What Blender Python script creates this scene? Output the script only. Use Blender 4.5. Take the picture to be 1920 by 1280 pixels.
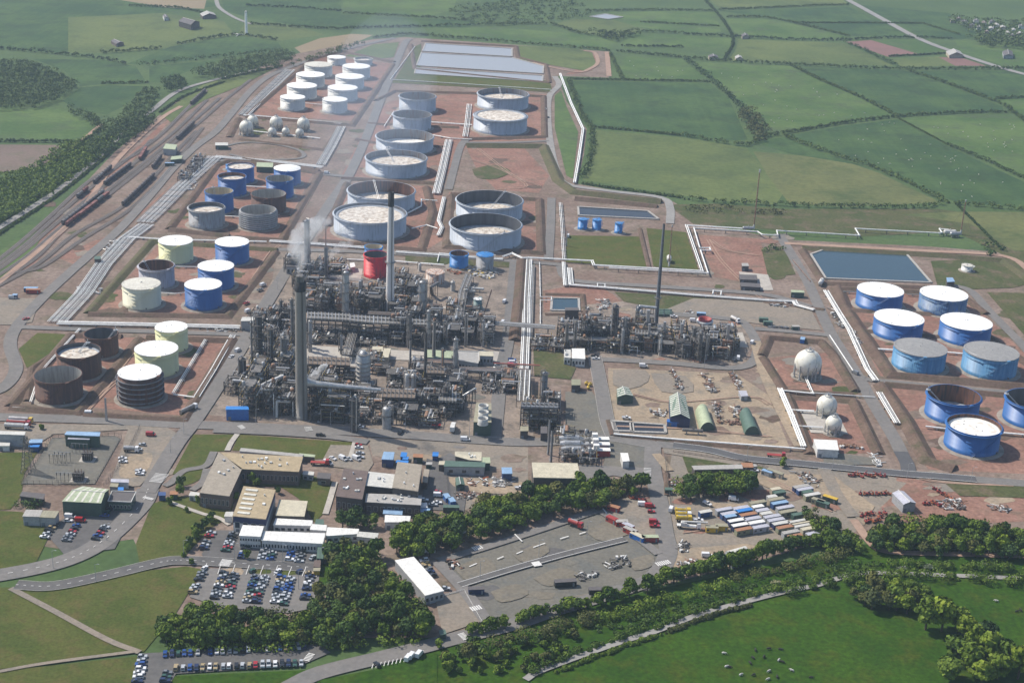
import bpy, math, random
import numpy as np
from mathutils import Vector, Matrix
rnd = random.Random(7)
SC = bpy.context.scene
COL = SC.collection
for _o in list(bpy.data.objects): bpy.data.objects.remove(_o)

# ------------------------------------------------------------------ camera
FPX, PITCH, ROLL, CAMH = 2780.0, math.radians(21.6), math.radians(2.5), 350.0
_c, _s = math.cos(PITCH), math.sin(PITCH)
_cr, _sr = math.cos(ROLL), math.sin(ROLL)
_rt, _up, FWD = Vector((1, 0, 0)), Vector((0, _s, _c)), Vector((0, _c, -_s))
RGT, UPV = _rt*_cr + _up*_sr, -_rt*_sr + _up*_cr
cam = bpy.data.objects.new('camera', bpy.data.cameras.new('camera'))
COL.objects.link(cam)
cam.data.sensor_width = 36.0
cam.data.lens = FPX/1920*36.0
cam.data.clip_start = 1.0
cam.data.clip_end = 20000
_m = Matrix((RGT, UPV, -FWD)).transposed().to_4x4()
_m.translation = (0, 0, CAMH)
cam.matrix_world = _m
SC.camera = cam

# ------------------------------------------------------------------ daylight
SUN_EL, SUN_AZ = math.radians(49.5), math.radians(154.9)      # azimuth measured from +X towards +Y
SUN_DIR = Vector((math.cos(SUN_EL)*math.cos(SUN_AZ), math.cos(SUN_EL)*math.sin(SUN_AZ), math.sin(SUN_EL)))
W = bpy.data.worlds.new('World'); SC.world = W; W.use_nodes = True
_nt = W.node_tree
_sky = _nt.nodes.new('ShaderNodeTexSky'); _sky.sky_type = 'NISHITA'; _sky.sun_disc = False
_sky.sun_elevation = SUN_EL; _sky.sun_rotation = math.pi/2 - SUN_AZ
_sky.air_density = 1.0; _sky.dust_density = 1.5; _sky.ozone_density = 1.0; _sky.altitude = 350
_bg = _nt.nodes['Background']; _bg.inputs['Strength'].default_value = 0.125
_nt.links.new(_sky.outputs[0], _bg.inputs[0])
sun = bpy.data.objects.new('sun', bpy.data.lights.new('sun', 'SUN'))
COL.objects.link(sun)
sun.data.energy = 4.3; sun.data.angle = math.radians(0.53); sun.data.color = (1.0, 0.93, 0.83)
sun.rotation_euler = SUN_DIR.to_track_quat('Z', 'Y').to_euler()
vs = SC.view_settings
vs.view_transform = 'Standard'; vs.look = 'None'; vs.exposure = 0.26; vs.gamma = 1.0; vs.use_curve_mapping = False
SC.render.engine = 'CYCLES'
SC.cycles.max_bounces = 5; SC.cycles.diffuse_bounces = 2; SC.cycles.glossy_bounces = 2
SC.cycles.transmission_bounces = 2; SC.cycles.volume_bounces = 1; SC.cycles.transparent_max_bounces = 6

# ------------------------------------------------------------------ geometry helpers
def G(px, py, z=0.0):
    "point at height z in the place that the photograph shows at (px, py)"
    d = FWD + RGT*((px-960)/FPX) - UPV*((py-640)/FPX)
    t = (z-CAMH)/d.z
    return Vector((d.x*t, d.y*t, z))
def PX(p):
    w = Vector(p) - Vector((0, 0, CAMH)); k = w.dot(FWD)
    return (960+FPX*w.dot(RGT)/k, 640-FPX*w.dot(UPV)/k, FPX/k)
def ppm(px, py): return PX(G(px, py))[2]

class MB:
    def __init__(s): s.v = []; s.f = []; s.m = []; s.sm = []
    def add(s, vs, fs, mi=0, sm=False):
        o = len(s.v); s.v.extend(tuple(v) for v in vs)
        for f in fs: s.f.append(tuple(i+o for i in f)); s.m.append(mi); s.sm.append(sm)
        return s
    def box(s, cx, cy, z0, sx, sy, sz, rz=0.0, mi=0, bottom=True, tp=None):
        hx, hy = sx/2, sy/2; c, n = math.cos(rz), math.sin(rz); k = 1.0 if tp is None else tp
        q = []
        for z, a in ((z0, 1.0), (z0+sz, k)):
            for x, y in ((-hx, -hy), (hx, -hy), (hx, hy), (-hx, hy)):
                x *= a; y *= a
                q.append((cx+x*c-y*n, cy+x*n+y*c, z))
        fs = [(4, 5, 6, 7), (0, 1, 5, 4), (1, 2, 6, 5), (2, 3, 7, 6), (3, 0, 4, 7)]
        if bottom: fs.append((3, 2, 1, 0))
        return s.add(q, fs, mi)
    def cyl(s, p0, p1, r, n=8, mi=0, r2=None, caps=True):
        p0 = Vector(p0); p1 = Vector(p1); d = p1-p0
        if d.length < 1e-6: return s
        d.normalize(); a = d.orthogonal().normalized(); b = d.cross(a); r2 = r if r2 is None else r2
        q = []
        for p, rr in ((p0, r), (p1, r2)):
            for i in range(n):
                t = 2*math.pi*i/n; q.append(p+a*(math.cos(t)*rr)+b*(math.sin(t)*rr))
        s.add(q, [(i, (i+1) % n, n+(i+1) % n, n+i) for i in range(n)], mi, n > 5)
        if caps:
            s.add(q[:n], [tuple(range(n-1, -1, -1))], mi); s.add(q[n:], [tuple(range(n))], mi)
        return s
    def tube(s, pts, r, n=6, mi=0):
        for a, b in zip(pts, pts[1:]): s.cyl(a, b, r, n, mi)
        return s
    def lathe(s, prof, n=16, mi=0, x=0, y=0, sm=True, flip=False):
        q = []
        for r, z in prof:
            for i in range(n):
                t = 2*math.pi*i/n; q.append((x+r*math.cos(t), y+r*math.sin(t), z))
        fs = []
        for j in range(len(prof)-1):
            for i in range(n):
                k = (i+1) % n; f = (j*n+i, j*n+k, (j+1)*n+k, (j+1)*n+i)
                fs.append(f[::-1] if flip else f)
        return s.add(q, fs, mi, sm)
    def disc(s, r, z, n=16, mi=0, x=0, y=0):
        return s.add([(x+r*math.cos(2*math.pi*i/n), y+r*math.sin(2*math.pi*i/n), z) for i in range(n)], [tuple(range(n))], mi)
    def prism(s, poly, z0, z1, top=0, side=0, cap=True):
        n = len(poly); a = sum(poly[i][0]*poly[(i+1) % n][1]-poly[(i+1) % n][0]*poly[i][1] for i in range(n))
        if a < 0: poly = poly[::-1]
        q = [(p[0], p[1], z0) for p in poly]+[(p[0], p[1], z1) for p in poly]
        s.add(q, [(i, (i+1) % n, n+(i+1) % n, n+i) for i in range(n)], side)
        if cap: s.add(q[n:], [tuple(range(n))], top)
        return s
    def face(s, pts, mi=0): return s.add(pts, [tuple(range(len(pts)))], mi)
    def mesh(s, name, mats):
        me = bpy.data.meshes.new(name); me.from_pydata(s.v, [], s.f)
        for k in (mats if isinstance(mats, (list, tuple)) else [mats]): me.materials.append(M[k] if isinstance(k, str) else k)
        if s.f:
            me.polygons.foreach_set('material_index', s.m); me.polygons.foreach_set('use_smooth', s.sm)
        me.update(); return me
    def build(s, name, mats, parent=None, loc=None, rz=0.0):
        return link(name, s.mesh(name, mats), parent, loc, rz)

def link(name, data, parent=None, loc=None, rz=0.0):
    o = bpy.data.objects.new(name, data); COL.objects.link(o)
    if parent is not None: o.parent = parent
    if loc is not None: o.location = loc
    if rz: o.rotation_euler = (0, 0, rz)
    return o
def tag(o, label, cat, group=None):
    o['label'] = label; o['category'] = cat
    if group: o['group'] = group
    return o
def thing(name, label, cat, loc=(0, 0, 0), rz=0.0, group=None):
    o = link(name, None, None, loc, rz); o.empty_display_size = 0.5
    return tag(o, label, cat, group)
def struct(o): o['kind'] = 'structure'; return o
def stuff(o): o['kind'] = 'stuff'; return o
def copy_tree(o, parent=None):
    c = o.copy(); COL.objects.link(c); c.parent = parent
    for ch in KIDS.get(o.name, ()): copy_tree(ch, c)
    return c
KIDS = {}
def remember(root):
    "note the parts of a thing that will be copied"
    by = {}
    for o in bpy.data.objects:
        if o.parent: by.setdefault(o.parent.name, []).append(o)
    def walk(o):
        KIDS[o.name] = by.get(o.name, [])
        for c in KIDS[o.name]: walk(c)
    walk(root)
LAND = []          # (px, py, phrase) things that labels refer to
def near(px, py, skip=None):
    best = sorted((math.hypot(px-a, (py-b)*1.6), t) for a, b, t in LAND if t != skip)
    return best[0][1]

# ------------------------------------------------------------------ materials
M = {}
def mat(name, col, rough=0.7, var=0.12, scale=0.3, metal=0.0, col2=None, detail=4.0, coat=0.0, bump=0.0, stain=None, stain_amt=0.0, stretch=None):
    m = bpy.data.materials.new(name); m.use_nodes = True; nt = m.node_tree; N = nt.nodes; L = nt.links
    b = N['Principled BSDF']; b.inputs['Roughness'].default_value = rough; b.inputs['Metallic'].default_value = metal
    if coat: b.inputs['Coat Weight'].default_value = coat
    tc = N.new('ShaderNodeTexCoord'); vec = tc.outputs['Object']
    if stretch:
        mp = N.new('ShaderNodeMapping'); mp.inputs['Scale'].default_value = stretch; L.new(vec, mp.inputs[0]); vec = mp.outputs[0]
    nz = N.new('ShaderNodeTexNoise'); nz.inputs['Scale'].default_value = scale; nz.inputs['Detail'].default_value = detail
    nz.inputs['Roughness'].default_value = 0.62
    L.new(vec, nz.inputs['Vector'])
    mx = N.new('ShaderNodeMix'); mx.data_type = 'RGBA'
    c2 = col2 if col2 else tuple(min(1, c*(1+var*1.6)) for c in col)
    c1 = col if col2 else tuple(c*(1-var*1.6) for c in col)
    mx.inputs['A'].default_value = (*c1, 1); mx.inputs['B'].default_value = (*c2, 1)
    rp = N.new('ShaderNodeMapRange'); rp.inputs[1].default_value = 0.36; rp.inputs[2].default_value = 0.64
    L.new(nz.outputs[0], rp.inputs[0]); L.new(rp.outputs[0], mx.inputs['Factor'])
    out = mx.outputs['Result']
    if stain:
        n2 = N.new('ShaderNodeTexNoise'); n2.inputs['Scale'].default_value = scale*2.7; n2.inputs['Detail'].default_value = 6
        L.new(vec, n2.inputs['Vector'])
        r2 = N.new('ShaderNodeMapRange'); r2.inputs[1].default_value = 0.62-0.25*stain_amt; r2.inputs[2].default_value = 0.72-0.15*stain_amt
        L.new(n2.outputs[0], r2.inputs[0])
        m2 = N.new('ShaderNodeMix'); m2.data_type = 'RGBA'; m2.inputs['B'].default_value = (*stain, 1)
        L.new(out, m2.inputs['A']); L.new(r2.outputs[0], m2.inputs['Factor']); out = m2.outputs['Result']
    L.new(out, b.inputs['Base Color'])
    if bump:
        bp = N.new('ShaderNodeBump'); bp.inputs['Strength'].default_value = bump; bp.inputs['Distance'].default_value = 0.3
        L.new(nz.outputs[0], bp.inputs['Height']); L.new(bp.outputs[0], b.inputs['Normal'])
    M[name] = m; return m
def ground_mat(name, cols, scale=0.02, fine=0.35, famt=0.35, stripe=None, rough=0.95):
    "three colours blended by broad and fine noise, as soil, gravel and grass are"
    m = bpy.data.materials.new(name); m.use_nodes = True; nt = m.node_tree; N = nt.nodes; L = nt.links
    b = N['Principled BSDF']; b.inputs['Roughness'].default_value = rough; b.inputs['Specular IOR Level'].default_value = 0.15
    tc = N.new('ShaderNodeTexCoord')
    def nz(sc, det, off=0.0):
        mp = N.new('ShaderNodeMapping'); mp.inputs['Location'].default_value = (off, off*0.7, 0)
        L.new(tc.outputs['Object'], mp.inputs[0])
        n = N.new('ShaderNodeTexNoise'); n.inputs['Scale'].default_value = sc; n.inputs['Detail'].default_value = det
        n.inputs['Roughness'].default_value = 0.65; L.new(mp.outputs[0], n.inputs['Vector'])
        return n.outputs[0]
    def rng(s, a, c):
        r = N.new('ShaderNodeMapRange'); r.inputs[1].default_value = a; r.inputs[2].default_value = c; L.new(s, r.inputs[0]); return r.outputs[0]
    def mix(f, a, c, mode='MIX'):
        x = N.new('ShaderNodeMix'); x.data_type = 'RGBA'; x.blend_type = mode
        for k, val in (('A', a), ('B', c)):
            if isinstance(val, tuple): x.inputs[k].default_value = (*val, 1)
            else: L.new(val, x.inputs[k])
        if isinstance(f, float): x.inputs['Factor'].default_value = f
        else: L.new(f, x.inputs['Factor'])
        return x.outputs['Result']
    o = mix(rng(nz(scale, 6), 0.40, 0.60), cols[0], cols[1])
    o = mix(rng(nz(scale*2.3, 7, 91), 0.50, 0.68), o, cols[2])
    if stripe:
        mp = N.new('ShaderNodeMapping'); mp.inputs['Rotation'].default_value = (0, 0, stripe[0]); mp.inputs['Scale'].default_value = (stripe[1], stripe[1]*0.02, 1)
        L.new(tc.outputs['Object'], mp.inputs[0])
        n = N.new('ShaderNodeTexNoise'); n.inputs['Scale'].default_value = 1.0; n.inputs['Detail'].default_value = 2; L.new(mp.outputs[0], n.inputs['Vector'])
        o = mix(rng(n.outputs[0], 0.42, 0.58), o, mix(1.0, o, (0.9, 0.91, 0.9), 'MULTIPLY'))
    fn = rng(nz(fine, 5, 37), 0.3, 0.7)
    dark = mix(1.0, o, (1-famt, 1-famt, 1-famt), 'MULTIPLY'); lite = mix(1.0, o, (1+famt*0.8,)*3, 'MULTIPLY')
    o = mix(fn, dark, lite)
    L.new(o, b.inputs['Base Color'])
    M[name] = m; return m
# ------------------------------------------------------------------ ground, fields, roads, water
ground_mat('pasture', [(0.0645, 0.105, 0.0343), (0.0817, 0.126, 0.0441), (0.0559, 0.0924, 0.0392)], 0.008, 0.25, 0.22)
ground_mat('meadow_a', [(0.0581, 0.1066, 0.03), (0.0975, 0.1497, 0.0441), (0.0694, 0.0961, 0.0441)], 0.012, 0.2, 0.18)
ground_mat('meadow_b', [(0.0387, 0.079, 0.0283), (0.065, 0.1134, 0.0353), (0.0368, 0.065, 0.0265)], 0.012, 0.2, 0.18, stripe=(0.5, 0.16))
ground_mat('meadow_c', [(0.0851, 0.1184, 0.0397), (0.1207, 0.1497, 0.049), (0.0694, 0.0961, 0.0353)], 0.007, 0.2, 0.2)
ground_mat('meadow_d', [(0.0968, 0.1145, 0.0441), (0.1347, 0.1452, 0.0539), (0.0654, 0.0924, 0.0309)], 0.009, 0.2, 0.22)
ground_mat('near_grass', [(0.0233, 0.0625, 0.0032), (0.036, 0.0819, 0.0045), (0.0523, 0.0733, 0.0058)], 0.03, 0.45, 0.42)
ground_mat('lawn', [(0.0616, 0.0821, 0.017), (0.088, 0.0973, 0.0238), (0.1056, 0.0897, 0.0306)], 0.045, 0.8, 0.28)
ground_mat('rough_grass', [(0.063, 0.0792, 0.0266), (0.09, 0.0924, 0.038), (0.144, 0.11, 0.0712)], 0.03, 0.5, 0.35)
ground_mat('bare_field', [(0.24, 0.19, 0.12), (0.27, 0.215, 0.135), (0.22, 0.18, 0.11)], 0.01, 0.3, 0.12)
ground_mat('bare_brown', [(0.16, 0.12, 0.10), (0.18, 0.135, 0.11), (0.13, 0.12, 0.08)], 0.012, 0.3, 0.15)
ground_mat('ploughed', [(0.20, 0.115, 0.10), (0.22, 0.125, 0.11), (0.18, 0.11, 0.095)], 0.01, 0.3, 0.12)
ground_mat('earth', [(0.180, 0.128, 0.100), (0.240, 0.184, 0.150), (0.142, 0.118, 0.082)], 0.022, 0.35, 0.34)
ground_mat('red_earth', [(0.225, 0.122, 0.092), (0.285, 0.165, 0.125), (0.170, 0.120, 0.088)], 0.03, 0.4, 0.32)
ground_mat('bund_earth', [(0.115, 0.078, 0.06), (0.15, 0.105, 0.08), (0.092, 0.080, 0.05)], 0.05, 0.6, 0.3)
ground_mat('bund_grass', [(0.085, 0.088, 0.042), (0.11, 0.10, 0.052), (0.13, 0.10, 0.07)], 0.05, 0.6, 0.3)
ground_mat('gravel', [(0.225, 0.195, 0.160), (0.255, 0.215, 0.172), (0.19, 0.175, 0.152)], 0.03, 0.6, 0.22)
ground_mat('dark_gravel', [(0.145, 0.138, 0.118), (0.17, 0.158, 0.132), (0.128, 0.132, 0.124)], 0.035, 0.6, 0.2)
ground_mat('lot_patch', [(0.17, 0.152, 0.12), (0.19, 0.168, 0.132), (0.15, 0.142, 0.122)], 0.05, 0.6, 0.2)
ground_mat('sand', [(0.285, 0.225, 0.160), (0.35, 0.275, 0.195), (0.22, 0.19, 0.15)], 0.03, 0.6, 0.26)
ground_mat('plant_floor', [(0.205, 0.168, 0.138), (0.285, 0.232, 0.188), (0.13, 0.115, 0.10)], 0.05, 0.6, 0.3)
ground_mat('asphalt', [(0.175, 0.165, 0.155), (0.195, 0.182, 0.17), (0.16, 0.155, 0.148)], 0.05, 0.5, 0.14)
ground_mat('new_asphalt', [(0.095, 0.095, 0.10), (0.105, 0.105, 0.108), (0.09, 0.09, 0.095)], 0.05, 0.5, 0.12)
ground_mat('carpark_asphalt', [(0.115, 0.11, 0.108), (0.13, 0.125, 0.12), (0.1, 0.098, 0.097)], 0.05, 0.5, 0.15)
ground_mat('lane', [(0.26, 0.25, 0.235), (0.29, 0.28, 0.26), (0.23, 0.22, 0.21)], 0.05, 0.5, 0.14)
ground_mat('dirt_track', [(0.33, 0.22, 0.165), (0.36, 0.25, 0.19), (0.29, 0.2, 0.15)], 0.05, 0.5, 0.16)
ground_mat('concrete', [(0.40, 0.37, 0.33), (0.44, 0.41, 0.36), (0.34, 0.31, 0.28)], 0.06, 0.6, 0.14)
mat('paint_white', (0.62, 0.61, 0.58), 0.7, 0.1, 1.5)
mat('paint_yellow', (0.55, 0.45, 0.22), 0.7, 0.1, 1.5)
mat('kerb', (0.36, 0.34, 0.31), 0.85, 0.12, 0.8)
def water_mat(name, col, rough):
    m = bpy.data.materials.new(name); m.use_nodes = True; N = m.node_tree.nodes; L = m.node_tree.links; b = N['Principled BSDF']
    b.inputs['Base Color'].default_value = (*col, 1); b.inputs['Roughness'].default_value = rough; b.inputs['IOR'].default_value = 1.33
    tc = N.new('ShaderNodeTexCoord'); n = N.new('ShaderNodeTexNoise'); n.inputs['Scale'].default_value = 0.8; n.inputs['Detail'].default_value = 5
    bp = N.new('ShaderNodeBump'); bp.inputs['Strength'].default_value = 0.25; bp.inputs['Distance'].default_value = 0.25
    L.new(tc.outputs['Object'], n.inputs['Vector']); L.new(n.outputs[0], bp.inputs['Height']); L.new(bp.outputs[0], b.inputs['Normal'])
    M[name] = m
water_mat('lagoon_water', (0.30, 0.31, 0.33), 0.3)
water_mat('pond_water', (0.035, 0.065, 0.085), 0.12)
water_mat('basin_water', (0.028, 0.03, 0.036), 0.2)

def smooth(pts, k=4):
    "Catmull-Rom through 2-D or 3-D points"
    P = [Vector(p) for p in pts]
    if len(P) < 3: return P
    Q = [P[0]*2-P[1]]+P+[P[-1]*2-P[-2]]; out = []
    for i in range(1, len(Q)-2):
        a, b, c, d = Q[i-1:i+3]
        for j in range(k):
            t = j/k
            out.append(0.5*((2*b)+(c-a)*t+(2*a-5*b+4*c-d)*t*t+(3*b-a-3*c+d)*t**3))
    return out+[P[-1]]
def offs(P, d):
    out = []
    for i, p in enumerate(P):
        a = P[max(0, i-1)]; b = P[min(len(P)-1, i+1)]; t = (b-a); t.z = 0; t.normalize()
        out.append(p+Vector((-t.y, t.x, 0))*d)
    return out
def ribbon(mb, P, w, z, mi=0, d=0.0):
    A = offs(P, d+w/2); B = offs(P, d-w/2); n = len(P)
    mb.add([(p.x, p.y, z) for p in A]+[(p.x, p.y, z) for p in B], [(n+i, n+i+1, i+1, i) for i in range(n-1)], mi)
LV = {'site': 0.06, 'area': 0.08, 'worn': 0.12, 'patch': 0.30, 'patch2': 0.48, 'road': 0.53, 'road2': 0.69, 'mark': 0.75}
_zj = {k: 0.0 for k in LV}
def lvl(lv): _zj[lv] += {'worn': 0.0005, 'area': 0.001, 'patch2': 0.0012}.get(lv, 0.003); return LV[lv]+_zj[lv]
def sheet(name, m, pts, lv, k=0):
    P = [G(*p) for p in pts]
    if k: P = smooth(P+[P[0]], k)[:-1]
    z = lvl(lv)
    a = sum(P[i].x*P[i-1].y-P[i-1].x*P[i].y for i in range(len(P)))
    if a > 0: P = P[::-1]
    o = MB().face([(p.x, p.y, z) for p in P]).build(name, m)
    return struct(o)
def road(name, m, pts, w, lv='road', k=5, lines=False, kerb=False, dash=False):
    P = smooth([G(*p) for p in pts], k)
    mb = MB(); z = lvl(lv); ribbon(mb, P, w, z); o = struct(mb.build(name, m))
    if lines:
        mk = MB(); ribbon(mk, P, 0.28, LV['mark']+.02, 0, w/2-0.5); ribbon(mk, P, 0.28, LV['mark']+.02, 0, -w/2+0.5)
        mk.build('edge_line', 'paint_white', o)
    if dash:
        mk = MB(); Q = smooth([G(*p) for p in pts], 14)
        for i in range(0, len(Q)-2, 3): ribbon(mk, Q[i:i+2], 0.3, LV['mark']+.024)
        mk.build('centre_line', 'paint_white', o)
    if kerb:
        for sd in (1, -1):
            kb = MB(); A = offs(P, sd*(w/2+.12)); B = offs(P, sd*(w/2+.34))
            for (a, b), (c, d) in zip(zip(A, A[1:]), zip(B, B[1:])):
                q = [(a.x, a.y, z), (b.x, b.y, z), (d.x, d.y, z), (c.x, c.y, z)]
                t = [(x, y, z+.13) for x, y, _ in q]
                kb.add(q+t, [(4, 5, 6, 7), (0, 1, 5, 4), (1, 2, 6, 5), (2, 3, 7, 6), (3, 0, 4, 7)])
            kb.build('kerb', 'kerb', o)
    return o

b = MB(); b.face([(-6000, -2500, 0), (6000, -2500, 0), (6000, 9000, 0), (-6000, 9000, 0)])
struct(b.build('ground', 'pasture'))

# farmland
FIELDS = [
 ('near_grass', [(560, 1320), (830, 1196), (1250, 1100), (1560, 1034), (1640, 1016), (1980, 1040), (1980, 1330)]),
 ('meadow_b', [(-200, -60), (130, -60), (420, 10), (300, 25), (128, 35), (128, 100), (0, 92), (-200, 92)]),
 ('meadow_c', [(128, 33), (300, 25), (420, 40), (440, 66), (332, 84), (302, 92), (190, 100), (128, 100)]),
 ('bare_field', [(196, -4), (388, -4), (383, 17), (310, 14)]),
 ('meadow_c', [(445, 66), (462, 40), (560, 50), (610, 66), (521, 77)]),
 ('meadow_b', [(410, -30), (640, -40), (640, 52), (560, 48), (470, 35), (420, 20)]),
 ('bare_field', [(552, 90), (600, 72), (660, 64), (700, 66), (650, 88), (570, 104)]),
 ('meadow_b', [(62, 111), (188, 112), (255, 125), (275, 156), (195, 158), (150, 162), (120, 132)]),
 ('meadow_b', [(238, 120), (320, 88), (443, 68), (521, 80), (530, 92), (420, 106), (336, 116), (262, 122)]),
 ('meadow_b', [(150, 165), (200, 160), (272, 162), (235, 198), (200, 215), (140, 205), (118, 190)]),
 ('meadow_a', [(-60, 200), (60, 197), (118, 205), (178, 235), (140, 262), (-60, 266)]),
 ('bare_brown', [(-60, 271), (118, 272), (91, 309), (-10, 326), (-60, 326)]),
 ('meadow_b', [(280, 125), (420, 112), (350, 135), (300, 155), (280, 155)]),
 ('meadow_a', [(640, -30), (870, -40), (850, 18), (800, 33), (645, 24)]),
 ('meadow_b', [(640, 28), (800, 36), (900, 40), (880, 52), (640, 54)]),
 ('meadow_a', [(830, 54), (940, 52), (1110, 66), (1157, 80), (1144, 94), (976, 80), (855, 70)]),
 ('meadow_a', [(880, 24), (1040, 32), (1000, 36), (890, 32)]),
 ('meadow_c', [(1036, 46), (1075, 36), (1150, 38), (1210, 55), (1157, 69), (1087, 62)]),
 ('meadow_a', [(1170, 64), (1280, 66), (1375, 72), (1372, 90), (1280, 88), (1170, 86)]),
 ('meadow_a', [(1140, 22), (1340, 22), (1352, 60), (1280, 62), (1190, 50)]),
 ('meadow_a', [(1145, 103), (1280, 112), (1325, 150), (1280, 152), (1167, 148)]),
 ('meadow_b', [(1072, 152), (1330, 157), (1366, 184), (1402, 262), (1350, 265), (1114, 238), (1092, 210)]),
 ('meadow_c', [(1116, 244), (1280, 258), (1400, 278), (1470, 360), (1455, 384), (1340, 376), (1092, 338), (1108, 302)]),
 ('meadow_d', [(1412, 284), (1480, 290), (1576, 300), (1650, 325), (1765, 380), (1590, 388), (1480, 382), (1440, 330)]),
 ('meadow_b', [(1410, 265), (1470, 258), (1560, 292), (1640, 318), (1600, 308), (1480, 288)]),
 ('meadow_a', [(1290, 116), (1480, 124), (1535, 150), (1616, 186), (1680, 219), (1582, 231), (1478, 248), (1430, 248), (1370, 180), (1332, 148)]),
 ('meadow_b', [(1486, 126), (1698, 133), (1784, 163), (1880, 200), (1880, 210), (1797, 212), (1685, 219), (1616, 184), (1535, 147)]),
 ('meadow_b', [(1705, 134), (1960, 132), (1960, 182), (1860, 186), (1784, 159)]),
 ('meadow_a', [(1870, 188), (1960, 184), (1960, 240), (1885, 198)]),
 ('meadow_b', [(1480, 254), (1582, 236), (1683, 224), (1780, 276), (1960, 360), (1960, 392), (1795, 380), (1707, 344), (1629, 310), (1515, 273)]),
 ('meadow_a', [(1690, 222), (1797, 216), (1890, 214), (1960, 250), (1960, 350), (1851, 300), (1777, 270)]),
 ('meadow_c', [(1383, 74), (1535, 79), (1586, 82), (1676, 124), (1480, 120), (1364, 114), (1378, 96)]),
 ('meadow_a', [(1362, 36), (1430, 36), (1488, 46), (1590, 70), (1535, 75), (1381, 68)]),
 ('meadow_b', [(1360, 22), (1590, 13), (1680, 52), (1712, 70), (1600, 68), (1490, 42), (1430, 32)]),
 ('meadow_c', [(1330, 0), (1580, 0), (1590, 8), (1505, 11), (1350, 18)]),
 ('meadow_b', [(1595, 8), (1780, 25), (1800, 50), (1850, 66), (1800, 75), (1730, 70), (1640, 25)]),
 ('ploughed', [(1586, 79), (1633, 75.6), (1720, 101), (1666, 107.5)]),
 ('meadow_c', [(1670, 110), (1760, 106), (1790, 124), (1690, 126)]),
 ('ploughed', [(1760, 107.5), (1804, 109), (1850, 124), (1791, 124)]),
 ('meadow_a', [(1640, 76), (1720, 74), (1770, 95), (1725, 100)]),
 ('meadow_a', [(1790, 74), (1960, 92), (1960, 126), (1890, 126), (1800, 96)]),
 ('rough_grass', [(1250, 384), (1340, 382), (1470, 392), (1760, 392), (1800, 398), (1960, 402), (1960, 520), (1880, 478), (1790, 434), (1610, 444), (1480, 434), (1300, 420)]),
 ('meadow_d', [(1690, 402), (1800, 397), (1960, 398), (1960, 470), (1900, 470), (1820, 420)]),
 ('near_grass', [(1000, 1300), (1180, 1225), (1300, 1172), (1400, 1140), (1560, 1104), (1640, 1110), (1700, 1180), (1800, 1300)]),
 ('near_grass', [(1740, 1092), (1960, 1098), (1960, 1300), (1900, 1300), (1830, 1200), (1770, 1130)]),
 ('near_grass', [(1000, 1190), (1250, 1130), (1560, 1056), (1650, 1040), (1960, 1046), (1960, 1100), (1720, 1090), (1560, 1098), (1390, 1128), (1200, 1190), (1040, 1245), (800, 1300), (620, 1300), (800, 1240)]),
]
for k, (m, p) in enumerate(FIELDS):
    P = [G(*q) for q in p]; a = sum(P[i].x*P[i-1].y-P[i-1].x*P[i].y for i in range(len(P)))
    if a > 0: P = P[::-1]
    z = 0.03+0.0015*k
    struct(MB().face([(q.x, q.y, z) for q in P]).build('field', m))

# the works site
sheet('works_ground', 'earth', [(-60, 570), (40, 455), (120, 385), (215, 285), (330, 190), (430, 145), (560, 100), (700, 74), (760, 70), (960, 84), (1140, 97),
  (1142, 146), (1046, 143), (1062, 190), (1100, 242), (1095, 290), (1082, 345), (1180, 362), (1262, 378), (1304, 404), (1340, 425), (1480, 450), (1740, 462), (1890, 474), (1980, 520),
  (1980, 1000), (1860, 995), (1700, 985), (1630, 1010), (1560, 1010), (1460, 1040), (1250, 1095), (1060, 1145), (830, 1195), (700, 1195), (330, 1190), (290, 1100), (250, 1010), (120, 1030), (-60, 1000)], 'site')
S = sheet
# lawns, verges and rough grass
S('lawn', 'lawn', [(363, 815), (441, 815), (424, 846), (401, 847), (384, 874), (323, 890)], 'patch')
S('lawn', 'lawn', [(449, 815), (664, 830), (656, 858), (591, 861), (568, 854), (454, 845), (435, 845)], 'patch')
S('lawn', 'lawn', [(440, 884), (452, 880), (560, 886), (628, 904), (612, 957), (590, 980), (560, 935), (525, 912), (455, 912), (432, 930)], 'patch')
S('lawn', 'lawn', [(345, 882), (381, 880), (384, 890), (362, 906), (330, 912), (336, 893)], 'patch', 3)
S('lawn', 'lawn', [(285, 945), (330, 930), (440, 940), (430, 970), (395, 990), (345, 1045), (262, 1058), (255, 1020)], 'patch')
S('lawn', 'lawn', [(-60, 850), (70, 848), (45, 890), (40, 930), (20, 955), (-60, 960)], 'patch')
S('lawn', 'lawn', [(-60, 955), (40, 960), (105, 980), (60, 1070), (-60, 1088)], 'patch')
S('lawn', 'lawn', [(-60, 1104), (60, 1100), (120, 1100), (260, 1072), (350, 1062), (380, 1068), (330, 1150), (270, 1222), (-60, 1262)], 'patch')
S('lawn', 'lawn', [(-60, 1265), (262, 1230), (250, 1300), (-60, 1320)], 'patch')
S('lawn', 'near_grass', [(320, 1268), (580, 1256), (560, 1300), (316, 1300)], 'patch')
S('lawn', 'near_grass', [(600, 1275), (720, 1252), (800, 1235), (820, 1225), (820, 1310), (560, 1310)], 'patch')
S('lawn', 'near_grass', [(618, 1015), (660, 1010), (660, 1080), (600, 1110), (596, 1060)], 'patch')
S('grass_plot', 'lawn', [(1062, 442), (1198, 444), (1212, 502), (1060, 492)], 'patch')
S('grass_plot', 'lawn', [(1212, 428), (1286, 436), (1310, 508), (1225, 500)], 'patch')
S('grass_plot', 'rough_grass', [(1152, 548), (1340, 560), (1330, 582), (1240, 580), (1170, 566)], 'patch')
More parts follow.
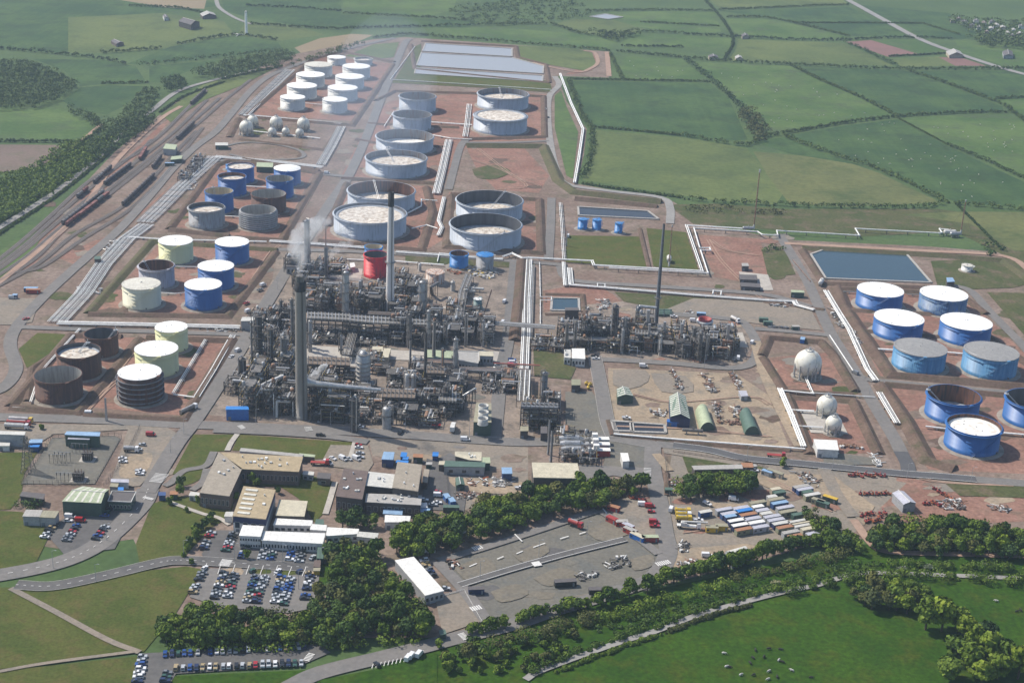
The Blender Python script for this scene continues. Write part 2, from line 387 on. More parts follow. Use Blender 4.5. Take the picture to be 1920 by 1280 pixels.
S('grass_plot', 'rough_grass', [(1428, 468), (1472, 470), (1492, 515), (1440, 520)], 'patch')
S('grass_plot', 'rough_grass', [(1745, 490), (1900, 484), (1940, 530), (1900, 540), (1760, 545)], 'patch')
S('grass_plot', 'rough_grass', [(1850, 548), (1980, 552), (1980, 640), (1930, 640)], 'patch')
S('grass_plot', 'lawn', [(740, 150), (778, 88), (790, 82), (788, 140), (1030, 152), (1036, 172), (735, 156)], 'patch')
S('grass_plot', 'meadow_c', [(968, 86), (1080, 92), (1110, 100), (1118, 120), (1098, 134), (1030, 122), (975, 112)], 'patch')
S('grass_plot', 'meadow_c', [(648, 106), (700, 84), (748, 80), (738, 108), (700, 112)], 'patch')
S('grass_plot', 'meadow_a', [(1040, 180), (1052, 170), (1062, 200), (1084, 248), (1074, 336), (1062, 330), (1040, 240)], 'patch')
S('grass_plot', 'rough_grass', [(885, 318), (925, 310), (958, 322), (930, 336), (895, 334)], 'patch', 3)
S('grass_plot', 'lawn', [(35, 655), (70, 625), (140, 628), (80, 680), (50, 690)], 'patch')
S('grass_plot', 'meadow_a', [(-60, 520), (40, 440), (90, 430), (40, 500), (-60, 560)], 'patch')
S('grass_plot', 'meadow_c', [(300, 215), (380, 160), (470, 132), (520, 126), (455, 160), (380, 190), (320, 230)], 'patch')
S('grass_plot', 'rough_grass', [(760, 478), (1005, 492), (1000, 505), (760, 492)], 'patch')
S('grass_plot', 'rough_grass', [(1275, 845), (1410, 870), (1440, 880), (1420, 892), (1290, 886)], 'patch')
S('grass_plot', 'rough_grass', [(1770, 905), (1960, 912), (1960, 935), (1800, 930)], 'patch')
S('grass_plot', 'rough_grass', [(1000, 656), (1052, 662), (1080, 690), (1070, 712), (1002, 706)], 'patch')
# red earth floors of the tank bunds
RE = 'red_earth'
for p in ([(30, 750), (140, 632), (436, 634), (350, 780)], [(180, 585), (300, 455), (520, 466), (430, 590)], [(330, 425), (420, 300), (590, 318), (520, 455)],
  [(470, 215), (600, 105), (735, 120), (668, 228)], [(690, 230), (730, 190), (900, 170), (1028, 178), (1028, 262), (880, 268), (830, 340), (640, 330)],
  [(600, 455), (660, 345), (830, 350), (830, 450), (800, 468)], [(842, 360), (1010, 372), (1030, 478), (835, 462)], [(1018, 545), (1110, 530), (1150, 552), (1190, 590), (1020, 590)],
  [(1430, 672), (1560, 660), (1610, 740), (1470, 735)], [(1480, 745), (1600, 760), (1640, 850), (1520, 850)], [(1570, 545), (1810, 555), (1960, 700), (1960, 725), (1650, 705)],
  [(1650, 722), (1960, 745), (1960, 890), (1740, 880)], [(870, 268), (980, 275), (1030, 330), (1010, 362), (930, 356), (895, 320)], [(1305, 440), (1425, 448), (1440, 500), (1440, 535), (1340, 520)]):
    S('bund_floor', RE, p, 'area')
S('bare_ground', RE, [(1000, 100), (1090, 96), (1120, 110), (1110, 132), (1060, 140), (1090, 120)], 'area', 3)
S('bare_ground', RE, [(235, 430), (300, 370), (335, 335), (150, 500), (100, 480)], 'area')
S('bare_ground', RE, [(0, 520), (200, 330), (300, 235), (330, 215), (250, 300), (60, 500)], 'area')
S('bare_ground', RE, [(1250, 885), (1300, 975), (1310, 1010), (1262, 1030), (1250, 960)], 'area')
S('bare_ground', RE, [(1580, 880), (1780, 905), (1960, 915), (1960, 975), (1780, 985), (1640, 975), (1590, 930)], 'area')
# gravel, concrete and sand
S('plant_floor', 'plant_floor', [(370, 775), (440, 640), (520, 510), (560, 470), (690, 478), (960, 500), (950, 640), (1000, 660), (1000, 830), (700, 812)], 'area')
S('plant_floor', 'plant_floor', [(1010, 590), (1060, 575), (1200, 562), (1400, 590), (1415, 640), (1390, 685), (1120, 672), (1010, 640)], 'area')
S('plant_floor', 'plant_floor', [(520, 470), (690, 485), (690, 540), (510, 530)], 'patch')
S('yard', 'sand', [(1140, 690), (1380, 700), (1440, 740), (1480, 838), (1250, 822), (1142, 812)], 'area')
S('yard', 'gravel', [(1150, 694), (1210, 694), (1215, 716), (1180, 730), (1150, 722)], 'patch', 2)
S('yard', 'gravel', [(1220, 700), (1285, 706), (1300, 735), (1240, 735)], 'patch', 2)
S('yard', 'gravel', [(1300, 560), (1440, 565), (1520, 580), (1540, 620), (1440, 610), (1360, 600), (1220, 592)], 'patch')
S('yard', 'gravel', [(1262, 838), (1420, 862), (1560, 880), (1700, 905), (1600, 1000), (1500, 1015), (1262, 1060), (1240, 960)], 'area')
S('yard', 'sand', [(1265, 1030), (1400, 1020), (1440, 1030), (1380, 1060), (1262, 1085), (1255, 1060)], 'patch')
S('yard', 'sand', [(1390, 870), (1460, 890), (1560, 890), (1640, 950), (1620, 985), (1560, 930), (1440, 915), (1400, 895)], 'patch')
S('yard', 'gravel', [(1240, 830), (1265, 838), (1400, 866), (1380, 872), (1245, 850)], 'patch')
S('gravel_lot', 'dark_gravel', [(820, 1052), (1000, 998), (1120, 955), (1200, 985), (1238, 1010), (1235, 1068), (1170, 1098), (1060, 1138), (910, 1170), (870, 1110)], 'area')
for p in ([(850, 1065), (910, 1045), (930, 1075), (880, 1090)], [(1000, 1085), (1050, 1065), (1085, 1080), (1030, 1100)], [(1095, 995), (1150, 975), (1190, 995), (1130, 1015)], [(960, 1040), (1010, 1020), (1030, 1035), (985, 1055)], [(1180, 1050), (1220, 1040), (1225, 1060), (1190, 1070)], [(920, 1110), (970, 1095), (990, 1115), (940, 1130)]):
    S('gravel_patch', 'lot_patch', p, 'patch', 3)
S('gravel_lot', 'gravel', [(815, 1120), (870, 1105), (905, 1165), (830, 1190)], 'patch')
S('yard', 'gravel', [(1130, 945), (1190, 930), (1225, 960), (1232, 1005), (1190, 1010)], 'patch')
S('yard', 'carpark_asphalt', [(800, 860), (880, 885), (870, 960), (790, 955)], 'patch')
S('yard', 'gravel', [(690, 820), (990, 838), (990, 930), (850, 960), (800, 900), (800, 868), (700, 860)], 'area')
S('yard', 'sand', [(840, 895), (985, 905), (985, 925), (900, 925), (850, 912)], 'patch', 2)
S('substation_floor', 'dark_gravel', [(98, 822), (215, 818), (226, 824), (178, 908), (40, 908)], 'patch')
S('yard', 'gravel', [(240, 805), (310, 800), (330, 812), (300, 870), (262, 912), (205, 915)], 'patch')
S('yard', 'sand', [(230, 860), (285, 850), (270, 890), (225, 895)], 'patch2', 3)
S('yard', 'gravel', [(-60, 795), (320, 798), (240, 806), (100, 815), (60, 840), (-60, 845)], 'patch')
S('yard', 'gravel', [(20, 560), (75, 560), (60, 605), (20, 610), (-60, 610), (-60, 555)], 'patch')
S('yard', 'dark_gravel', [(1140, 822), (1215, 832), (1220, 880), (1180, 890), (1130, 880)], 'patch')
S('yard', 'asphalt', [(1085, 872), (1220, 878), (1215, 905), (1150, 892), (1090, 905)], 'patch')
S('yard', 'dark_gravel', [(1060, 735), (1110, 735), (1140, 780), (1135, 815), (1060, 822)], 'patch')
S('yard', 'dark_gravel', [(1540, 845), (1640, 860), (1655, 872), (1545, 872)], 'patch')
S('yard', 'gravel', [(620, 835), (690, 836), (700, 870), (690, 885), (600, 872)], 'patch')
S('hardstanding', 'concrete', [(1375, 626), (1392, 624), (1402, 652), (1380, 652)], 'patch2')
S('hardstanding', 'concrete', [(1500, 772), (1570, 776), (1590, 815), (1520, 812)], 'patch2')
S('hardstanding', 'concrete', [(1385, 510), (1440, 516), (1450, 545), (1400, 545)], 'patch')
S('hardstanding', 'concrete', [(452, 650), (520, 640), (600, 650), (950, 668), (950, 680), (560, 672)], 'patch2')
S('hardstanding', 'concrete', [(620, 500), (680, 505), (676, 528), (612, 522)], 'patch2')
S('hardstanding', 'plant_floor', [(1690, 700), (1700, 700), (1705, 706), (1692, 706)], 'patch2')
# car parks
S('car_park', 'carpark_asphalt', [(405, 995), (445, 995), (470, 1018), (610, 1022), (612, 1058), (385, 1050), (378, 1040)], 'patch')
S('car_park', 'asphalt', [(355, 1120), (385, 1066), (600, 1070), (592, 1140), (540, 1150), (420, 1140)], 'patch')
S('car_park', 'carpark_asphalt', [(85, 1000), (130, 965), (215, 950), (260, 945), (215, 1030), (120, 1040)], 'patch')
S('car_park', 'carpark_asphalt', [(262, 1226), (600, 1208), (620, 1224), (560, 1250), (330, 1264), (310, 1300), (250, 1300)], 'patch')
S('traffic_island', 'sand', [(418, 1067), (452, 1066), (454, 1078), (422, 1078)], 'patch2', 2)
S('traffic_island', 'lawn', [(480, 1069), (505, 1068), (507, 1076), (478, 1076)], 'patch2', 2)
S('traffic_island', 'lawn', [(529, 1071), (554, 1071), (556, 1078), (528, 1079)], 'patch2', 2)
# water
def water(name, m, pts):
    o = sheet(name, m, pts, 'patch2')
    P = [G(*p) for p in pts]; mb = MB(); n = len(P)
    for i in range(n):
        a, c = P[i], P[(i+1) % n]; d = (c-a); L_ = d.length
        mb.box((a.x+c.x)/2, (a.y+c.y)/2, 0.1, L_, 1.6, 0.9, math.atan2(d.y, d.x), 0, False)
    mb.build('bank', 'kerb', o); return o
water('lagoon', 'lagoon_water', [(798, 82), (960, 92), (960, 107), (792, 97)])
water('lagoon', 'lagoon_water', [(790, 100), (960, 109), (1019, 125), (1018, 139), (781, 124)])
water('lagoon', 'lagoon_water', [(780, 128), (1018, 143), (1017, 154), (777, 139)])
water('reservoir', 'pond_water', [(1520, 478), (1545, 469), (1700, 478), (1746, 531), (1548, 523)])
water('pond', 'basin_water', [(1084, 389), (1215, 397), (1235, 412), (1085, 405)])
water('pond', 'pond_water', [(1035, 560), (1085, 561), (1086, 584), (1033, 583)])
water('basin', 'basin_water', [(1145, 791), (1182, 793), (1184, 810), (1149, 809)])
water('basin', 'basin_water', [(1185, 794), (1246, 798), (1248, 813), (1187, 811)])
water('pond', 'lagoon_water', [(1106, 32), (1135, 27), (1168, 33), (1140, 37)])
# roads
A = 'asphalt'
road('main_road', A, [(-80, 784), (0, 783), (200, 789), (330, 796), (470, 801), (600, 807), (760, 816), (900, 826), (1000, 830), (1120, 822), (1150, 822), (1230, 836)], 9, kerb=True)
road('service_road', A, [(400, 808), (500, 812), (620, 820), (690, 830)], 6, 'road2')
road('works_road', A, [(275, 925), (330, 835), (366, 788), (430, 690), (500, 570), (560, 472), (612, 392), (655, 328), (690, 250), (722, 168), (757, 86), (768, 74)], 9, 'road2', lines=False)
road('entrance_road', A, [(278, 918), (262, 950), (200, 1010), (140, 1045), (60, 1068), (-80, 1092)], 11, dash=True)
road('car_park_road', 'carpark_asphalt', [(30, 1098), (100, 1100), (200, 1080), (300, 1056), (345, 1052), (420, 1056), (520, 1062), (600, 1066)], 7, 'road2', kerb=True, dash=True)
road('works_road', A, [(1115, 668), (1128, 735), (1138, 790), (1150, 822)], 8, 'road2', kerb=True)
road('works_road', A, [(1224, 836), (1224, 880), (1236, 940), (1246, 1000), (1252, 1040), (1222, 1085), (1150, 1112), (1040, 1145), (960, 1172), (860, 1196), (800, 1212), (720, 1232), (600, 1262), (540, 1290)], 9)
road('works_road', 'new_asphalt', [(1262, 836), (1330, 845), (1395, 860), (1500, 870), (1600, 880), (1690, 889), (1760, 894), (1830, 900)], 8, 'road2', lines=True)
road('works_road', A, [(1230, 832), (1262, 836)], 9); road('works_road', A, [(1830, 900), (1980, 912)], 8)
road('works_road', A, [(1120, 674), (1250, 681), (1385, 690), (1420, 660), (1400, 612), (1360, 598), (1200, 585)], 7)
road('works_road', A, [(1050, 500), (1072, 526), (1200, 536), (1340, 545), (1440, 554), (1520, 576)], 7)
road('works_road', A, [(1460, 440), (1474, 462), (1514, 529), (1555, 620), (1607, 704), (1640, 762), (1675, 820), (1690, 850)], 8)
road('works_road', 'new_asphalt', [(1688, 848), (1700, 870), (1704, 890)], 8, 'road2')
road('works_road', A, [(1415, 617), (1480, 622), (1551, 629)], 6)
road('perimeter_road', 'dirt_track', [(1471, 457), (1732, 471), (1882, 481), (1935, 512)], 6)
road('perimeter_road', A, [(1786, 536), (1820, 547), (1860, 590), (1920, 651), (1950, 690)], 7)
road('works_road', A, [(1610, 706), (1660, 716), (1980, 744)], 6)
road('perimeter_road', 'lane', [(1040, 144), (1048, 160), (1030, 181), (1027, 215), (1031, 265), (1043, 319), (1063, 346), (1144, 359), (1238, 371), (1256, 390), (1256, 420)], 7)
road('works_road', A, [(966, 488), (960, 560), (952, 640), (940, 700), (926, 830)], 8)
road('works_road', A, [(-60, 745), (0, 732), (30, 694), (19, 648), (31, 614), (75, 564), (125, 517), (175, 473), (228, 427), (285, 363), (322, 319), (363, 279), (403, 249), (433, 215), (470, 171), (504, 144), (551, 124), (640, 95), (740, 72)], 8)
road('works_road', A, [(37, 614), (200, 620), (455, 628)], 6)
road('works_road', A, [(841, 356), (862, 279), (875, 262)], 7); road('works_road', A, [(872, 268), (960, 268), (1030, 265)], 5)
road('works_road', A, [(1034, 372), (1032, 430), (1028, 488)], 7)
road('works_road', A, [(500, 468), (700, 474), (960, 490), (1060, 498)], 7)
road('works_road', A, [(370, 300), (470, 306), (600, 326), (650, 332)], 7)
road('works_road', A, [(420, 275), (460, 268), (520, 272), (565, 285), (560, 298), (480, 300), (430, 290)], 4)
road('lane', 'lane', [(985, 1275), (1019, 1256), (1150, 1209), (1227, 1185), (1300, 1157), (1397, 1129), (1481, 1108), (1535, 1097), (1600, 1078), (1680, 1076), (1980, 1088)], 3.4)
road('dirt_track', 'dirt_track', [(1600, 975), (1629, 1015), (1649, 1031), (1687, 1037), (1800, 1040), (1980, 1045)], 4.5)
road('country_lane', 'lane', [(-40, 450), (0, 427), (101, 363), (175, 306), (230, 250), (285, 208), (336, 171), (413, 148), (480, 132)], 6)
road('country_road', 'lane', [(1570, -10), (1643, 30), (1717, 70.5), (1784, 97), (1881, 129), (1960, 150)], 11)
road('country_lane', 'lane', [(405, 0), (412, 16), (440, 34), (470, 46)], 6)
road('country_lane', 'pasture', [(1324, 0), (1357, 37), (1379, 77), (1361, 114)], 5)
road('dirt_track', 'dirt_track', [(1098, 134), (1120, 120), (1115, 100), (1095, 96)], 5); road('dirt_track', 'dirt_track', [(1138, 98), (1142, 144)], 6)
road('dirt_track', 'dirt_track', [(1000, 118), (1030, 126), (1080, 136), (1098, 134)], 4)
road('dirt_track', 'dirt_track', [(190, 234), (140, 275), (91, 309)], 4)
road('dirt_track', 'dirt_track', [(-20, 545), (60, 480), (150, 400), (220, 300), (300, 225), (340, 200)], 5)
road('dirt_track', 'sand', [(1416, 640), (1430, 690), (1450, 740), (1480, 800), (1500, 838)], 7)
road('dirt_track', 'sand', [(1255, 884), (1230, 852)], 5)
road('dirt_track', 'gravel', [(1545, 880), (1570, 930), (1600, 970)], 7)
road('footpath', 'concrete', [(445, 815), (434, 830), (426, 846)], 3); road('footpath', 'concrete', [(665, 830), (660, 848), (656, 860)], 2.4)
road('footpath', A, [(401, 848), (386, 874), (345, 884), (322, 905), (308, 912)], 4); road('footpath', A, [(388, 880), (380, 905), (360, 920)], 4)
road('footpath', 'concrete', [(318, 942), (345, 952), (382, 965), (410, 972), (430, 985)], 2.4)
road('footpath', 'concrete', [(628, 905), (618, 940), (610, 965)], 3); road('footpath', 'gravel', [(0, 1260), (90, 1244), (258, 1222)], 2)
road('footpath', 'gravel', [(20, 1104), (100, 1146), (200, 1200), (262, 1224)], 3)
# works lot: inner drives and painted crossings
road('lot_drive', A, [(822, 1052), (900, 1030), (1000, 998), (1120, 958)], 5); road('lot_drive', A, [(820, 1054), (870, 1108), (912, 1166)], 6)
road('lot_drive', 'carpark_asphalt', [(862, 1098), (960, 1068), (1060, 1040), (1172, 1012)], 5, 'road2', lines=True); road('lot_drive', A, [(1125, 958), (1165, 985), (1235, 1040)], 5)
def stripes(px, py, dx, dy, n, ln, wd):
    a = G(px, py); c = G(px+dx, py+dy); d = (c-a)/max(1, n-1); an = math.atan2(d.y, d.x); mb = MB()
    for i in range(n):
        p = a+d*i; mb.box(p.x, p.y, LV['mark']+.03, wd, ln, 0.012, an, 0, False)
    struct(mb.build('painted_crossing', 'paint_white'))
for a in ((888, 1031, 14, -4, 5, 3.5, .7), (884, 1144, 16, -4, 5, 3.5, .7), (1000, 1060, 12, -2, 5, 4, .8), (1232, 1060, 22, -5, 7, 3.5, .7), (864, 1190, 10, 10, 6, 3, .6), (1214, 880, -1, 16, 7, 4, .6), (420, 1062, 6, -10, 6, 5, .6),
          (292, 905, 12, -14, 7, 7, .5), (270, 934, 16, 4, 7, 2, .6), (574, 1240, 10, -12, 6, 3, .6), (450, 800, 6, 5, 5, 3, .6), (577, 803, 3, 6, 4, 4, .6)):
    stripes(*a)
# painted bay marks on the lot
mk = MB()
for x, y, dx, dy in ((880, 1064, 14, -6), (932, 1050, 12, -5), (968, 1040, 12, -5), (1000, 1028, 22, -8), (1050, 1012, 16, -5), (1086, 1003, 12, -4), (965, 1003, 14, 14), (1130, 955, 8, 10)):
    a, c = G(x, y), G(x+dx, y+dy); ribbon(mk, [a, c], .7, LV['mark']+.03)
struct(mk.build('bay_marks', 'paint_white'))
mk = MB()
for (x0, y0), (x1, y1), n in (((388, 1058), (600, 1066), 9), ((385, 1068), (596, 1074), 9), ((700, 1246), (760, 1234), 9)):
    for i in range(n):
        t = i/(n-1); x, y = x0+(x1-x0)*t, y0+(y1-y0)*t
        ribbon(mk, [G(x, y), G(x-3, y+9)], .3, LV['mark']+.03)
struct(mk.build('bay_marks', 'paint_white'))
# worn and weedy patches, tyre tracks
_rp = random.Random(31)
def blob(x, y, rx, ry, m, lv):
    k = 11; ph = _rp.uniform(0, 6)
    return sheet('ground_patch', m, [(x+rx*math.cos(6.283*i/k)*(_rp.uniform(.55, 1.15)), y+ry*math.sin(6.283*i/k)*(_rp.uniform(.55, 1.15))) for i in range(k)], lv, 3)
for x0, y0, x1, y1, n, ms in ((60, 640, 420, 770, 16, ('bund_earth', 'gravel', 'rough_grass', 'bund_grass')), (200, 470, 480, 585, 14, ('bund_earth', 'gravel', 'bund_grass')), (350, 330, 560, 440, 12, ('bund_earth', 'gravel')), (640, 180, 1010, 460, 34, ('bund_earth', 'gravel', 'bund_grass', 'earth')), (1590, 560, 1900, 700, 16, ('bund_earth', 'gravel', 'bund_grass')), (1680, 740, 1900, 870, 10, ('bund_earth', 'earth')), (1450, 650, 1610, 850, 14, ('bund_earth', 'gravel', 'rough_grass')), (1150, 690, 1470, 830, 22, ('gravel', 'earth', 'sand')), (880, 1020, 1220, 1120, 18, ('lot_patch', 'dark_gravel', 'carpark_asphalt')), (1260, 880, 1560, 1010, 18, ('sand', 'earth', 'red_earth')), (1600, 890, 1900, 960, 14, ('sand', 'earth', 'gravel')), (700, 830, 990, 950, 14, ('asphalt', 'earth', 'sand')), (450, 500, 950, 800, 30, ('gravel', 'concrete', 'dark_gravel')), (1030, 560, 1400, 680, 16, ('gravel', 'red_earth', 'sand')), (60, 300, 420, 560, 24, ('gravel', 'bund_earth', 'rough_grass')), (1300, 440, 1500, 620, 14, ('gravel', 'red_earth', 'rough_grass')), (0, 800, 330, 910, 10, ('gravel', 'earth', 'sand')), (480, 200, 720, 320, 12, ('gravel', 'bund_earth', 'rough_grass'))):
    for _ in range(n):
        y = _rp.uniform(y0, y1); s = .35+y/900; rx = _rp.uniform(8, 30)*s; blob(_rp.uniform(x0, x1), y, rx, rx*_rp.uniform(.2, .4), _rp.choice(ms), 'worn')
for q in ([(150, 775), (190, 735), (215, 700), (262, 640)], [(152, 778), (200, 728), (240, 700), (262, 700)], [(430, 590), (500, 480), (520, 462)], [(520, 455), (560, 400), (598, 330)], [(880, 300), (940, 320), (985, 350), (930, 356)], [(895, 280), (960, 330), (1010, 350)], [(1420, 480), (1360, 470), (1330, 450)], [(1425, 560), (1400, 540), (1350, 490), (1325, 450)], [(1700, 890), (1760, 905), (1900, 912)], [(1280, 1000), (1400, 985), (1480, 1000)], [(1440, 900), (1500, 930), (1560, 960)], [(1180, 740), (1260, 755), (1400, 745), (1440, 760)], [(1150, 800), (1300, 806), (1440, 820)], [(640, 440), (700, 462), (800, 466)]):
    for d in (0, 2.2):
        P = [p+Vector((d, d*.4, 0)) for p in smooth([G(*p) for p in q], 5)]; k = MB(); ribbon(k, P, .9, lvl('patch2')); struct(k.build('tyre_track', 'dirt_track'))
# ------------------------------------------------------------------ storage tanks and spheres
ST = (1.0, 1.0, 0.12)
mat('blue_paint', (0.018, 0.108, 0.33), 0.45, 0.08, 0.25, stretch=ST, stain=(0.026, 0.13, 0.35), stain_amt=0.3)
mat('bright_blue_paint', (0.03, 0.20, 0.50), 0.45, 0.08, 0.25, stretch=ST)
mat('pale_blue_paint', (0.06, 0.20, 0.37), 0.5, 0.10, 0.3, stretch=ST, stain=(0.10, 0.26, 0.42), stain_amt=0.5)
mat('patchy_blue_paint', (0.05, 0.13, 0.30), 0.5, 0.3, 0.35, stretch=(1, 1, 0.3), stain=(0.12, 0.20, 0.30), stain_amt=0.9)
mat('cream_paint', (0.66, 0.655, 0.36), 0.5, 0.04, 0.3, stretch=ST)
mat('pale_cream_paint', (0.66, 0.63, 0.46), 0.5, 0.04, 0.3, stretch=ST)
mat('white_roof', (0.87, 0.87, 0.84), 0.55, 0.03, 0.2, stain=(0.70, 0.69, 0.64), stain_amt=0.3)
mat('dull_white_roof', (0.60, 0.58, 0.50), 0.6, 0.06, 0.3, stain=(0.5, 0.46, 0.38), stain_amt=0.5)
mat('grey_roof', (0.27, 0.265, 0.255), 0.7, 0.06, 0.35, stain=(0.22, 0.215, 0.21), stain_amt=0.5)
mat('white_shell', (0.62, 0.62, 0.58), 0.5, 0.05, 0.3, stretch=ST, stain=(0.52, 0.52, 0.48), stain_amt=0.4)
mat('crude_shell', (0.41, 0.45, 0.50), 0.5, 0.05, 0.3, stretch=ST, stain=(0.30, 0.33, 0.36), stain_amt=0.35)
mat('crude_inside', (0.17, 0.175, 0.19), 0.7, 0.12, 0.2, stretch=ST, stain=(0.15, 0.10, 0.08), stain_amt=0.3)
mat('grey_shell', (0.33, 0.335, 0.34), 0.6, 0.08, 0.4, stretch=ST, stain=(0.24, 0.21, 0.2), stain_amt=0.4)
mat('lilac_grey_shell', (0.36, 0.355, 0.40), 0.6, 0.06, 0.4, stretch=ST, stain=(0.28, 0.25, 0.25), stain_amt=0.4)
mat('rust_shell', (0.135, 0.060, 0.038), 0.75, 0.2, 0.4, stretch=ST, stain=(0.085, 0.044, 0.032), stain_amt=0.7)
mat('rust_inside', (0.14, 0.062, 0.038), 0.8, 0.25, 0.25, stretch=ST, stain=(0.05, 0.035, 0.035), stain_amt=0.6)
mat('pale_inside', (0.33, 0.325, 0.30), 0.8, 0.08, 0.3, stretch=ST, stain=(0.25, 0.24, 0.22), stain_amt=0.6)
mat('beige_inside', (0.52, 0.45, 0.31), 0.8, 0.06, 0.3, stretch=ST, stain=(0.42, 0.36, 0.25), stain_amt=0.4)
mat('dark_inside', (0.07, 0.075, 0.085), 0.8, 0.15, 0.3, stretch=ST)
mat('float_deck', (0.66, 0.61, 0.53), 0.7, 0.10, 0.12, stain=(0.40, 0.33, 0.26), stain_amt=0.75)
mat('clean_deck', (0.78, 0.76, 0.70), 0.7, 0.05, 0.12, stain=(0.62, 0.56, 0.48), stain_amt=0.35)
mat('seal_ring', (0.28, 0.31, 0.35), 0.7, 0.1, 0.4)
mat('red_paint', (0.68, 0.02, 0.03), 0.45, 0.1, 0.3, stretch=ST, stain=(0.35, 0.05, 0.05), stain_amt=0.4)
mat('rusty_white', (0.60, 0.53, 0.46), 0.65, 0.1, 0.3, stretch=ST, stain=(0.38, 0.20, 0.12), stain_amt=0.85)
mat('green_grey_paint', (0.12, 0.20, 0.19), 0.5, 0.08, 0.4)
mat('steel_dark', (0.055, 0.048, 0.042), 0.6, 0.25, 0.6)
mat('steel_grey', (0.14, 0.13, 0.118), 0.5, 0.2, 0.5)
mat('galv', (0.40, 0.41, 0.42), 0.45, 0.12, 0.8, metal=0.2)
mat('sphere_white', (0.74, 0.72, 0.63), 0.5, 0.04, 0.15, stain=(0.62, 0.58, 0.47), stain_amt=0.45)
mat('sphere_leg', (0.36, 0.36, 0.34), 0.6, 0.12, 0.6)
mat('tank_pad', (0.26, 0.225, 0.185), 0.95, 0.15, 0.2)

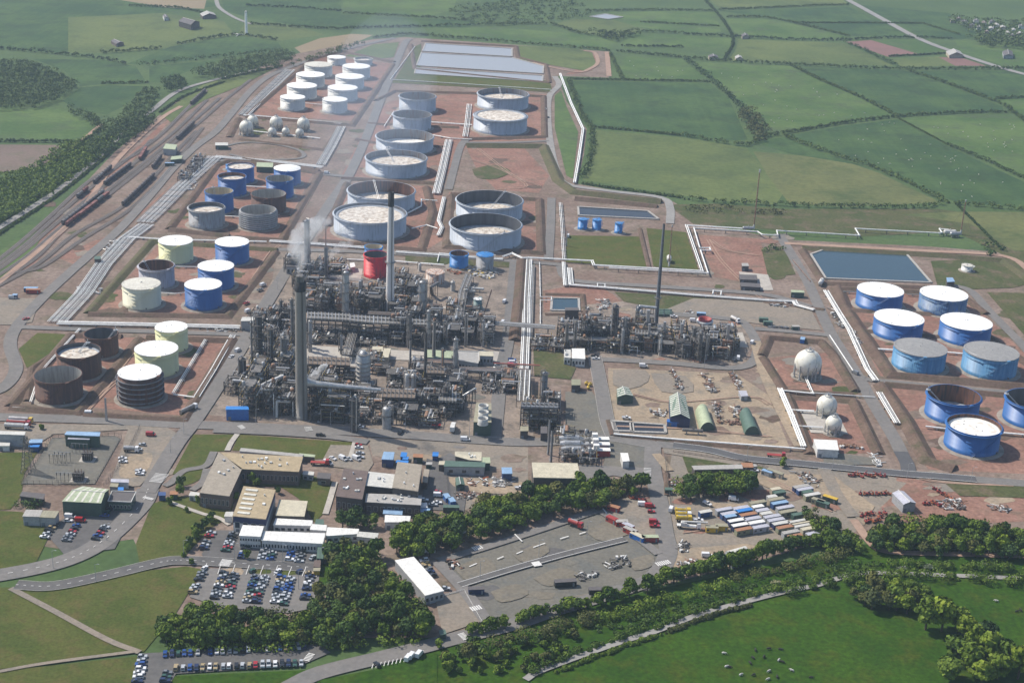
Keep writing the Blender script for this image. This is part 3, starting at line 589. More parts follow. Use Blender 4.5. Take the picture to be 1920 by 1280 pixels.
def solve_tank(px, py, w, hp):
    h = 15.0
    for _ in range(6):
        p = G(px, py, h); s = PX(p)[2]; d = (p-Vector((0, 0, CAMH))); dep = math.asin(-d.z/d.length)
        h = hp/(s*math.cos(dep))
    return p, w/2/s, h
def tank(px, py, w, hp, shell, roof, label, kind='cone', inside='crude_inside', deck='float_deck', depth=0.5, rings=0, girder=True, stair=None, ladder=None, dark_band=False, n=48):
    p, R, h = solve_tank(px, py, w, hp)
    t = thing('storage_tank', label, 'storage tank', (p.x, p.y, 0.12))
    LAND.append((px, py+hp*0.6, None))
    pad = MB(); pad.lathe([(R+3.0, 0.0), (R+1.6, 0.35), (R-0.5, 0.40)], n); pad.build('foundation', 'tank_pad', t)
    nc = max(4, int(h/2.4)); prof = []
    for i in range(nc):
        r = R-0.02*i; z0 = 0.3+(h-0.3)*i/nc; z1 = 0.3+(h-0.3)*(i+1)/nc
        prof += [(r, z0), (r, z1)]
    s = MB(); s.lathe(prof, n)
    if kind in ('open', 'float'):
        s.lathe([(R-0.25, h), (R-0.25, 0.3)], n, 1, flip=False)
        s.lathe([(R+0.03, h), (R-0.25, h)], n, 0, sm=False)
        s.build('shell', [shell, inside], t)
        g = MB(); k = 1.0 if girder else 0.45
        g.lathe([(R+0.02, h-0.9), (R+k, h-0.85), (R+k, h-0.65), (R+0.02, h-0.6)], n); g.lathe([(R, h+0.05), (R+0.25, h+0.05), (R+0.25, h-0.2), (R, h-0.2)], n, flip=True)
        g.build('wind_girder', shell, t)
        zr = h*(1-depth)
        f = MB(); f.disc(R-0.3, zr, n, 1)
        ri = (R-0.3)*0.88
        f.lathe([(R-0.32, zr+0.02), (R-0.34, zr+0.55), (ri+0.2, zr+0.6), (ri, zr+0.1)], n, 0)
        f.lathe([(ri, zr+0.12), (ri*0.5, zr+0.22), (0.01, zr+0.35)], n, 1, sm=False)
        dk = f.build('floating_roof', ['seal_ring' if deck != 'clean_deck' else 'clean_deck', deck], t)
        q = MB(); rr = random.Random(int(px*7+py))
        for i in range(7):
            a = rr.uniform(0, 6.28); d = R*rr.uniform(0.15, 0.82); q.cyl((d*math.cos(a), d*math.sin(a), zr+0.2), (d*math.cos(a), d*math.sin(a), zr+0.6), 0.3, 6)
        stuff(q.build('vent', 'galv', dk))
        if ladder is not None:
            l = MB(); a = ladder; x0, y0 = (R-0.4)*math.cos(a), (R-0.4)*math.sin(a); x1, y1 = R*0.12*math.cos(a+.4), R*0.12*math.sin(a+.4)
            A_, B_ = Vector((x0, y0, h+0.9)), Vector((x1, y1, zr+1.0)); sd = (B_-A_).cross(Vector((0, 0, 1))).normalized()*0.55
            l.cyl(A_+sd, B_+sd, 0.16, 5); l.cyl(A_-sd, B_-sd, 0.16, 5)
            for i in range(15): c = A_.lerp(B_, (i+.5)/15); l.cyl(c+sd, c-sd, 0.09, 4)
            l.box(x0, y0, h, 2.4, 2.4, 0.25, a); l.cyl((x0, y0, h), (x0, y0, h+2.4), 0.25, 5)
            l.build('rolling_ladder', 'galv', t)
    else:
        s.build('shell', shell, t)
        rise = R*(0.055 if kind == 'cone' else 0.20)
        pr = [(R+0.12, h-0.02)]+[((R+0.12)*(1-(i/6)**1), h+rise*((i/6) if kind == 'cone' else math.sin(i/6*math.pi/2))) for i in range(1, 6)]+[(0.01, h+rise)]
        rf = MB(); rf.lathe(pr, n, sm=True); rf.lathe([(R+0.12, h-0.3), (R+0.12, h)], n, 0); ro = rf.build('roof', roof, t)
        v = MB(); rr = random.Random(int(px*3+py))
        for i in range(7):
            a = rr.uniform(0, 6.28); d = R*rr.choice([0.92, 0.9, 0.3, 0.05]); z = h+rise*(1-d/R)
            v.cyl((d*math.cos(a), d*math.sin(a), z-0.1), (d*math.cos(a), d*math.sin(a), z+0.5), 0.22, 6)
        stuff(v.build('vent', 'galv', ro))
        e = MB(); a0 = rr.uniform(0, 6.28)
        for i in range(n):
            a = 2*math.pi*i/n
            e.cyl(((R-.1)*math.cos(a), (R-.1)*math.sin(a), h), ((R-.1)*math.cos(a), (R-.1)*math.sin(a), h+1.0), 0.04, 3, caps=False)
        e.lathe([(R-.08, h+1.0), (R-.14, h+1.06)], n); e.build('handrail', 'galv', ro)
        if girder and kind == 'cone':
            g = MB(); g.lathe([(R+0.02, h*0.80), (R+0.22, h*0.80+.04), (R+0.22, h*0.80+.16), (R+0.02, h*.80+.2)], n); g.build('stiffening_ring', shell, t)
    for i in range(rings):
        z = h*(0.10+0.72*i/max(1, rings-1)); g = MB()
        g.lathe([(R+0.05, z-.1), (R+1.3, z), (R+1.3, z+0.75), (R+1.1, z+0.75), (R+1.1, z+0.15), (R+.05, z+.15)], n); g.build('stiffening_ring', 'galv' if rings > 5 else 'crude_inside', t)
    # spiral stair with stringers and rails
    a0 = stair if stair is not None else rnd.uniform(3.4, 4.6)
    k = MB(); ns = max(14, int(h*1.6)); sw = h*1.25/R; prev = None
    for i in range(ns+1):
        u = i/ns; a = a0+sw*u; z = 0.4+(h-0.4)*u; ca, sa = math.cos(a), math.sin(a)
        k.box((R+0.55)*ca, (R+0.55)*sa, z, 0.9, 0.42, 0.09, a, 0, False)
        cur = Vector(((R+1.0)*ca, (R+1.0)*sa, z+1.0))
        if prev is not None: k.cyl(prev, cur, 0.05, 3, caps=False); k.cyl(prev-Vector((0, 0, 1)), cur-Vector((0, 0, 1)), 0.10, 3, caps=False)
        prev = cur
    k.box((R+.6)*math.cos(a), (R+.6)*math.sin(a), h-.1, 1.6, 2.2, .15, a); k.build('stair', shell, t)
    # manhole and nozzles low on the shell
    z_ = MB()
    for a in (a0+1.1, a0+2.3, a0+4.0): z_.cyl(((R-.05)*math.cos(a), (R-.05)*math.sin(a), 1.3), ((R+.7)*math.cos(a), (R+.7)*math.sin(a), 1.3), 0.45, 8)
    stuff(z_.build('nozzle', 'steel_grey', t))
    return t
B_, WR, CS = 'blue_paint', 'white_roof', 'crude_shell'
def rows(lst, lab):
    for (x, y, w, h), l in lst: tank(x, y, w, h, 'white_shell', WR, l % lab if '%' in l else l)
ws = 'white cone roofed tank in the far white group, '
for x, y, w, h, l in ((548.7, 181.7, 46.4, 22.3, 'nearest on the left'), (628, 186, 46.7, 23, 'nearest on the right'), (566, 160, 56, 22.3, 'second row left'), (642.5, 164, 55.8, 22, 'second row right'),
    (582, 139.4, 53.5, 21.5, 'third row left'), (655.7, 143, 54, 21.5, 'third row right'), (668, 124, 52, 21, 'fourth row right'), (631, 107, 34.5, 13, 'small one at the back')):
    tank(x, y, w, h, 'white_shell', WR, ws+l, n=40)
tank(597, 120.7, 52, 21, 'white_shell', 'dull_white_roof', 'dull topped white tank among bright roofed ones, fourth row left', n=40)
tank(681.5, 110, 34, 11, 'white_shell', '', 'small low open topped white tank at back of far group', 'float', 'pale_inside', depth=.35, n=40)
cr = 'grey blue open topped crude tank '
tank(783, 180, 69, 26, CS, '', cr+'with empty dark inside, farthest in its column', 'open', depth=.93, n=56)
tank(773, 214.5, 72, 25, CS, '', cr+'with empty dark inside, second in its column', 'open', depth=.9, n=56)
tank(759, 255, 107.5, 23, CS, '', cr+'with thin white crescent of roof, third in its column', 'float', depth=.80, deck='clean_deck', n=64)
tank(743, 295, 114.5, 26, CS, '', cr+'with stained roof and ladder, fourth in its column', 'float', depth=.45, ladder=2.0, n=64)
tank(715, 356, 126, 29, CS, '', cr+'with rusty inside behind the tall far chimney', 'float', inside='rust_inside', depth=.78, ladder=1.9, n=64)
tank(694, 399, 136, 33, CS, '', cr+'with brimming white roof behind the red tank', 'float', depth=.17, ladder=None, n=72)
tank(918, 374, 125, 29, CS, '', cr+'with long ladder, farther of the right pair', 'float', inside='dark_inside', depth=.80, ladder=1.1, n=64)
tank(911, 419, 134.5, 33, CS, '', cr+'with deep dark inside, nearer of the right pair', 'float', inside='dark_inside', depth=.72, ladder=-1.0, n=72)
tank(943.5, 175.3, 96, 23.4, CS, '', cr+'with half sunk white roof by the lagoons', 'float', depth=.45, ladder=1.75, n=64)
tank(938.6, 216, 100.6, 26.4, CS, '', cr+'filled to the brim with speckled white roof', 'float', depth=.06, n=64)
tank(451, 311, 50, 28.5, B_, '', 'blue tank with stained white floating roof, farthest left of its group', 'float', 'rust_inside', depth=.1, girder=False)
tank(538.6, 315, 50, 29, B_, 'white_roof', 'blue tank with silvery white domed roof', 'dome')
tank(435, 330, 52.5, 33, B_, '', 'blue tank with rusty rim and low white floating roof', 'float', 'rust_inside', depth=.22, girder=False)
tank(524.7, 334.7, 51, 33, B_, '', 'blue open tank with plain grey inside', 'open', 'pale_inside', depth=.8, girder=False)
tank(410.6, 358, 53, 36, B_, '', 'blue open tank with beige inside', 'open', 'beige_inside', depth=.9, girder=False, ladder=2.2)
tank(503.5, 363, 65, 31, 'rust_shell', '', 'rusty brown open tank with pale inside between blue tanks', 'open', 'pale_inside', depth=.9, girder=False)
tank(387, 388, 67, 33, 'grey_shell', '', 'grey tank with white floating roof nearest the pipe track', 'float', 'dark_inside', depth=.26)
tank(484, 393, 66, 31, 'grey_shell', '', 'grey open tank belted with many stiffening rings', 'open', 'pale_inside', depth=.9, rings=7)
tank(329, 450.6, 63.5, 36, 'cream_paint', WR, 'cream white roofed tank, farther cream one of the blue group')
tank(435, 453, 63, 35.5, B_, WR, 'blue white roofed tank, farthest of three in a row')
tank(293, 497, 65.6, 36, 'lilac_grey_shell', '', 'lilac grey open tank with dark inside between cream tanks', 'open', 'rust_inside', depth=.9, ladder=2.6)
tank(404.7, 498, 67, 38, B_, WR, 'blue white roofed tank, middle of three in a row')
tank(264.7, 531.6, 71, 39, 'pale_cream_paint', 'dull_white_roof', 'pale cream tank with dull off white roof')
tank(381, 532.5, 69, 40, B_, WR, 'blue white roofed tank, nearest of three in a row')
tank(321, 612.5, 60, 40, 'cream_paint', WR, 'cream white roofed tank, farther of the near left pair')
tank(293, 653, 80, 42, 'cream_paint', WR, 'cream white roofed tank, nearer of the near left pair')
tank(261.7, 697, 80, 50, 'rust_shell', WR, 'brown tank with white roof wrapped in grey scaffold rings', rings=5)
tank(189, 625, 62, 36, 'rust_shell', '', 'rusty brown open tank with dark inside, farthest of three', 'open', 'dark_inside', depth=.75, ladder=.7, girder=False)
tank(147, 657, 81, 43, 'rust_shell', '', 'rusty brown tank with blotched white floating roof', 'float', 'dark_inside', depth=.2, ladder=1.4, girder=False)
tank(108.6, 702, 87, 41, 'rust_shell', '', 'rusty brown open tank with pale grey inside, nearest of three', 'open', 'pale_inside', depth=.9, girder=False)
tank(1651, 543, 86, 30, B_, WR, 'blue white roofed tank beside the reservoir, back row left')
tank(1770, 550, 88, 30, 'patchy_blue_paint', WR, 'patchy faded blue white roofed tank, back row right')
tank(1686, 595, 92, 31, B_, WR, 'blue white roofed tank, middle row left of right farm')
tank(1812, 602.6, 95, 32, B_, WR, 'blue white roofed tank, middle row right of right farm')
tank(1726, 651, 98, 35, 'pale_blue_paint', 'grey_roof', 'pale blue tank with grey roof, left one of the pair')
tank(1859, 658, 101, 37, 'pale_blue_paint', 'grey_roof', 'pale blue tank with grey roof, right one of the pair')
tank(1789, 740, 98.5, 39, B_, '', 'deep blue open tank with rusty inside and ladder', 'open', 'rust_inside', depth=.85, ladder=2.75)
tank(1827, 796, 101, 41, B_, '', 'deep blue tank with clean white floating roof', 'float', 'rust_inside', deck='clean_deck', depth=.2)
tank(1938, 748, 101, 40, B_, '', 'deep blue open tank cut by the right edge', 'open', 'dark_inside', depth=.85, ladder=2.75)
BB = 'bright_blue_paint'
for x, y, w, l in ((1093, 410.5, 18, 'left'), (1119.5, 411.5, 17, 'middle'), (1160.6, 418, 15, 'right')):
    tank(x, y, w, 19, BB, BB, 'small bright blue tank by dark pond, %s of three' % l, girder=False, n=24)
tank(700.5, 462, 34, 22, BB, '', 'small bright blue open tank behind the red tank', 'open', 'beige_inside', depth=.6, girder=False, n=32)
tank(705, 477, 46, 40, 'red_paint', '', 'bright red open topped tank beside the far chimney', 'open', 'dark_inside', depth=.5, girder=False)
tank(861, 475, 35, 25, BB, '', 'small bright blue open tank beside blue capped grey tank', 'open', 'rust_inside', depth=.5, girder=False, n=32)
tank(909.5, 477, 33, 27, 'grey_shell', BB, 'small grey tank with bright blue domed roof', 'dome', n=32)
tank(816, 509, 35.6, 21, 'rusty_white', 'rusty_white', 'rust streaked white tank inside the process area', girder=False, n=32)
tank(896, 560, 16, 19, 'green_grey_paint', WR, 'small green grey tank with white roof in the plant', girder=False, n=24)
tank(1814, 497, 21, 11, 'white_shell', 'dull_white_roof', 'small lone white tank beyond the reservoir', girder=False, n=24)
tank(429, 309, 12, 9, BB, BB, 'tiny bright blue tank beside the far pipe track', girder=False, n=20)
tank(452.5, 673, 11, 12, 'white_shell', WR, 'tiny white tank beside the works road', girder=False, n=20)
LAND[:] = []

def sphere(cx, cy, D, yb, label, nleg=9):
    g = G(cx, yb-D*0.16); s = PX(g)[2]; R = D/2/s; zc = R*1.25
    for _ in range(8):
        q = PX((g.x, g.y, zc)); zc += (q[1]-cy)/q[2]/0.93
    R = D/2/PX((g.x, g.y, zc))[2]
    zc = max(zc, R*1.12)
    t = thing('gas_sphere', label, 'gas sphere', (g.x, g.y, 0.3))
    b = MB(); n = 32; b.lathe([(max(.01, R*math.sin(math.pi*i/18)), zc-R*math.cos(math.pi*i/18)) for i in range(19)], n); b.build('vessel', 'sphere_white', t)
    for i in range(nleg):
        a = 2*math.pi*(i+.3)/nleg; x, y = R*.97*math.cos(a), R*.97*math.sin(a)
        l = MB(); l.cyl((x, y, 0), (x, y, zc), R*.045+.12, 8); l.cyl((x, y, 0), (x, y, .9), R*.06+.35, 8); l.build('leg', 'sphere_leg', t)
    k = MB()
    for i in range(nleg):
        a, c = 2*math.pi*(i+.3)/nleg, 2*math.pi*(i+1.3)/nleg; r = R*.97
        k.cyl((r*math.cos(a), r*math.sin(a), .8), (r*math.cos(c), r*math.sin(c), zc*.75), .1, 4); k.cyl((r*math.cos(c), r*math.sin(c), .8), (r*math.cos(a), r*math.sin(a), zc*.75), .1, 4)
    k.build('bracing', 'sphere_leg', t)
    p = MB(); top = zc+R; r_ = R*.22
    p.lathe([(r_, top-.3), (r_+.9, top-.3), (r_+.9, top-.1), (r_, top-.1)], 12)
    for i in range(10): a = .628*i; p.cyl(((r_+.8)*math.cos(a), (r_+.8)*math.sin(a), top), ((r_+.8)*math.cos(a), (r_+.8)*math.sin(a), top+1.2), .08, 4)
    p.lathe([(r_+.8, top+1.1), (r_+.85, top+1.2)], 12); p.cyl((0, 0, top-.3), (0, 0, top+1.8), .4, 8); p.cyl((.9, .3, top-.3), (.9, .3, top+1.3), .25, 6)
    p.build('top_platform', 'galv', t)
    s_ = MB(); m_ = 22; pr = None
    for i in range(m_+1):
        u = i/m_; th = math.pi*(0.62-0.60*u); a = -1.35+u*.5; rr = R+.35
        c = Vector((rr*math.sin(th)*math.cos(a), rr*math.sin(th)*math.sin(a), zc+rr*math.cos(th)))
        if pr is not None: s_.cyl(pr, c, .16, 4); s_.cyl(pr+Vector((.5, 0, .7)), c+Vector((.5, 0, .7)), .06, 4)
        pr = c
    s_.cyl((R*math.sin(math.pi*.62)*math.cos(-1.35), R*math.sin(math.pi*.62)*math.sin(-1.35)-.3, 0), (R*math.sin(math.pi*.62)*math.cos(-1.35), R*math.sin(math.pi*.62)*math.sin(-1.35)-.3, zc-R*.35), .3, 6)
    s_.build('stairway', 'galv', t)
    d = MB(); d.lathe([(R+1.4, 0), (R+1.4, .12), (.01, .14)], 24); d.build('plinth', 'tank_pad', t)
sphere(1512, 681, 51, 715, 'largest white gas sphere on legs, right of the storage yard', 10)
sphere(1548, 759.5, 38, 785, 'mid sized white gas sphere, farther of the near pair', 8)
sphere(1561, 794, 31, 817, 'small white gas sphere, nearer of the near pair', 7)
sphere(462, 239, 25.5, 257, 'large white gas sphere at left end of the far cluster')
sphere(474, 227, 21, 242, 'white gas sphere half hidden behind leftmost far sphere')
sphere(518, 232, 24, 247, 'large white gas sphere in middle of the far cluster')
sphere(569, 234, 23.5, 249, 'large white gas sphere at right end of the far cluster')
sphere(510.6, 248, 15.5, 258, 'small white gas sphere, left of three in front row', 7)
sphere(536, 248, 14.5, 257, 'small white gas sphere, middle of three in front row', 7)
sphere(562, 251, 15.5, 260, 'small white gas sphere, right of three in front row', 7)
# ------------------------------------------------------------------ earth bunds and pipe tracks
def offm(P, d):
    out = []; n = len(P)
    for i, p in enumerate(P):
        a = (P[i]-P[i-1]) if i else (P[1]-P[0]); c = (P[i+1]-P[i]) if i < n-1 else (P[-1]-P[-2])
        a = Vector((a.x, a.y, 0)).normalized(); c = Vector((c.x, c.y, 0)).normalized()
        na, nc = Vector((-a.y, a.x, 0)), Vector((-c.y, c.x, 0)); m = na+nc
        if m.length < 1e-3: m = na
        m.normalize(); k = max(0.45, m.dot(na)); out.append(p+m*(d/k))
    return out
def bund(pts, h=2.0, wb=8.0, wt=1.6, m='bund_earth', closed=False):
    P = [G(*p) for p in pts]
    if closed: P = P+[P[0]]
    Q = []
    for a, c in zip(P, P[1:]):
        k = max(1, int((c-a).length/25))
        Q += [a.lerp(c, i/k) for i in range(k)]
    Q.append(P[-1]); rr = random.Random(len(pts)); mb = MB()
    L1, L2, L3, L4 = offm(Q, wb/2), offm(Q, wt/2), offm(Q, -wt/2), offm(Q, -wb/2); n = len(Q)
    hs = [h*(0.9+0.2*rr.random()) for _ in Q]
    v = [(p.x, p.y, 0.05) for p in L1]+[(p.x, p.y, z) for p, z in zip(L2, hs)]+[(p.x, p.y, z) for p, z in zip(L3, hs)]+[(p.x, p.y, 0.05) for p in L4]
    mb.add(v, [(r*n+i, (r+1)*n+i, (r+1)*n+i+1, r*n+i+1) for r in range(3) for i in range(n-1)], 0, False)
    mb.add([v[0], v[n], v[2*n], v[3*n]], [(0, 1, 2, 3)]); mb.add([v[n-1], v[2*n-1], v[3*n-1], v[4*n-1]], [(3, 2, 1, 0)])
    return struct(mb.build('earth_bund', m))
for p, kw in (
  ([(20, 762), (132, 630), (228, 632)], {}), ([(20, 764), (146, 776), (262, 636)], {}), ([(158, 778), (345, 788), (434, 640), (275, 634)], {}), ([(50, 752), (60, 690), (135, 640)], dict(h=1.2, wb=5)),
  ([(166, 588), (285, 454), (400, 462), (520, 470)], dict(m='bund_grass')), ([(166, 590), (300, 592), (426, 594), (518, 474)], {}), ([(225, 590), (330, 470)], dict(h=1)),
  ([(318, 430), (405, 312), (430, 302), (600, 326), (528, 452), (440, 446)], {}), ([(318, 432), (430, 444)], {}), ([(420, 392), (560, 404)], dict(h=1)), ([(455, 300), (598, 322)], {}),
  ([(462, 218), (585, 112), (640, 98), (740, 118)], {}), ([(462, 220), (660, 236), (738, 122)], {}), ([(450, 262), (610, 282), (640, 240)], dict(h=1.4)), ([(430, 258), (448, 222)], dict(h=1.4)),
  ([(705, 190), (740, 172), (880, 176), (1020, 182), (1022, 258), (880, 262)], {}), ([(690, 232), (720, 234), (860, 240)], dict(h=1.5)), ([(668, 262), (700, 268), (830, 276)], dict(h=1.5)),
  ([(640, 336), (820, 345)], {}), ([(615, 425), (650, 345)], {}), ([(598, 452), (790, 470), (812, 400), (800, 352)], {}), ([(845, 365), (1012, 376), (1016, 476), (838, 464), (846, 368)], {}),
  ([(875, 275), (1020, 276), (1048, 340), (1078, 362), (1240, 380)], dict(h=3, wb=12, m='bund_grass')), ([(1078, 374), (1232, 388)], dict(h=2.5, wb=10)), ([(980, 490), (975, 560), (966, 640)], dict(h=3, wb=11)),
  ([(1570, 540), (1586, 580), (1672, 704), (1960, 730)], dict(h=2.6, wb=11)), ([(1592, 582), (1800, 592), (1950, 700)], dict(h=1.6)), ([(1620, 622), (1860, 640)], dict(h=1.6)), ([(1570, 542), (1800, 552), (1850, 590)], {}),
  ([(1652, 722), (1700, 790), (1740, 865), (1790, 880)], dict(h=2.6, wb=11)), ([(1660, 722), (1960, 748)], {}), ([(1505, 466), (1760, 480), (1880, 490), (1935, 530)], dict(h=2.6, wb=10, m='bund_grass')), ([(1505, 470), (1546, 532), (1780, 542)], dict(h=1.8)),
  ([(1428, 668), (1442, 634), (1540, 642), (1565, 668), (1605, 735)], {}), ([(1430, 672), (1470, 735), (1600, 742)], {}), ([(1476, 742), (1520, 852)], {}), ([(1600, 752), (1648, 852)], {}), ([(1480, 745), (1598, 752)], dict(h=1.2)),
  ([(1150, 818), (1300, 832), (1480, 846)], dict(h=1.0, wb=4)), ([(1432, 566), (1545, 582)], dict(h=1.2)), ([(1022, 552), (1092, 554), (1096, 590), (1022, 590)], dict(h=1.2, wb=5)),
  ([(1200, 430), (1218, 505)], dict(h=1.2, wb=4)), ([(1250, 888), (1250, 930)], dict(h=1.0, wb=4)), ([(1140, 790), (1148, 818)], dict(h=1.2, wb=4)),
  ([(770, 84), (778, 130), (1030, 156)], dict(h=1.4, wb=7)), ([(790, 78), (968, 88), (972, 108), (1024, 122), (1030, 156)], dict(h=1.4, wb=7)), ([(735, 150), (1034, 174)], dict(h=.8, wb=4, m='bund_grass')),
  ):
    bund(p, **kw)

mat('pipe_white', (0.78, 0.775, 0.74), 0.4, 0.08, 0.4)
mat('pipe_grey', (0.245, 0.222, 0.195), 0.4, 0.12, 0.4, metal=0.1)
mat('pipe_silver', (0.44, 0.425, 0.40), 0.35, 0.10, 0.4, metal=0.4)
mat('pipe_rust', (0.21, 0.125, 0.09), 0.7, 0.25, 0.5)
mat('pipe_red', (0.36, 0.06, 0.045), 0.5, 0.15, 0.5)
mat('sleeper', (0.30, 0.285, 0.26), 0.9, 0.12, 0.5)
PIPES = []
def pipes(pts, n, label, pitch=1.15, r=0.34, z=1.1, mats=('pipe_white', 'pipe_white', 'pipe_silver'), step=14.0, name='pipe_track', flat=False, post=0.18):
    P = [G(q[0], q[1], 0) for q in pts]; zs = [(q[2] if len(q) > 2 else z) for q in pts]
    c = P[0].copy(); t = thing(name, label, 'pipeline', (c.x, c.y, 0)); rr = random.Random(int(pts[0][0]*13+pts[0][1]))
    for i in range(n):
        Q = offm(P, (i-(n-1)/2)*pitch); ri = r*rr.choice([0.75, 0.9, 1.0, 1.15]); m = MB()
        Q = [Vector((q.x-c.x, q.y-c.y, zz+ri)) for q, zz in zip(Q, zs)]
        m.tube(Q, ri, 6)
        for q in Q[1:-1]: m.box(q.x, q.y, q.z-ri, ri*2, ri*2, ri*2)
        m.build('pipe', mats[i % len(mats)], t)
    s = MB()
    for (a, za), (b2, zb) in zip(zip(P, zs), zip(P[1:], zs[1:])):
        d = b2-a; L_ = d.length; an = math.atan2(d.y, d.x); k = max(1, int(L_/step))
        for i in range(k):
            u = (i+.5)/k; p = a.lerp(b2, u)-c; zz = za+(zb-za)*u; w = n*pitch+.5
            if zz < 2: s.box(p.x, p.y, 0, .5, w, zz, an)
            else:
                for sd in (-1, 1): s.box(p.x-math.sin(an)*sd*w/2, p.y+math.cos(an)*sd*w/2, 0, post*2, post*2, zz, an)
                s.box(p.x, p.y, zz-.4, .4, w, .38, an)
    stuff(s.build('supports', 'sleeper' if max(zs) < 2 else 'steel_grey', t)); return t
PT = pipes
PT([(106, 607), (156, 554), (194, 498), (237, 451), (275, 423)], 11, 'broad white pipe track left of the cream tanks', 1.2, .30)
PT([(270, 420), (296, 396), (339, 353), (403, 296)], 12, 'broad white pipe track left of the far blue tanks', 1.2, .30)
PT([(457, 218), (500, 175), (544, 133)], 9, 'white pipe track left of the far white tanks', 1.4, .38)
PT([(403, 296), (520, 306), (605, 316)], 5, 'white pipe track behind the far blue tanks', 1.4, .38)
PT([(601, 312), (622, 276), (640, 240)], 6, 'white pipe track right of the far gas spheres', 1.5, .38)
PT([(457, 218), (550, 226), (640, 234)], 4, 'white pipe track between far gas spheres and white tanks', 1.5, .38)
PT([(470, 248), (600, 262)], 2, 'thin white pipes in front of the far gas spheres', 1.4, .4)
PT([(108, 609), (300, 613), (450, 617)], 5, 'white pipe track between the two near left tank groups', 1.1, .42)
PT([(437, 632), (400, 698), (369, 748)], 4, 'white pipe track on right side of the near left bund', 1.0, .34)
PT([(387, 639), (325, 742)], 3, 'white pipes inside bund beside the cream tanks', .9, .3); PT([(325, 743), (369, 749)], 2, 'short white pipes beside the scaffolded tank', .8, .3)
PT([(58, 757), (77, 700), (150, 620)], 2, 'white pipes left of the rusty brown tanks', .9, .32); PT([(24, 766), (90, 772)], 2, 'thin pipes in front of the nearest rusty tank', .8, .28)
PT([(991, 489), (987, 560), (986, 620), (983, 690), (978, 742)], 5, 'broad white pipe track running down beside the plant', 1.2, .48, mats=('pipe_white', 'pipe_white', 'pipe_grey', 'pipe_white'))
PT([(999, 500), (997, 560), (994, 640)], 3, 'grey pipe track right of the broad white one', 1.0, .4, mats=('pipe_grey', 'pipe_silver'))
PT([(1051, 383), (1054, 420), (1058, 489)], 3, 'white pipe track left of the grass plots', 1.2, .30)
PT([(943, 487), (960, 481), (979, 490), (991, 489), (1110, 495), (1113, 503), (1316, 514), (1286.6, 428), (1391, 434)], 2, 'white pipes looping right around the grass plots', 1.4, .42, 2.2, ('pipe_white',))
PT([(1141, 509), (1327, 519), (1313, 476), (1332, 476), (1330, 471.6), (1311.6, 471.6), (1300.6, 434), (1420, 441), (1429, 446.6), (1457.5, 447.5), (1456, 439), (1604, 447.5), (1610.6, 448), (1603, 435), (1760.6, 443.4), (1765, 442.5), (1760.6, 435.6), (1778, 437)], 1, 'long kinked white pipe running to the far right flare', 1.2, .5, 2.4, ('pipe_white',))
PT([(1068, 506), (1071, 537), (1135, 542), (1300, 556), (1440, 566), (1489, 568), (1493, 575), (1526, 584)], 4, 'white pipe track behind the right process unit', 1.0, .42)
PT([(1057, 495), (1060, 539)], 3, 'short white pipes left of the small pond', 1.1, .4)
PT([(1011.6, 495), (1013, 560), (1034, 560), (1034, 566), (1013, 566), (1013, 611)], 1, 'single white pipe with loop left of small pond', 1, .42, mats=('pipe_white',))
PT([(1120, 542), (1120, 536), (1134, 537), (1134, 543)], 1, 'white expansion loop near the dirt crossing', 1, .4, 1.6, ('pipe_white',)); PT([(1336, 556), (1337, 550), (1352, 551), (1351, 558)], 1, 'white expansion loop behind the red silo', 1, .4, 1.6, ('pipe_white',))
PT([(1548, 548), (1570, 585), (1592, 620), (1626, 695), (1642, 717)], 4, 'white pipe track along the right farm road', 1.1, .42)
PT([(1648, 739), (1682, 797)], 4, 'white pipe track beside the deep blue tanks', 1.1, .42)
PT([(1461.6, 734), (1484, 786), (1506, 843)], 3, 'white pipe track left of the near gas spheres', 1.2, .5, 1.6, ('pipe_white',))
PT([(1509, 846), (1400, 838), (1220, 824), (1150, 818)], 2, 'long white pipes along front of the storage yard', .9, .42, 1.3, ('pipe_white',))
PT([(1510, 712), (1523, 742), (1463, 736)], 2, 'white pipes from the largest sphere to the track', 1.0, .4, 1.4, ('pipe_white',)); PT([(1482, 773.6), (1526, 776)], 2, 'white pipes to the mid sized sphere', .9, .4, 1.4, ('pipe_white',))
PT([(1493.6, 803), (1543, 806)], 2, 'white pipes to the small near sphere', .9, .4, 1.4, ('pipe_white',)); PT([(1522, 740), (1640, 748)], 1, 'thin white pipe right of the largest sphere', 1, .3, mats=('pipe_white',))
PT([(841.5, 265), (830, 318), (818, 366)], 6, 'white pipe track between the crude tank columns', 1.3, .46); PT([(833, 373), (823, 417), (829, 430), (822, 445)], 3, 'white pipes between the nearest crude tanks', 1.2, .46)
PT([(880, 198), (876, 235), (872, 259)], 4, 'white pipe track left of the brimming crude tank', 1.5, .38); PT([(808, 232), (885, 237)], 2, 'white pipes joining the crude tank columns', 1.2, .45)
PT([(812, 256), (845, 262), (885, 264)], 2, 'white pipes right of third crude tank', 1.2, .45); PT([(742, 475), (943, 489)], 4, 'white pipe track behind the process plant', 1.1, .42); PT([(505, 455), (600, 461), (690, 468)], 4, 'white pipe track in front of the brimming crude tank', 1.0, .42)
PT([(620, 488), (690, 491)], 2, 'white pipes left of the red tank', 1, .4, mats=('pipe_white',)); PT([(740, 493), (832, 500)], 2, 'white pipes right of the far chimney', 1, .4, mats=('pipe_white',)); PT([(820, 494), (824, 478), (845, 480)], 1, 'single bent white pipe behind rust streaked tank', 1, .45, mats=('pipe_white',))
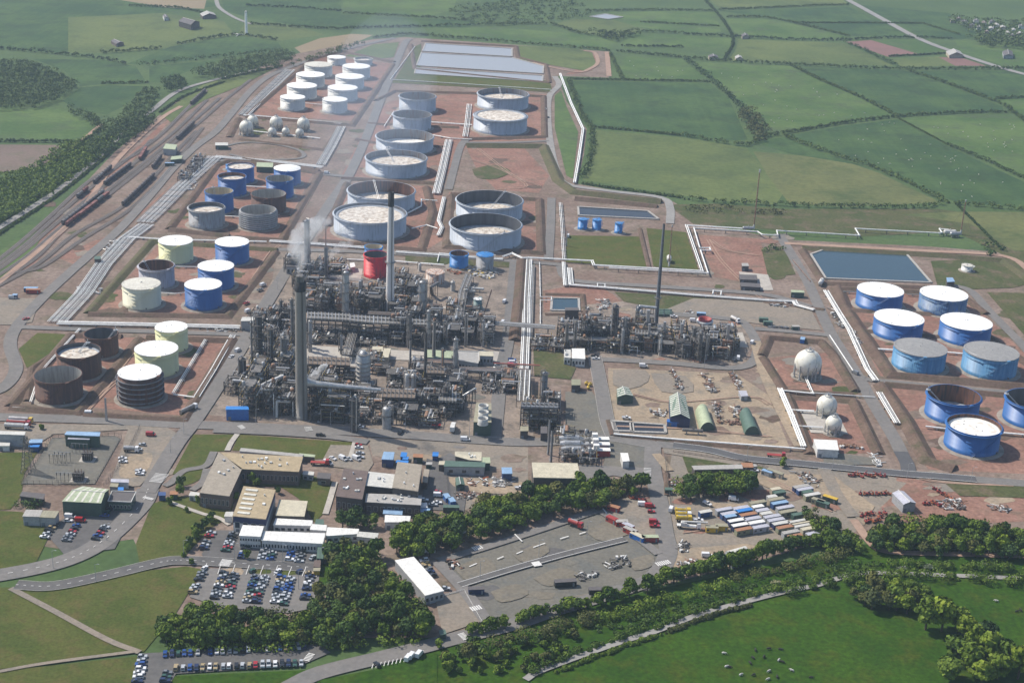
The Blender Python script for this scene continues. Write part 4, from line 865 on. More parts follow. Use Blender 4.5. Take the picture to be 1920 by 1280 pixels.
PT([(240, 447), (297, 451), (360, 453), (500, 456)], 3, 'white pipes crossing behind the farther cream tank', 1.0, .4); PT([(300, 552), (330, 554), (347, 552)], 1, 'single white pipe between pale cream and blue tanks', 1, .45, mats=('pipe_white',)); PT([(325, 503), (372, 504)], 1, 'single white pipe right of the lilac grey tank', 1, .4, mats=('pipe_white',))
PT([(420, 408), (455, 410)], 2, 'short white pipe between the two grey tanks', .9, .4, mats=('pipe_white',)); PT([(460, 352), (500, 354)], 2, 'short white pipe between blue tanks', .9, .4, mats=('pipe_white',)); PT([(572, 196), (605, 199)], 1, 'short white pipe between nearest far white tanks', .9, .5, mats=('pipe_white',))
PT([(1050, 141), (1070, 195), (1093, 245), (1085, 300), (1077, 346)], 2, 'white pipe line down the eastern fence of the works', 1.6, .6, 1.2, ('pipe_white',))
PT([(1640, 658), (1675, 660)], 2, 'white pipes left of the pale blue pair', .9, .42, mats=('pipe_white',)); PT([(1775, 664), (1810, 667)], 2, 'white pipes between the pale blue pair', .9, .42, mats=('pipe_white',)); PT([(1735, 803), (1778, 808)], 2, 'white pipes left of the white roofed deep blue tank', .9, .42, mats=('pipe_white',))
PT([(1874, 815), (1960, 822)], 2, 'white pipes right of the white roofed deep blue tank', .9, .42, mats=('pipe_white',)); PT([(1700, 555), (1722, 556)], 2, 'grey pipes between the back row tanks', .9, .4, mats=('pipe_grey',)); PT([(1578, 550), (1606, 551)], 2, 'grey pipes left of the back row tanks', .9, .4, mats=('pipe_grey',))
PT([(765, 403), (790, 390), (790, 378), (820, 380)], 1, 'bent white pipe right of rusty crude tank', .9, .5, mats=('pipe_white',)); PT([(772, 432), (800, 426), (820, 432)], 1, 'bent white pipe right of brimming crude tank', .9, .5, mats=('pipe_white',)); PT([(720, 240), (738, 212), (770, 206)], 1, 'thin white pipe left of second crude tank', .9, .4, mats=('pipe_white',))
PT([(732, 151), (880, 160), (1033, 170)], 1, 'thin white line of pipe below the lagoons', .9, .4, .8, ('pipe_white',)); PT([(732, 151), (778, 89)], 1, 'thin white pipe left of the lagoons', .9, .4, .8, ('pipe_white',))
PT([(1555, 632), (1600, 700)], 1, 'thin white pipe beside largest sphere along the road', .9, .35, 1, ('pipe_white',)); PT([(1486, 490), (1519, 530)], 1, 'thin rusty pipe left of the reservoir', .9, .35, 1, ('pipe_rust',))
# elevated racks
PT([(909, 624, 7), (1040, 633, 7)], 9, 'elevated grey pipe rack joining the two process units', .9, .34, 7, ('pipe_grey', 'pipe_silver', 'steel_grey', 'pipe_white'), 9, 'pipe_rack')
PT([(860, 706, 5), (990, 710, 5)], 7, 'elevated grey pipe rack in front of parked red vans', .9, .3, 5, ('pipe_grey', 'pipe_silver', 'pipe_rust'), 8, 'pipe_rack'); PT([(925, 699, 6), (1012, 703, 6)], 2, 'elevated rusty red pipes crossing the white track', .9, .4, 6, ('pipe_rust', 'pipe_red'), 8, 'pipe_rack')
PT([(983, 712, 6), (980, 770, 6)], 8, 'elevated pipe rack leading to the cooler deck', .9, .34, 6, ('pipe_grey', 'pipe_white', 'steel_grey'), 8, 'pipe_rack')
PT([(880, 478+50, 5), (868, 560, 5), (858, 620, 5)], 7, 'elevated grey pipe rack behind the green grey tank', .9, .34, 5, ('pipe_grey', 'pipe_silver', 'steel_grey'), 9, 'pipe_rack')
PT([(560, 543, 6), (650, 548, 6), (700, 552, 6)], 5, 'elevated pale pipe rack behind the near chimney', .9, .36, 6, ('pipe_silver', 'pipe_grey'), 9, 'pipe_rack')
PT([(664, 630, 5), (650, 680, 5)], 7, 'elevated pipe rack beside the belted grey vessel', .9, .32, 5, ('pipe_grey', 'pipe_silver', 'steel_grey'), 8, 'pipe_rack')
PT([(470, 672, 4), (560, 700, 4)], 6, 'elevated pipe rack behind the brick red apron', .9, .3, 4, ('pipe_grey', 'steel_grey', 'pipe_silver'), 8, 'pipe_rack')
PT([(620, 745, 6), (750, 752, 6)], 8, 'elevated rack in front of the big silver duct', .9, .3, 6, ('pipe_grey', 'pipe_rust', 'steel_grey', 'pipe_silver'), 8, 'pipe_rack')
PT([(1065, 650, 6), (1200, 655, 6), (1330, 665, 6)], 8, 'elevated grey rack along front of right process unit', .9, .3, 6, ('pipe_grey', 'steel_grey', 'pipe_silver'), 8, 'pipe_rack')
PT([(690, 600, 5), (840, 607, 5)], 7, 'elevated rack in the middle of the main plant', .9, .3, 5, ('pipe_grey', 'steel_grey', 'pipe_rust'), 8, 'pipe_rack')
PT([(780, 690, 5), (860, 694, 5)], 6, 'elevated rack right of the twin white drums', .9, .3, 5, ('pipe_grey', 'pipe_rust', 'pipe_silver'), 8, 'pipe_rack')
# ------------------------------------------------------------------ buildings
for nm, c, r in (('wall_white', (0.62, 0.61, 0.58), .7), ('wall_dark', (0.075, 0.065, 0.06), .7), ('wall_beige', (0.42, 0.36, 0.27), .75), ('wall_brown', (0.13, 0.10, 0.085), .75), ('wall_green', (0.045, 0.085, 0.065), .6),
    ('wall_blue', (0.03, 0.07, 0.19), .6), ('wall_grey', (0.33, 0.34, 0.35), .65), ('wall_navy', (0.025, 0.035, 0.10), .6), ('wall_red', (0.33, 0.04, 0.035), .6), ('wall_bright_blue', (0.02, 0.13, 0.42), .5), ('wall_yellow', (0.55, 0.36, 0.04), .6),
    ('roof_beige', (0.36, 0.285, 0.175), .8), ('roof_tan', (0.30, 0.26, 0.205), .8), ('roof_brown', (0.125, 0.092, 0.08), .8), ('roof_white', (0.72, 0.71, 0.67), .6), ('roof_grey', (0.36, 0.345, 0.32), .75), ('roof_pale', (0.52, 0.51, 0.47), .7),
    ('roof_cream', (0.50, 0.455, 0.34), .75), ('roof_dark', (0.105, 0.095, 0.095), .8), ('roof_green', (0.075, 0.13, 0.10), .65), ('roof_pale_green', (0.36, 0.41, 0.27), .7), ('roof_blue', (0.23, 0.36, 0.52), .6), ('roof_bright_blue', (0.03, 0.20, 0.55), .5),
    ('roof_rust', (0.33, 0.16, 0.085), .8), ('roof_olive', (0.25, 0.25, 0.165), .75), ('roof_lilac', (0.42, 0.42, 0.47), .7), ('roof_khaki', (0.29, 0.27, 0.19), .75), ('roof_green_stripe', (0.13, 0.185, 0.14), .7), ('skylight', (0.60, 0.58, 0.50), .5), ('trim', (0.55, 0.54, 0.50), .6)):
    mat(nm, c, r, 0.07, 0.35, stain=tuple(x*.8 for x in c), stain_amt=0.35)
mat('glass', (0.035, 0.045, 0.055), 0.12, 0.2, 0.5); mat('door_paint', (0.16, 0.18, 0.20), 0.5, 0.1, 0.5)
def wall_bits(t, a, c, h, nw, z, wh, mw='glass', door=True, wd=None):
    "windows and a door on the wall that runs from a to c (outside on its right hand)"
    d = c-a; L_ = d.length; d.normalize(); nrm = Vector((d.y, -d.x, 0)); an = math.atan2(d.y, d.x)
    w = wd or min(2.2, L_/max(1, nw)*.55)
    for i in range(nw):
        p = a+d*(L_*(i+.5)/nw)+nrm*.04
        f = MB(); f.box(p.x, p.y, z-.1, w+.2, .10, wh+.2, an); fo = f.build('window', 'trim', t)
        g = MB(); q = p+nrm*.05; g.box(q.x, q.y, z, w, .06, wh, an); g.build('pane', mw, fo)
    if door:
        p = a+d*(L_*.08+.8)+nrm*.05; g = MB(); g.box(p.x, p.y, 0, 1.6, .12, 2.3, an); g.build('door', 'door_paint', t)
def building(pts, h, wall, roof, label, kind='flat', nw=0, rise=None, name='building', cat='building', vents=0, sky=0, panels=0, stor=1, band=None, base=0.0, over=.35, side=0, slope=0, parapet=False, sw=None):
    "pts: roof corners in the photograph, far left, far right, near right, near left"
    P = [G(x, y, h) for x, y in pts]; c = sum(P, Vector())/len(P); c.z = 0
    t = thing(name, label, cat, (c.x, c.y, base)); Q = [Vector((p.x-c.x, p.y-c.y, 0)) for p in P]
    w = MB(); w.prism([(q.x, q.y) for q in Q], 0, h-.05, 0, 0, kind == 'flat'); n = len(Q)
    ex = (Q[1]-Q[0]+Q[2]-Q[3])/2 if n == 4 else Q[1]-Q[0]; ey = (Q[3]-Q[0]+Q[2]-Q[1])/2 if n == 4 else Q[2]-Q[1]
    ux, uy = ex.normalized(), ey.normalized(); an = math.atan2(ux.y, ux.x)
    O = [q*(1+over/max(1e-3, q.length)) for q in Q]
    r = MB()
    if kind == 'flat':
        r.prism([(q.x, q.y) for q in O], h-.05, h+.25)
        if parapet:
            for i in range(n):
                a, b2 = O[i], O[(i+1) % n]; d = b2-a; r.box((a.x+b2.x)/2, (a.y+b2.y)/2, h+.25, d.length, .35, .45, math.atan2(d.y, d.x), 1)
    else:
        # gable, ridge along the longer side
        A, B2, C2, D2 = O
        if ex.length < ey.length: A, B2, C2, D2 = B2, C2, D2, A
        m0, m1 = (A+D2)/2, (B2+C2)/2; rs = rise if rise is not None else (D2-A).length*.16
        if kind == 'gable':
            z = lambda p, k: (p.x, p.y, h+k)
            r.add([z(A, 0), z(B2, 0), z(m1, rs), z(m0, rs)], [(0, 1, 2, 3), (3, 2, 1, 0)]); r.add([z(m0, rs), z(m1, rs), z(C2, 0), z(D2, 0)], [(0, 1, 2, 3), (3, 2, 1, 0)])
            w.add([z(A, -.05), z(m0, rs-.05), z(D2, -.05)], [(0, 1, 2), (2, 1, 0)]); w.add([z(B2, -.05), z(m1, rs-.05), z(C2, -.05)], [(0, 1, 2), (2, 1, 0)])
            e = MB(); e.cyl(z(m0, rs+.05), z(m1, rs+.05), .22, 6); e.build('ridge_cap', 'trim', t)
        else:                                        # arch
            k = 10; qs = []
            for i in range(k+1):
                u = math.pi*i/k; f = (1-math.cos(u))/2
                a, b2 = A.lerp(D2, f), B2.lerp(C2, f); zz = h*(1 if kind == 'arch_top' else 0)+rs*math.sin(u); qs += [(a.x, a.y, zz), (b2.x, b2.y, zz)]
            r.add(qs, [(2*i, 2*i+1, 2*i+3, 2*i+2) for i in range(k)], 0, True); r.add([qs[2*i] for i in range(k+1)], [tuple(range(k+1))], 1); r.add([qs[2*i+1] for i in range(k+1)], [tuple(range(k, -1, -1))], 1)
    if kind != 'arch': w.build('wall', wall, t)
    ro = r.build('roof', [roof, 'trim' if parapet else wall], t)
    if kind == 'gable' and panels:
        for i in range(panels):                      # translucent roof sheets laid in the slope
            u = (i+.5)/panels; wdt = (B2-A).length/panels*.38
            for s0, s1 in ((A, B2), (D2, C2)):
                e = s0.lerp(s1, u); g = m0.lerp(m1, u); a = e.lerp(g, .04); b2 = e.lerp(g, .97); d = (s1-s0).normalized()*wdt/2
                k = MB(); k.face([(a.x-d.x, a.y-d.y, h+rs*.04+.07), (a.x+d.x, a.y+d.y, h+rs*.04+.07), (b2.x+d.x, b2.y+d.y, h+rs*.97+.07), (b2.x-d.x, b2.y-d.y, h+rs*.97+.07)]); k.v += [(x, y, z-.12) for x, y, z in k.v]; k.f += [(7, 6, 5, 4), (0, 4, 5, 1), (1, 5, 6, 2), (2, 6, 7, 3), (3, 7, 4, 0)]; k.m += [0]*5; k.sm += [False]*5
                k.build('roof_sheet', 'skylight', ro)
    if kind == 'flat' and panels and n == 4:
        for i in range(panels):                      # roof sheets with raised seams between
            k = MB(); f0, f1 = (i+.04)/panels, (i+.96)/panels
            a, b2, c2, d2 = O[0].lerp(O[1], f0), O[0].lerp(O[1], f1), O[3].lerp(O[2], f1), O[3].lerp(O[2], f0)
            k.prism([(p.x*.985, p.y*.985) for p in (a, b2, c2, d2)], h+.25, h+.31); k.build('roof_panel', roof, ro)
    for i in range(sky):
        u = (i+.7)/(sky+.4); p = Q[0].lerp(Q[3], u); q = Q[1].lerp(Q[2], u); a = p.lerp(q, .10); b2 = p.lerp(q, .48); m_ = (a+b2)/2; k = MB()
        k.box(m_.x, m_.y, h+.25, (b2-a).length, (Q[3]-Q[0]).length/(sky+1)*.42, .35, an); k.build('roof_light', 'skylight', ro)
    rr = random.Random(int(pts[0][0]))
    for i in range(vents):
        p = Q[0].lerp(Q[1], rr.uniform(.1, .9)).lerp(Q[3].lerp(Q[2], rr.uniform(.1, .9)), rr.uniform(.12, .88)); k = MB()
        if rr.random() < .5: k.box(p.x, p.y, h+.25, 1.3, 1.3, .7, an)
        else: k.cyl((p.x, p.y, h+.2), (p.x, p.y, h+1.3), .4, 8)
        k.build('roof_vent', rr.choice(['trim', 'galv', 'white_roof']), ro)
    if band:
        k = MB(); k.prism([(q.x*1.004, q.y*1.004) for q in Q], h*.62, h-.06, 0, 0, False); k.build('cladding_band', band, t)
    if nw and n == 4:
        for s_ in range(stor):
            wall_bits(t, Q[3], Q[2], h, nw, (s_+.35)*h/stor*.95, h/stor*.34, door=(s_ == 0))
        if side: wall_bits(t, Q[2], Q[1], h, side, h*.35, h*.34, door=False)
    elif n == 4 and (Q[2]-Q[3]).length > 4: wall_bits(t, Q[3], Q[2], h, 0, 0, 0)
    return t
BD = building
# offices and workshops by the lawns
BD([(414, 848.5), (567, 857), (559.5, 884.5), (452, 879)], 8, 'wall_brown', 'roof_beige', 'long beige roofed office wing facing the inner lawn', nw=14, vents=16)
BD([(410, 848), (453, 879), (430, 930), (375, 923.5)], 8, 'wall_brown', 'roof_tan', 'tan roofed office wing running towards the car park trees', nw=7, vents=7)
BD([(457, 912), (516, 919), (498, 973), (437, 967)], 9, 'wall_white', 'roof_beige', 'beige roofed workshop with white roof lights and navy cladding', sky=6, band='wall_navy', nw=4, vents=2)
BD([(524, 937), (576, 940), (570, 968), (517, 966)], 5, 'wall_brown', 'roof_cream', 'plain cream flat roofed block beside the workshop', nw=3)
BD([(518, 972), (585, 976), (584, 986), (513, 984)], 4, 'wall_white', 'roof_white', 'white prefab office, back row left end', panels=9, nw=6)
BD([(585, 983), (612, 985), (611, 995), (582, 993)], 4, 'wall_white', 'roof_white', 'short white prefab office at right end of back row', panels=4, nw=4)
BD([(456, 985), (494, 987), (488, 1006), (449, 1004)], 6.5, 'wall_white', 'roof_white', 'two storey white prefab office nearest the beige workshop', panels=6, nw=8, stor=2)
BD([(495, 996), (609, 1000), (604, 1019.5), (491, 1013)], 5, 'wall_white', 'roof_white', 'long white prefab office above the car park', panels=16, nw=20)
BD([(615, 989), (672, 992), (671, 1001), (612, 1005)], 4, 'wall_white', 'roof_white', 'white prefab hut half hidden by the dark trees', panels=6, nw=5)
BD([(672, 997), (709, 1000), (706, 1010), (670, 1006)], 4, 'wall_white', 'roof_pale', 'small pale hut among the trees right of the prefabs', panels=4, nw=2)
BD([(424, 960), (437, 960), (435, 968), (421, 968)], 3.5, 'wall_white', 'roof_pale', 'little pale entrance canopy left of the beige workshop')
BD([(593, 974), (606, 974), (607, 983), (591, 983)], 3.2, 'wall_green', 'roof_green', 'small green hut behind the white prefabs', nw=1)
BD([(570, 883), (588, 885), (587, 891), (568, 889)], 3.2, 'wall_grey', 'roof_pale', 'small pale roofed hut at end of office wing', nw=2)
BD([(597, 886), (620, 888), (618, 898), (595, 896)], 4, 'wall_brown', 'roof_dark', 'small dark roofed store left of brown workshop', nw=1)
BD([(450, 846), (453, 840), (568, 852), (565, 857)], 3.5, 'wall_grey', 'roof_grey', 'narrow grey covered walkway behind the office wing')
BD([(562, 850), (590, 853), (589, 857), (562, 855)], 3, 'wall_brown', 'roof_pale_green', 'short pale green shelter at the lawn corner')
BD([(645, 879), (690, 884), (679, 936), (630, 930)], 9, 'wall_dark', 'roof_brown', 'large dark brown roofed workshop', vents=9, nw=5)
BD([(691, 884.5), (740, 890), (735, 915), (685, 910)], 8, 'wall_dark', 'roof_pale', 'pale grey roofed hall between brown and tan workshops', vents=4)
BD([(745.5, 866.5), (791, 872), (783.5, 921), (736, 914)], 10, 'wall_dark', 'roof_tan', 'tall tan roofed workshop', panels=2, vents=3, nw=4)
BD([(687.5, 925.5), (790, 929), (788, 947), (685.5, 941)], 6.5, 'wall_dark', 'roof_grey', 'low weathered grey roofed hall in front of the workshops', vents=12, nw=8)
BD([(720, 955), (754, 957), (753, 965), (719, 963)], 3.2, 'wall_grey', 'roof_blue', 'long pale blue roofed cabin in front of the grey hall')
BD([(723, 966), (769, 968), (767, 979), (722, 979)], 4, 'wall_white', 'roof_white', 'white roofed hut at edge of the round wood', panels=6)
BD([(790, 943), (800, 943), (801, 951), (789, 951)], 3.2, 'wall_white', 'roof_white', 'tiny white hut at corner of the grey hall')
BD([(789, 953), (806, 954), (804, 960), (788, 959)], 2.8, 'wall_blue', 'roof_blue', 'tiny blue roofed cabin by the wood edge')
BD([(795, 880), (805, 881), (801, 905), (792, 903)], 4, 'wall_brown', 'roof_tan', 'narrow lean to store right of tan workshop')
BD([(720, 847.5), (739, 848.5), (737, 862), (716, 861)], 4.5, 'wall_blue', 'roof_blue', 'blue shed with pale blue roof behind tan workshop', panels=3)
BD([(753, 848), (763, 849), (761, 857), (751, 856)], 3.2, 'wall_blue', 'roof_bright_blue', 'small bright blue cabin right of the blue shed'); BD([(757, 856), (766, 857), (764, 862), (755, 861)], 3, 'wall_blue', 'roof_bright_blue', 'lower bright blue cabin beside the other one')
BD([(745, 863), (765, 864), (764, 868), (743, 867)], 3, 'wall_blue', 'roof_bright_blue', 'long low bright blue cabin against tan workshop')
BD([(776, 851), (793, 852), (792, 858), (775, 857)], 3.6, 'wall_green', 'roof_rust', 'green cabin with rusty red roof'); BD([(812, 848), (822, 848), (821, 855), (811, 855)], 3, 'wall_blue', 'roof_bright_blue', 'single bright blue cabin by the grey yard')
BD([(800, 867), (810, 867), (809, 871), (799, 871)], 2.6, 'wall_green', 'roof_grey', 'tiny grey hut behind the fenced compound')
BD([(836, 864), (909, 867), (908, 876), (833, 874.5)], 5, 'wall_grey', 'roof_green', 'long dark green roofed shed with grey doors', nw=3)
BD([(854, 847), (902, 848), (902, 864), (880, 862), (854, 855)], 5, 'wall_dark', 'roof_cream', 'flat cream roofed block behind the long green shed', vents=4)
BD([(903, 858), (918, 858), (919, 868), (903, 868)], 4.5, 'wall_green', 'roof_pale_green', 'small pale green roofed shed beside the flat block')
BD([(824, 865), (834, 865), (833, 871), (823, 871)], 4, 'wall_dark', 'roof_cream', 'little cream roofed store at left end of green shed')
BD([(941, 877), (959, 877), (960, 888), (942, 888)], 4.5, 'wall_blue', 'roof_blue', 'blue shed with pale blue roof beside the gate', panels=4)
BD([(854, 896), (868, 896), (871, 908), (856, 909)], 4, 'wall_green', 'roof_green', 'dark green arched tank shed in fenced compound', 'gable')
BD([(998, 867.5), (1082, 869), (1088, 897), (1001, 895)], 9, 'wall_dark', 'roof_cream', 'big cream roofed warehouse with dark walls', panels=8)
BD([(1002, 897), (1043, 898), (1043, 905), (1001, 905)], 5.5, 'wall_green', 'roof_grey', 'green lean to bay on front of the warehouse', vents=3)
BD([(1163.5, 849.6), (1177, 850), (1180, 864), (1168, 865)], 4.5, 'wall_white', 'roof_white', 'white box trailer store right of heat recovery units')
BD([(1058, 656), (1070, 656), (1070, 671), (1058, 670)], 5, 'wall_white', 'roof_pale', 'smaller pale block left of white plant office', vents=4, nw=2)
BD([(1072.5, 654), (1096, 654), (1097, 673), (1072.5, 671.6)], 5.5, 'wall_white', 'roof_white', 'white plant office in front of right process unit', nw=4)
BD([(1526, 824), (1568.5, 826), (1572, 844), (1533, 842)], 5, 'wall_white', 'roof_white', 'white roofed shed in front of the near gas spheres', panels=6)
# storage yard sheds
BD([(1157, 729), (1178, 726), (1187, 742), (1158, 744)], 5, 'wall_green', 'roof_green_stripe', 'short green barn with pale striped roof', 'gable', panels=4)
BD([(1255, 743), (1285, 742), (1294, 785), (1257, 781)], 6, 'wall_navy', 'roof_green_stripe', 'long green barn with pale striped roof', 'gable', panels=11, rise=2.5)
BD([(1305, 757), (1329, 755), (1341, 789), (1314, 790)], 6, 'wall_green', 'roof_pale_green', 'pale green arched hangar shed', 'arch', rise=5.6)
BD([(1388, 763), (1410, 762), (1426, 797), (1398, 797)], 6, 'wall_green', 'roof_green', 'dark green arched hangar shed', 'arch', rise=5.6)
BD([(1252, 786), (1284, 788), (1284, 793), (1251, 791)], 2.8, 'wall_bright_blue', 'wall_bright_blue', 'long blue container in front of striped barn')
BD([(1385, 733), (1399, 733), (1402, 742), (1390, 743)], 3, 'wall_grey', 'roof_lilac', 'small grey cabin among scrap at the yard edge')
# process area buildings
BD([(800, 656), (849, 659), (849, 671.5), (799, 670)], 5, 'wall_grey', 'roof_pale_green', 'pale green roofed control building in the plant', nw=7)
BD([(858, 659), (897, 660.6), (896, 682), (860, 676)], 6, 'wall_grey', 'roof_grey', 'grey flat roofed switch house in the plant', parapet=True, nw=6)
BD([(900, 659), (924, 660), (925, 668), (900, 667)], 6, 'wall_grey', 'roof_cream', 'cream roofed switch house next to the grey one', nw=4)
BD([(699, 650.6), (717, 650.6), (717.5, 659), (698, 659)], 5, 'wall_beige', 'roof_cream', 'cream roofed box beside the belted vessel'); BD([(720, 654), (732.5, 654), (728, 670), (717, 670)], 5, 'wall_beige', 'roof_cream', 'taller cream roofed box in mid plant')
BD([(425, 762), (464, 762), (466, 768), (424, 768)], 6.5, 'wall_bright_blue', 'roof_bright_blue', 'bright blue building at corner of the plant')
BD([(925, 688), (938, 688), (938, 700), (926, 700)], 4, 'wall_grey', 'roof_white', 'small white roofed hut by parked red vans')
BD([(1041, 735), (1050, 735), (1050, 747), (1041, 747)], 5, 'wall_dark', 'roof_pale', 'small pale topped tower hut by the cooler deck'); BD([(976, 800), (990, 800), (990, 808), (976, 808)], 5, 'wall_dark', 'roof_khaki', 'small khaki roofed hut in front of cooler deck')
BD([(1014, 800), (1026, 800), (1026, 812), (1014, 812)], 5, 'wall_dark', 'roof_dark', 'small dark hut beside the twin steel stacks'); BD([(1072, 712), (1088, 712), (1088, 722), (1072, 722)], 5, 'wall_dark', 'roof_olive', 'small olive topped block near yellow drums')
BD([(641, 498), (652, 496), (654, 504), (642, 507)], 4, 'wall_grey', 'roof_white', 'white roofed cabin left of red tank'); BD([(656, 494), (664, 493), (666, 500), (657, 502)], 4, 'wall_grey', 'roof_white', 'smaller white roofed cabin left of red tank')
BD([(540, 490), (562, 490), (560, 500), (537, 500)], 6, 'wall_grey', 'roof_dark', 'grey building beside steaming far column', nw=3)
BD([(455, 595), (478, 595), (476, 602), (452, 602)], 7, 'wall_grey', 'roof_pale', 'pale bridge building over the works road')
# left side: substation and gate
BD([(-8, 808), (47, 809.6), (45, 816), (-8, 814)], 7, 'wall_grey', 'roof_pale', 'pale grey warehouse beside parked tankers', nw=0); BD([(57, 824), (79, 824), (78, 830), (55, 830.5)], 4, 'wall_blue', 'roof_blue', 'blue roofed cabin by the pylon, farther one'); BD([(55, 834), (74, 834), (72, 838), (54, 838)], 3, 'wall_blue', 'roof_bright_blue', 'blue roofed cabin by the pylon, nearer one')
BD([(126.5, 809), (187, 810.6), (185.6, 818), (122, 815)], 7, 'wall_green', 'roof_blue', 'blue roofed substation building with green walls'); BD([(131, 815), (169, 817), (167, 824), (128, 823)], 5.5, 'wall_green', 'roof_lilac', 'lower front bay of the substation building')
BD([(0, 830), (18, 830), (17, 836), (-3, 836)], 3, 'wall_white', 'roof_pale', 'white cabin at left edge below the warehouse')
BD([(155, 911.5), (203.6, 917), (189, 942.5), (117, 939)], 8, 'wall_green', 'roof_pale_green', 'large pale green roofed hall near the main gate', 'gable', panels=5, rise=2)
BD([(211, 922), (254, 923.5), (245, 942), (203.6, 940)], 5, 'wall_green', 'roof_dark', 'dark flat roofed gatehouse with pale edge', parapet=True, nw=6, side=3)
BD([(49.6, 956), (79, 957), (74, 969), (43, 968)], 5, 'wall_grey', 'roof_grey', 'left of two small grey sheds on the grass', panels=5); BD([(82, 957.7), (110, 959), (103, 971), (75, 969.5)], 5, 'wall_grey', 'roof_khaki', 'right of two small grey sheds on the grass', panels=5)
BD([(209, 898), (240.5, 899), (240.5, 905), (209, 903.5)], 3.5, 'wall_white', 'roof_lilac', 'long pale cabin behind the gatehouse'); BD([(209, 905), (222, 906), (220, 913), (206, 912)], 3, 'wall_grey', 'roof_khaki', 'small khaki cabin behind the gatehouse'); BD([(222, 914), (231, 914), (231, 919), (222, 919)], 2.8, 'wall_blue', 'roof_bright_blue', 'tiny blue cabin behind the gatehouse')
BD([(42, 922), (83, 926), (81, 936), (38, 930)], 4, 'wall_dark', 'roof_dark', 'low dark roofed store left of the green hall')
BD([(320, 921), (333, 921), (332, 927), (319, 927)], 3, 'wall_green', 'roof_rust', 'small red roofed kiosk by the gate'); BD([(298, 923), (310, 923), (310, 929), (298, 929)], 3, 'wall_blue', 'wall_blue', 'small dark blue kiosk by the gate')
BD([(358, 922), (374, 924), (372, 930), (355, 929)], 3, 'wall_white', 'roof_pale', 'pale canopy at end of tan office wing')
# prefab by the lot
BD([(741, 1051), (776, 1044.5), (832, 1107), (797, 1116)], 5, 'wall_grey', 'roof_white', 'long white prefab block beside the gravel lot', panels=3, nw=4)
BD([(596, 1022), (608, 1022), (606, 1047), (594, 1046)], 3.4, 'wall_green', 'roof_green', 'narrow dark green hut at end of car park'); BD([(590, 1051), (601, 1051), (600, 1063), (588, 1062)], 2.8, 'wall_brown', 'roof_brown', 'small brown shelter at end of car park')
BD([(589, 1065), (600, 1065), (599, 1070), (588, 1070)], 2.6, 'wall_yellow', 'roof_khaki', 'small yellow hut at end of car park')
BD([(863, 983), (872, 981), (876, 987), (866, 990)], 3, 'wall_white', 'wall_yellow', 'small yellow topped cabin in the wood gap'); BD([(824, 1182), (834, 1181), (836, 1188), (826, 1190)], 3, 'wall_green', 'roof_green', 'small green gate hut by red barriers')
# right yard
BD([(1390, 868), (1410, 868), (1412, 876), (1392, 876)], 3.2, 'wall_dark', 'roof_rust', 'rusty roofed shed, right of long dark shed'); BD([(1298, 873.5), (1390, 871), (1392, 879), (1303, 881)], 4, 'wall_dark', 'roof_grey', 'long dark shed with patched grey roof behind round wood', panels=6)
BD([(1360, 1038), (1392, 1030), (1403, 1040), (1374, 1052)], 4, 'wall_grey', 'roof_pale', 'pale arched shed half hidden by trees', 'arch_top', rise=3)
BD([(1674, 924), (1695, 921), (1717, 942), (1694, 945)], 5, 'wall_grey', 'roof_lilac', 'grey gabled workshop among red plant machines', 'gable')
BD([(1775, 521), (1786, 521), (1790, 528), (1776, 529)], 5, 'wall_dark', 'roof_blue', 'small pump house at corner of the reservoir'); BD([(1484, 544), (1506, 545), (1508, 549), (1484, 548)], 4, 'wall_green', 'roof_pale_green', 'small pale green shed beside the farm road'); BD([(1391, 494), (1402, 494), (1404, 499), (1392, 499)], 4, 'wall_dark', 'roof_grey', 'small dark hut in red yard')
BD([(1386, 515), (1418, 516), (1420, 525), (1388, 524)], 3, 'wall_dark', 'roof_dark', 'dark open bay in red yard, farther'); BD([(1388, 530), (1424, 532), (1426, 539), (1390, 537)], 3, 'wall_dark', 'roof_dark', 'dark open bay in red yard, nearer')
BD([(1060, 577), (1084, 577), (1085, 582), (1060, 582)], 6, 'wall_dark', 'roof_dark', 'dark flat roofed deck at left of right process unit')
# far left yard and farms
BD([(311, 270), (332, 272), (328, 281), (306, 279)], 6, 'wall_grey', 'roof_pale_green', 'pale green roofed loading shed over the railway'); BD([(322, 294), (342, 292), (340, 298), (320, 300)], 4, 'wall_green', 'roof_pale_green', 'pale green roofed store beside the rail yard'); BD([(404, 268), (427, 268), (427, 273), (404, 273)], 4, 'wall_green', 'roof_pale', 'pale hut left of the far gas spheres')
BD([(482, 305), (512, 306), (511, 314), (481, 313)], 5, 'wall_green', 'roof_pale_green', 'pale green pump shed between far blue tanks'); BD([(178, 481), (188, 481), (189, 486), (177, 486)], 4, 'wall_dark', 'roof_green', 'small dark hut beside the pipe track')
BD([(335, 40), (352, 36), (374, 41), (358, 47)], 7, 'wall_dark', 'roof_dark', 'big dark roofed barn on far left farm', 'gable', name='barn'); BD([(208, 77), (220, 75), (232, 80), (218, 83)], 3.5, 'wall_brown', 'roof_dark', 'small lone farm building in far left field', 'gable', name='barn'); BD([(375, 26), (400, 24), (405, 29), (380, 31)], 4, 'wall_brown', 'roof_grey', 'farther grey farm building on far left farm', 'gable', name='barn')
BD([(305, 29), (313, 28), (316, 33), (308, 34)], 4, 'wall_white', 'roof_dark', 'white farmhouse on far left farm', 'gable', name='farmhouse', cat='house')
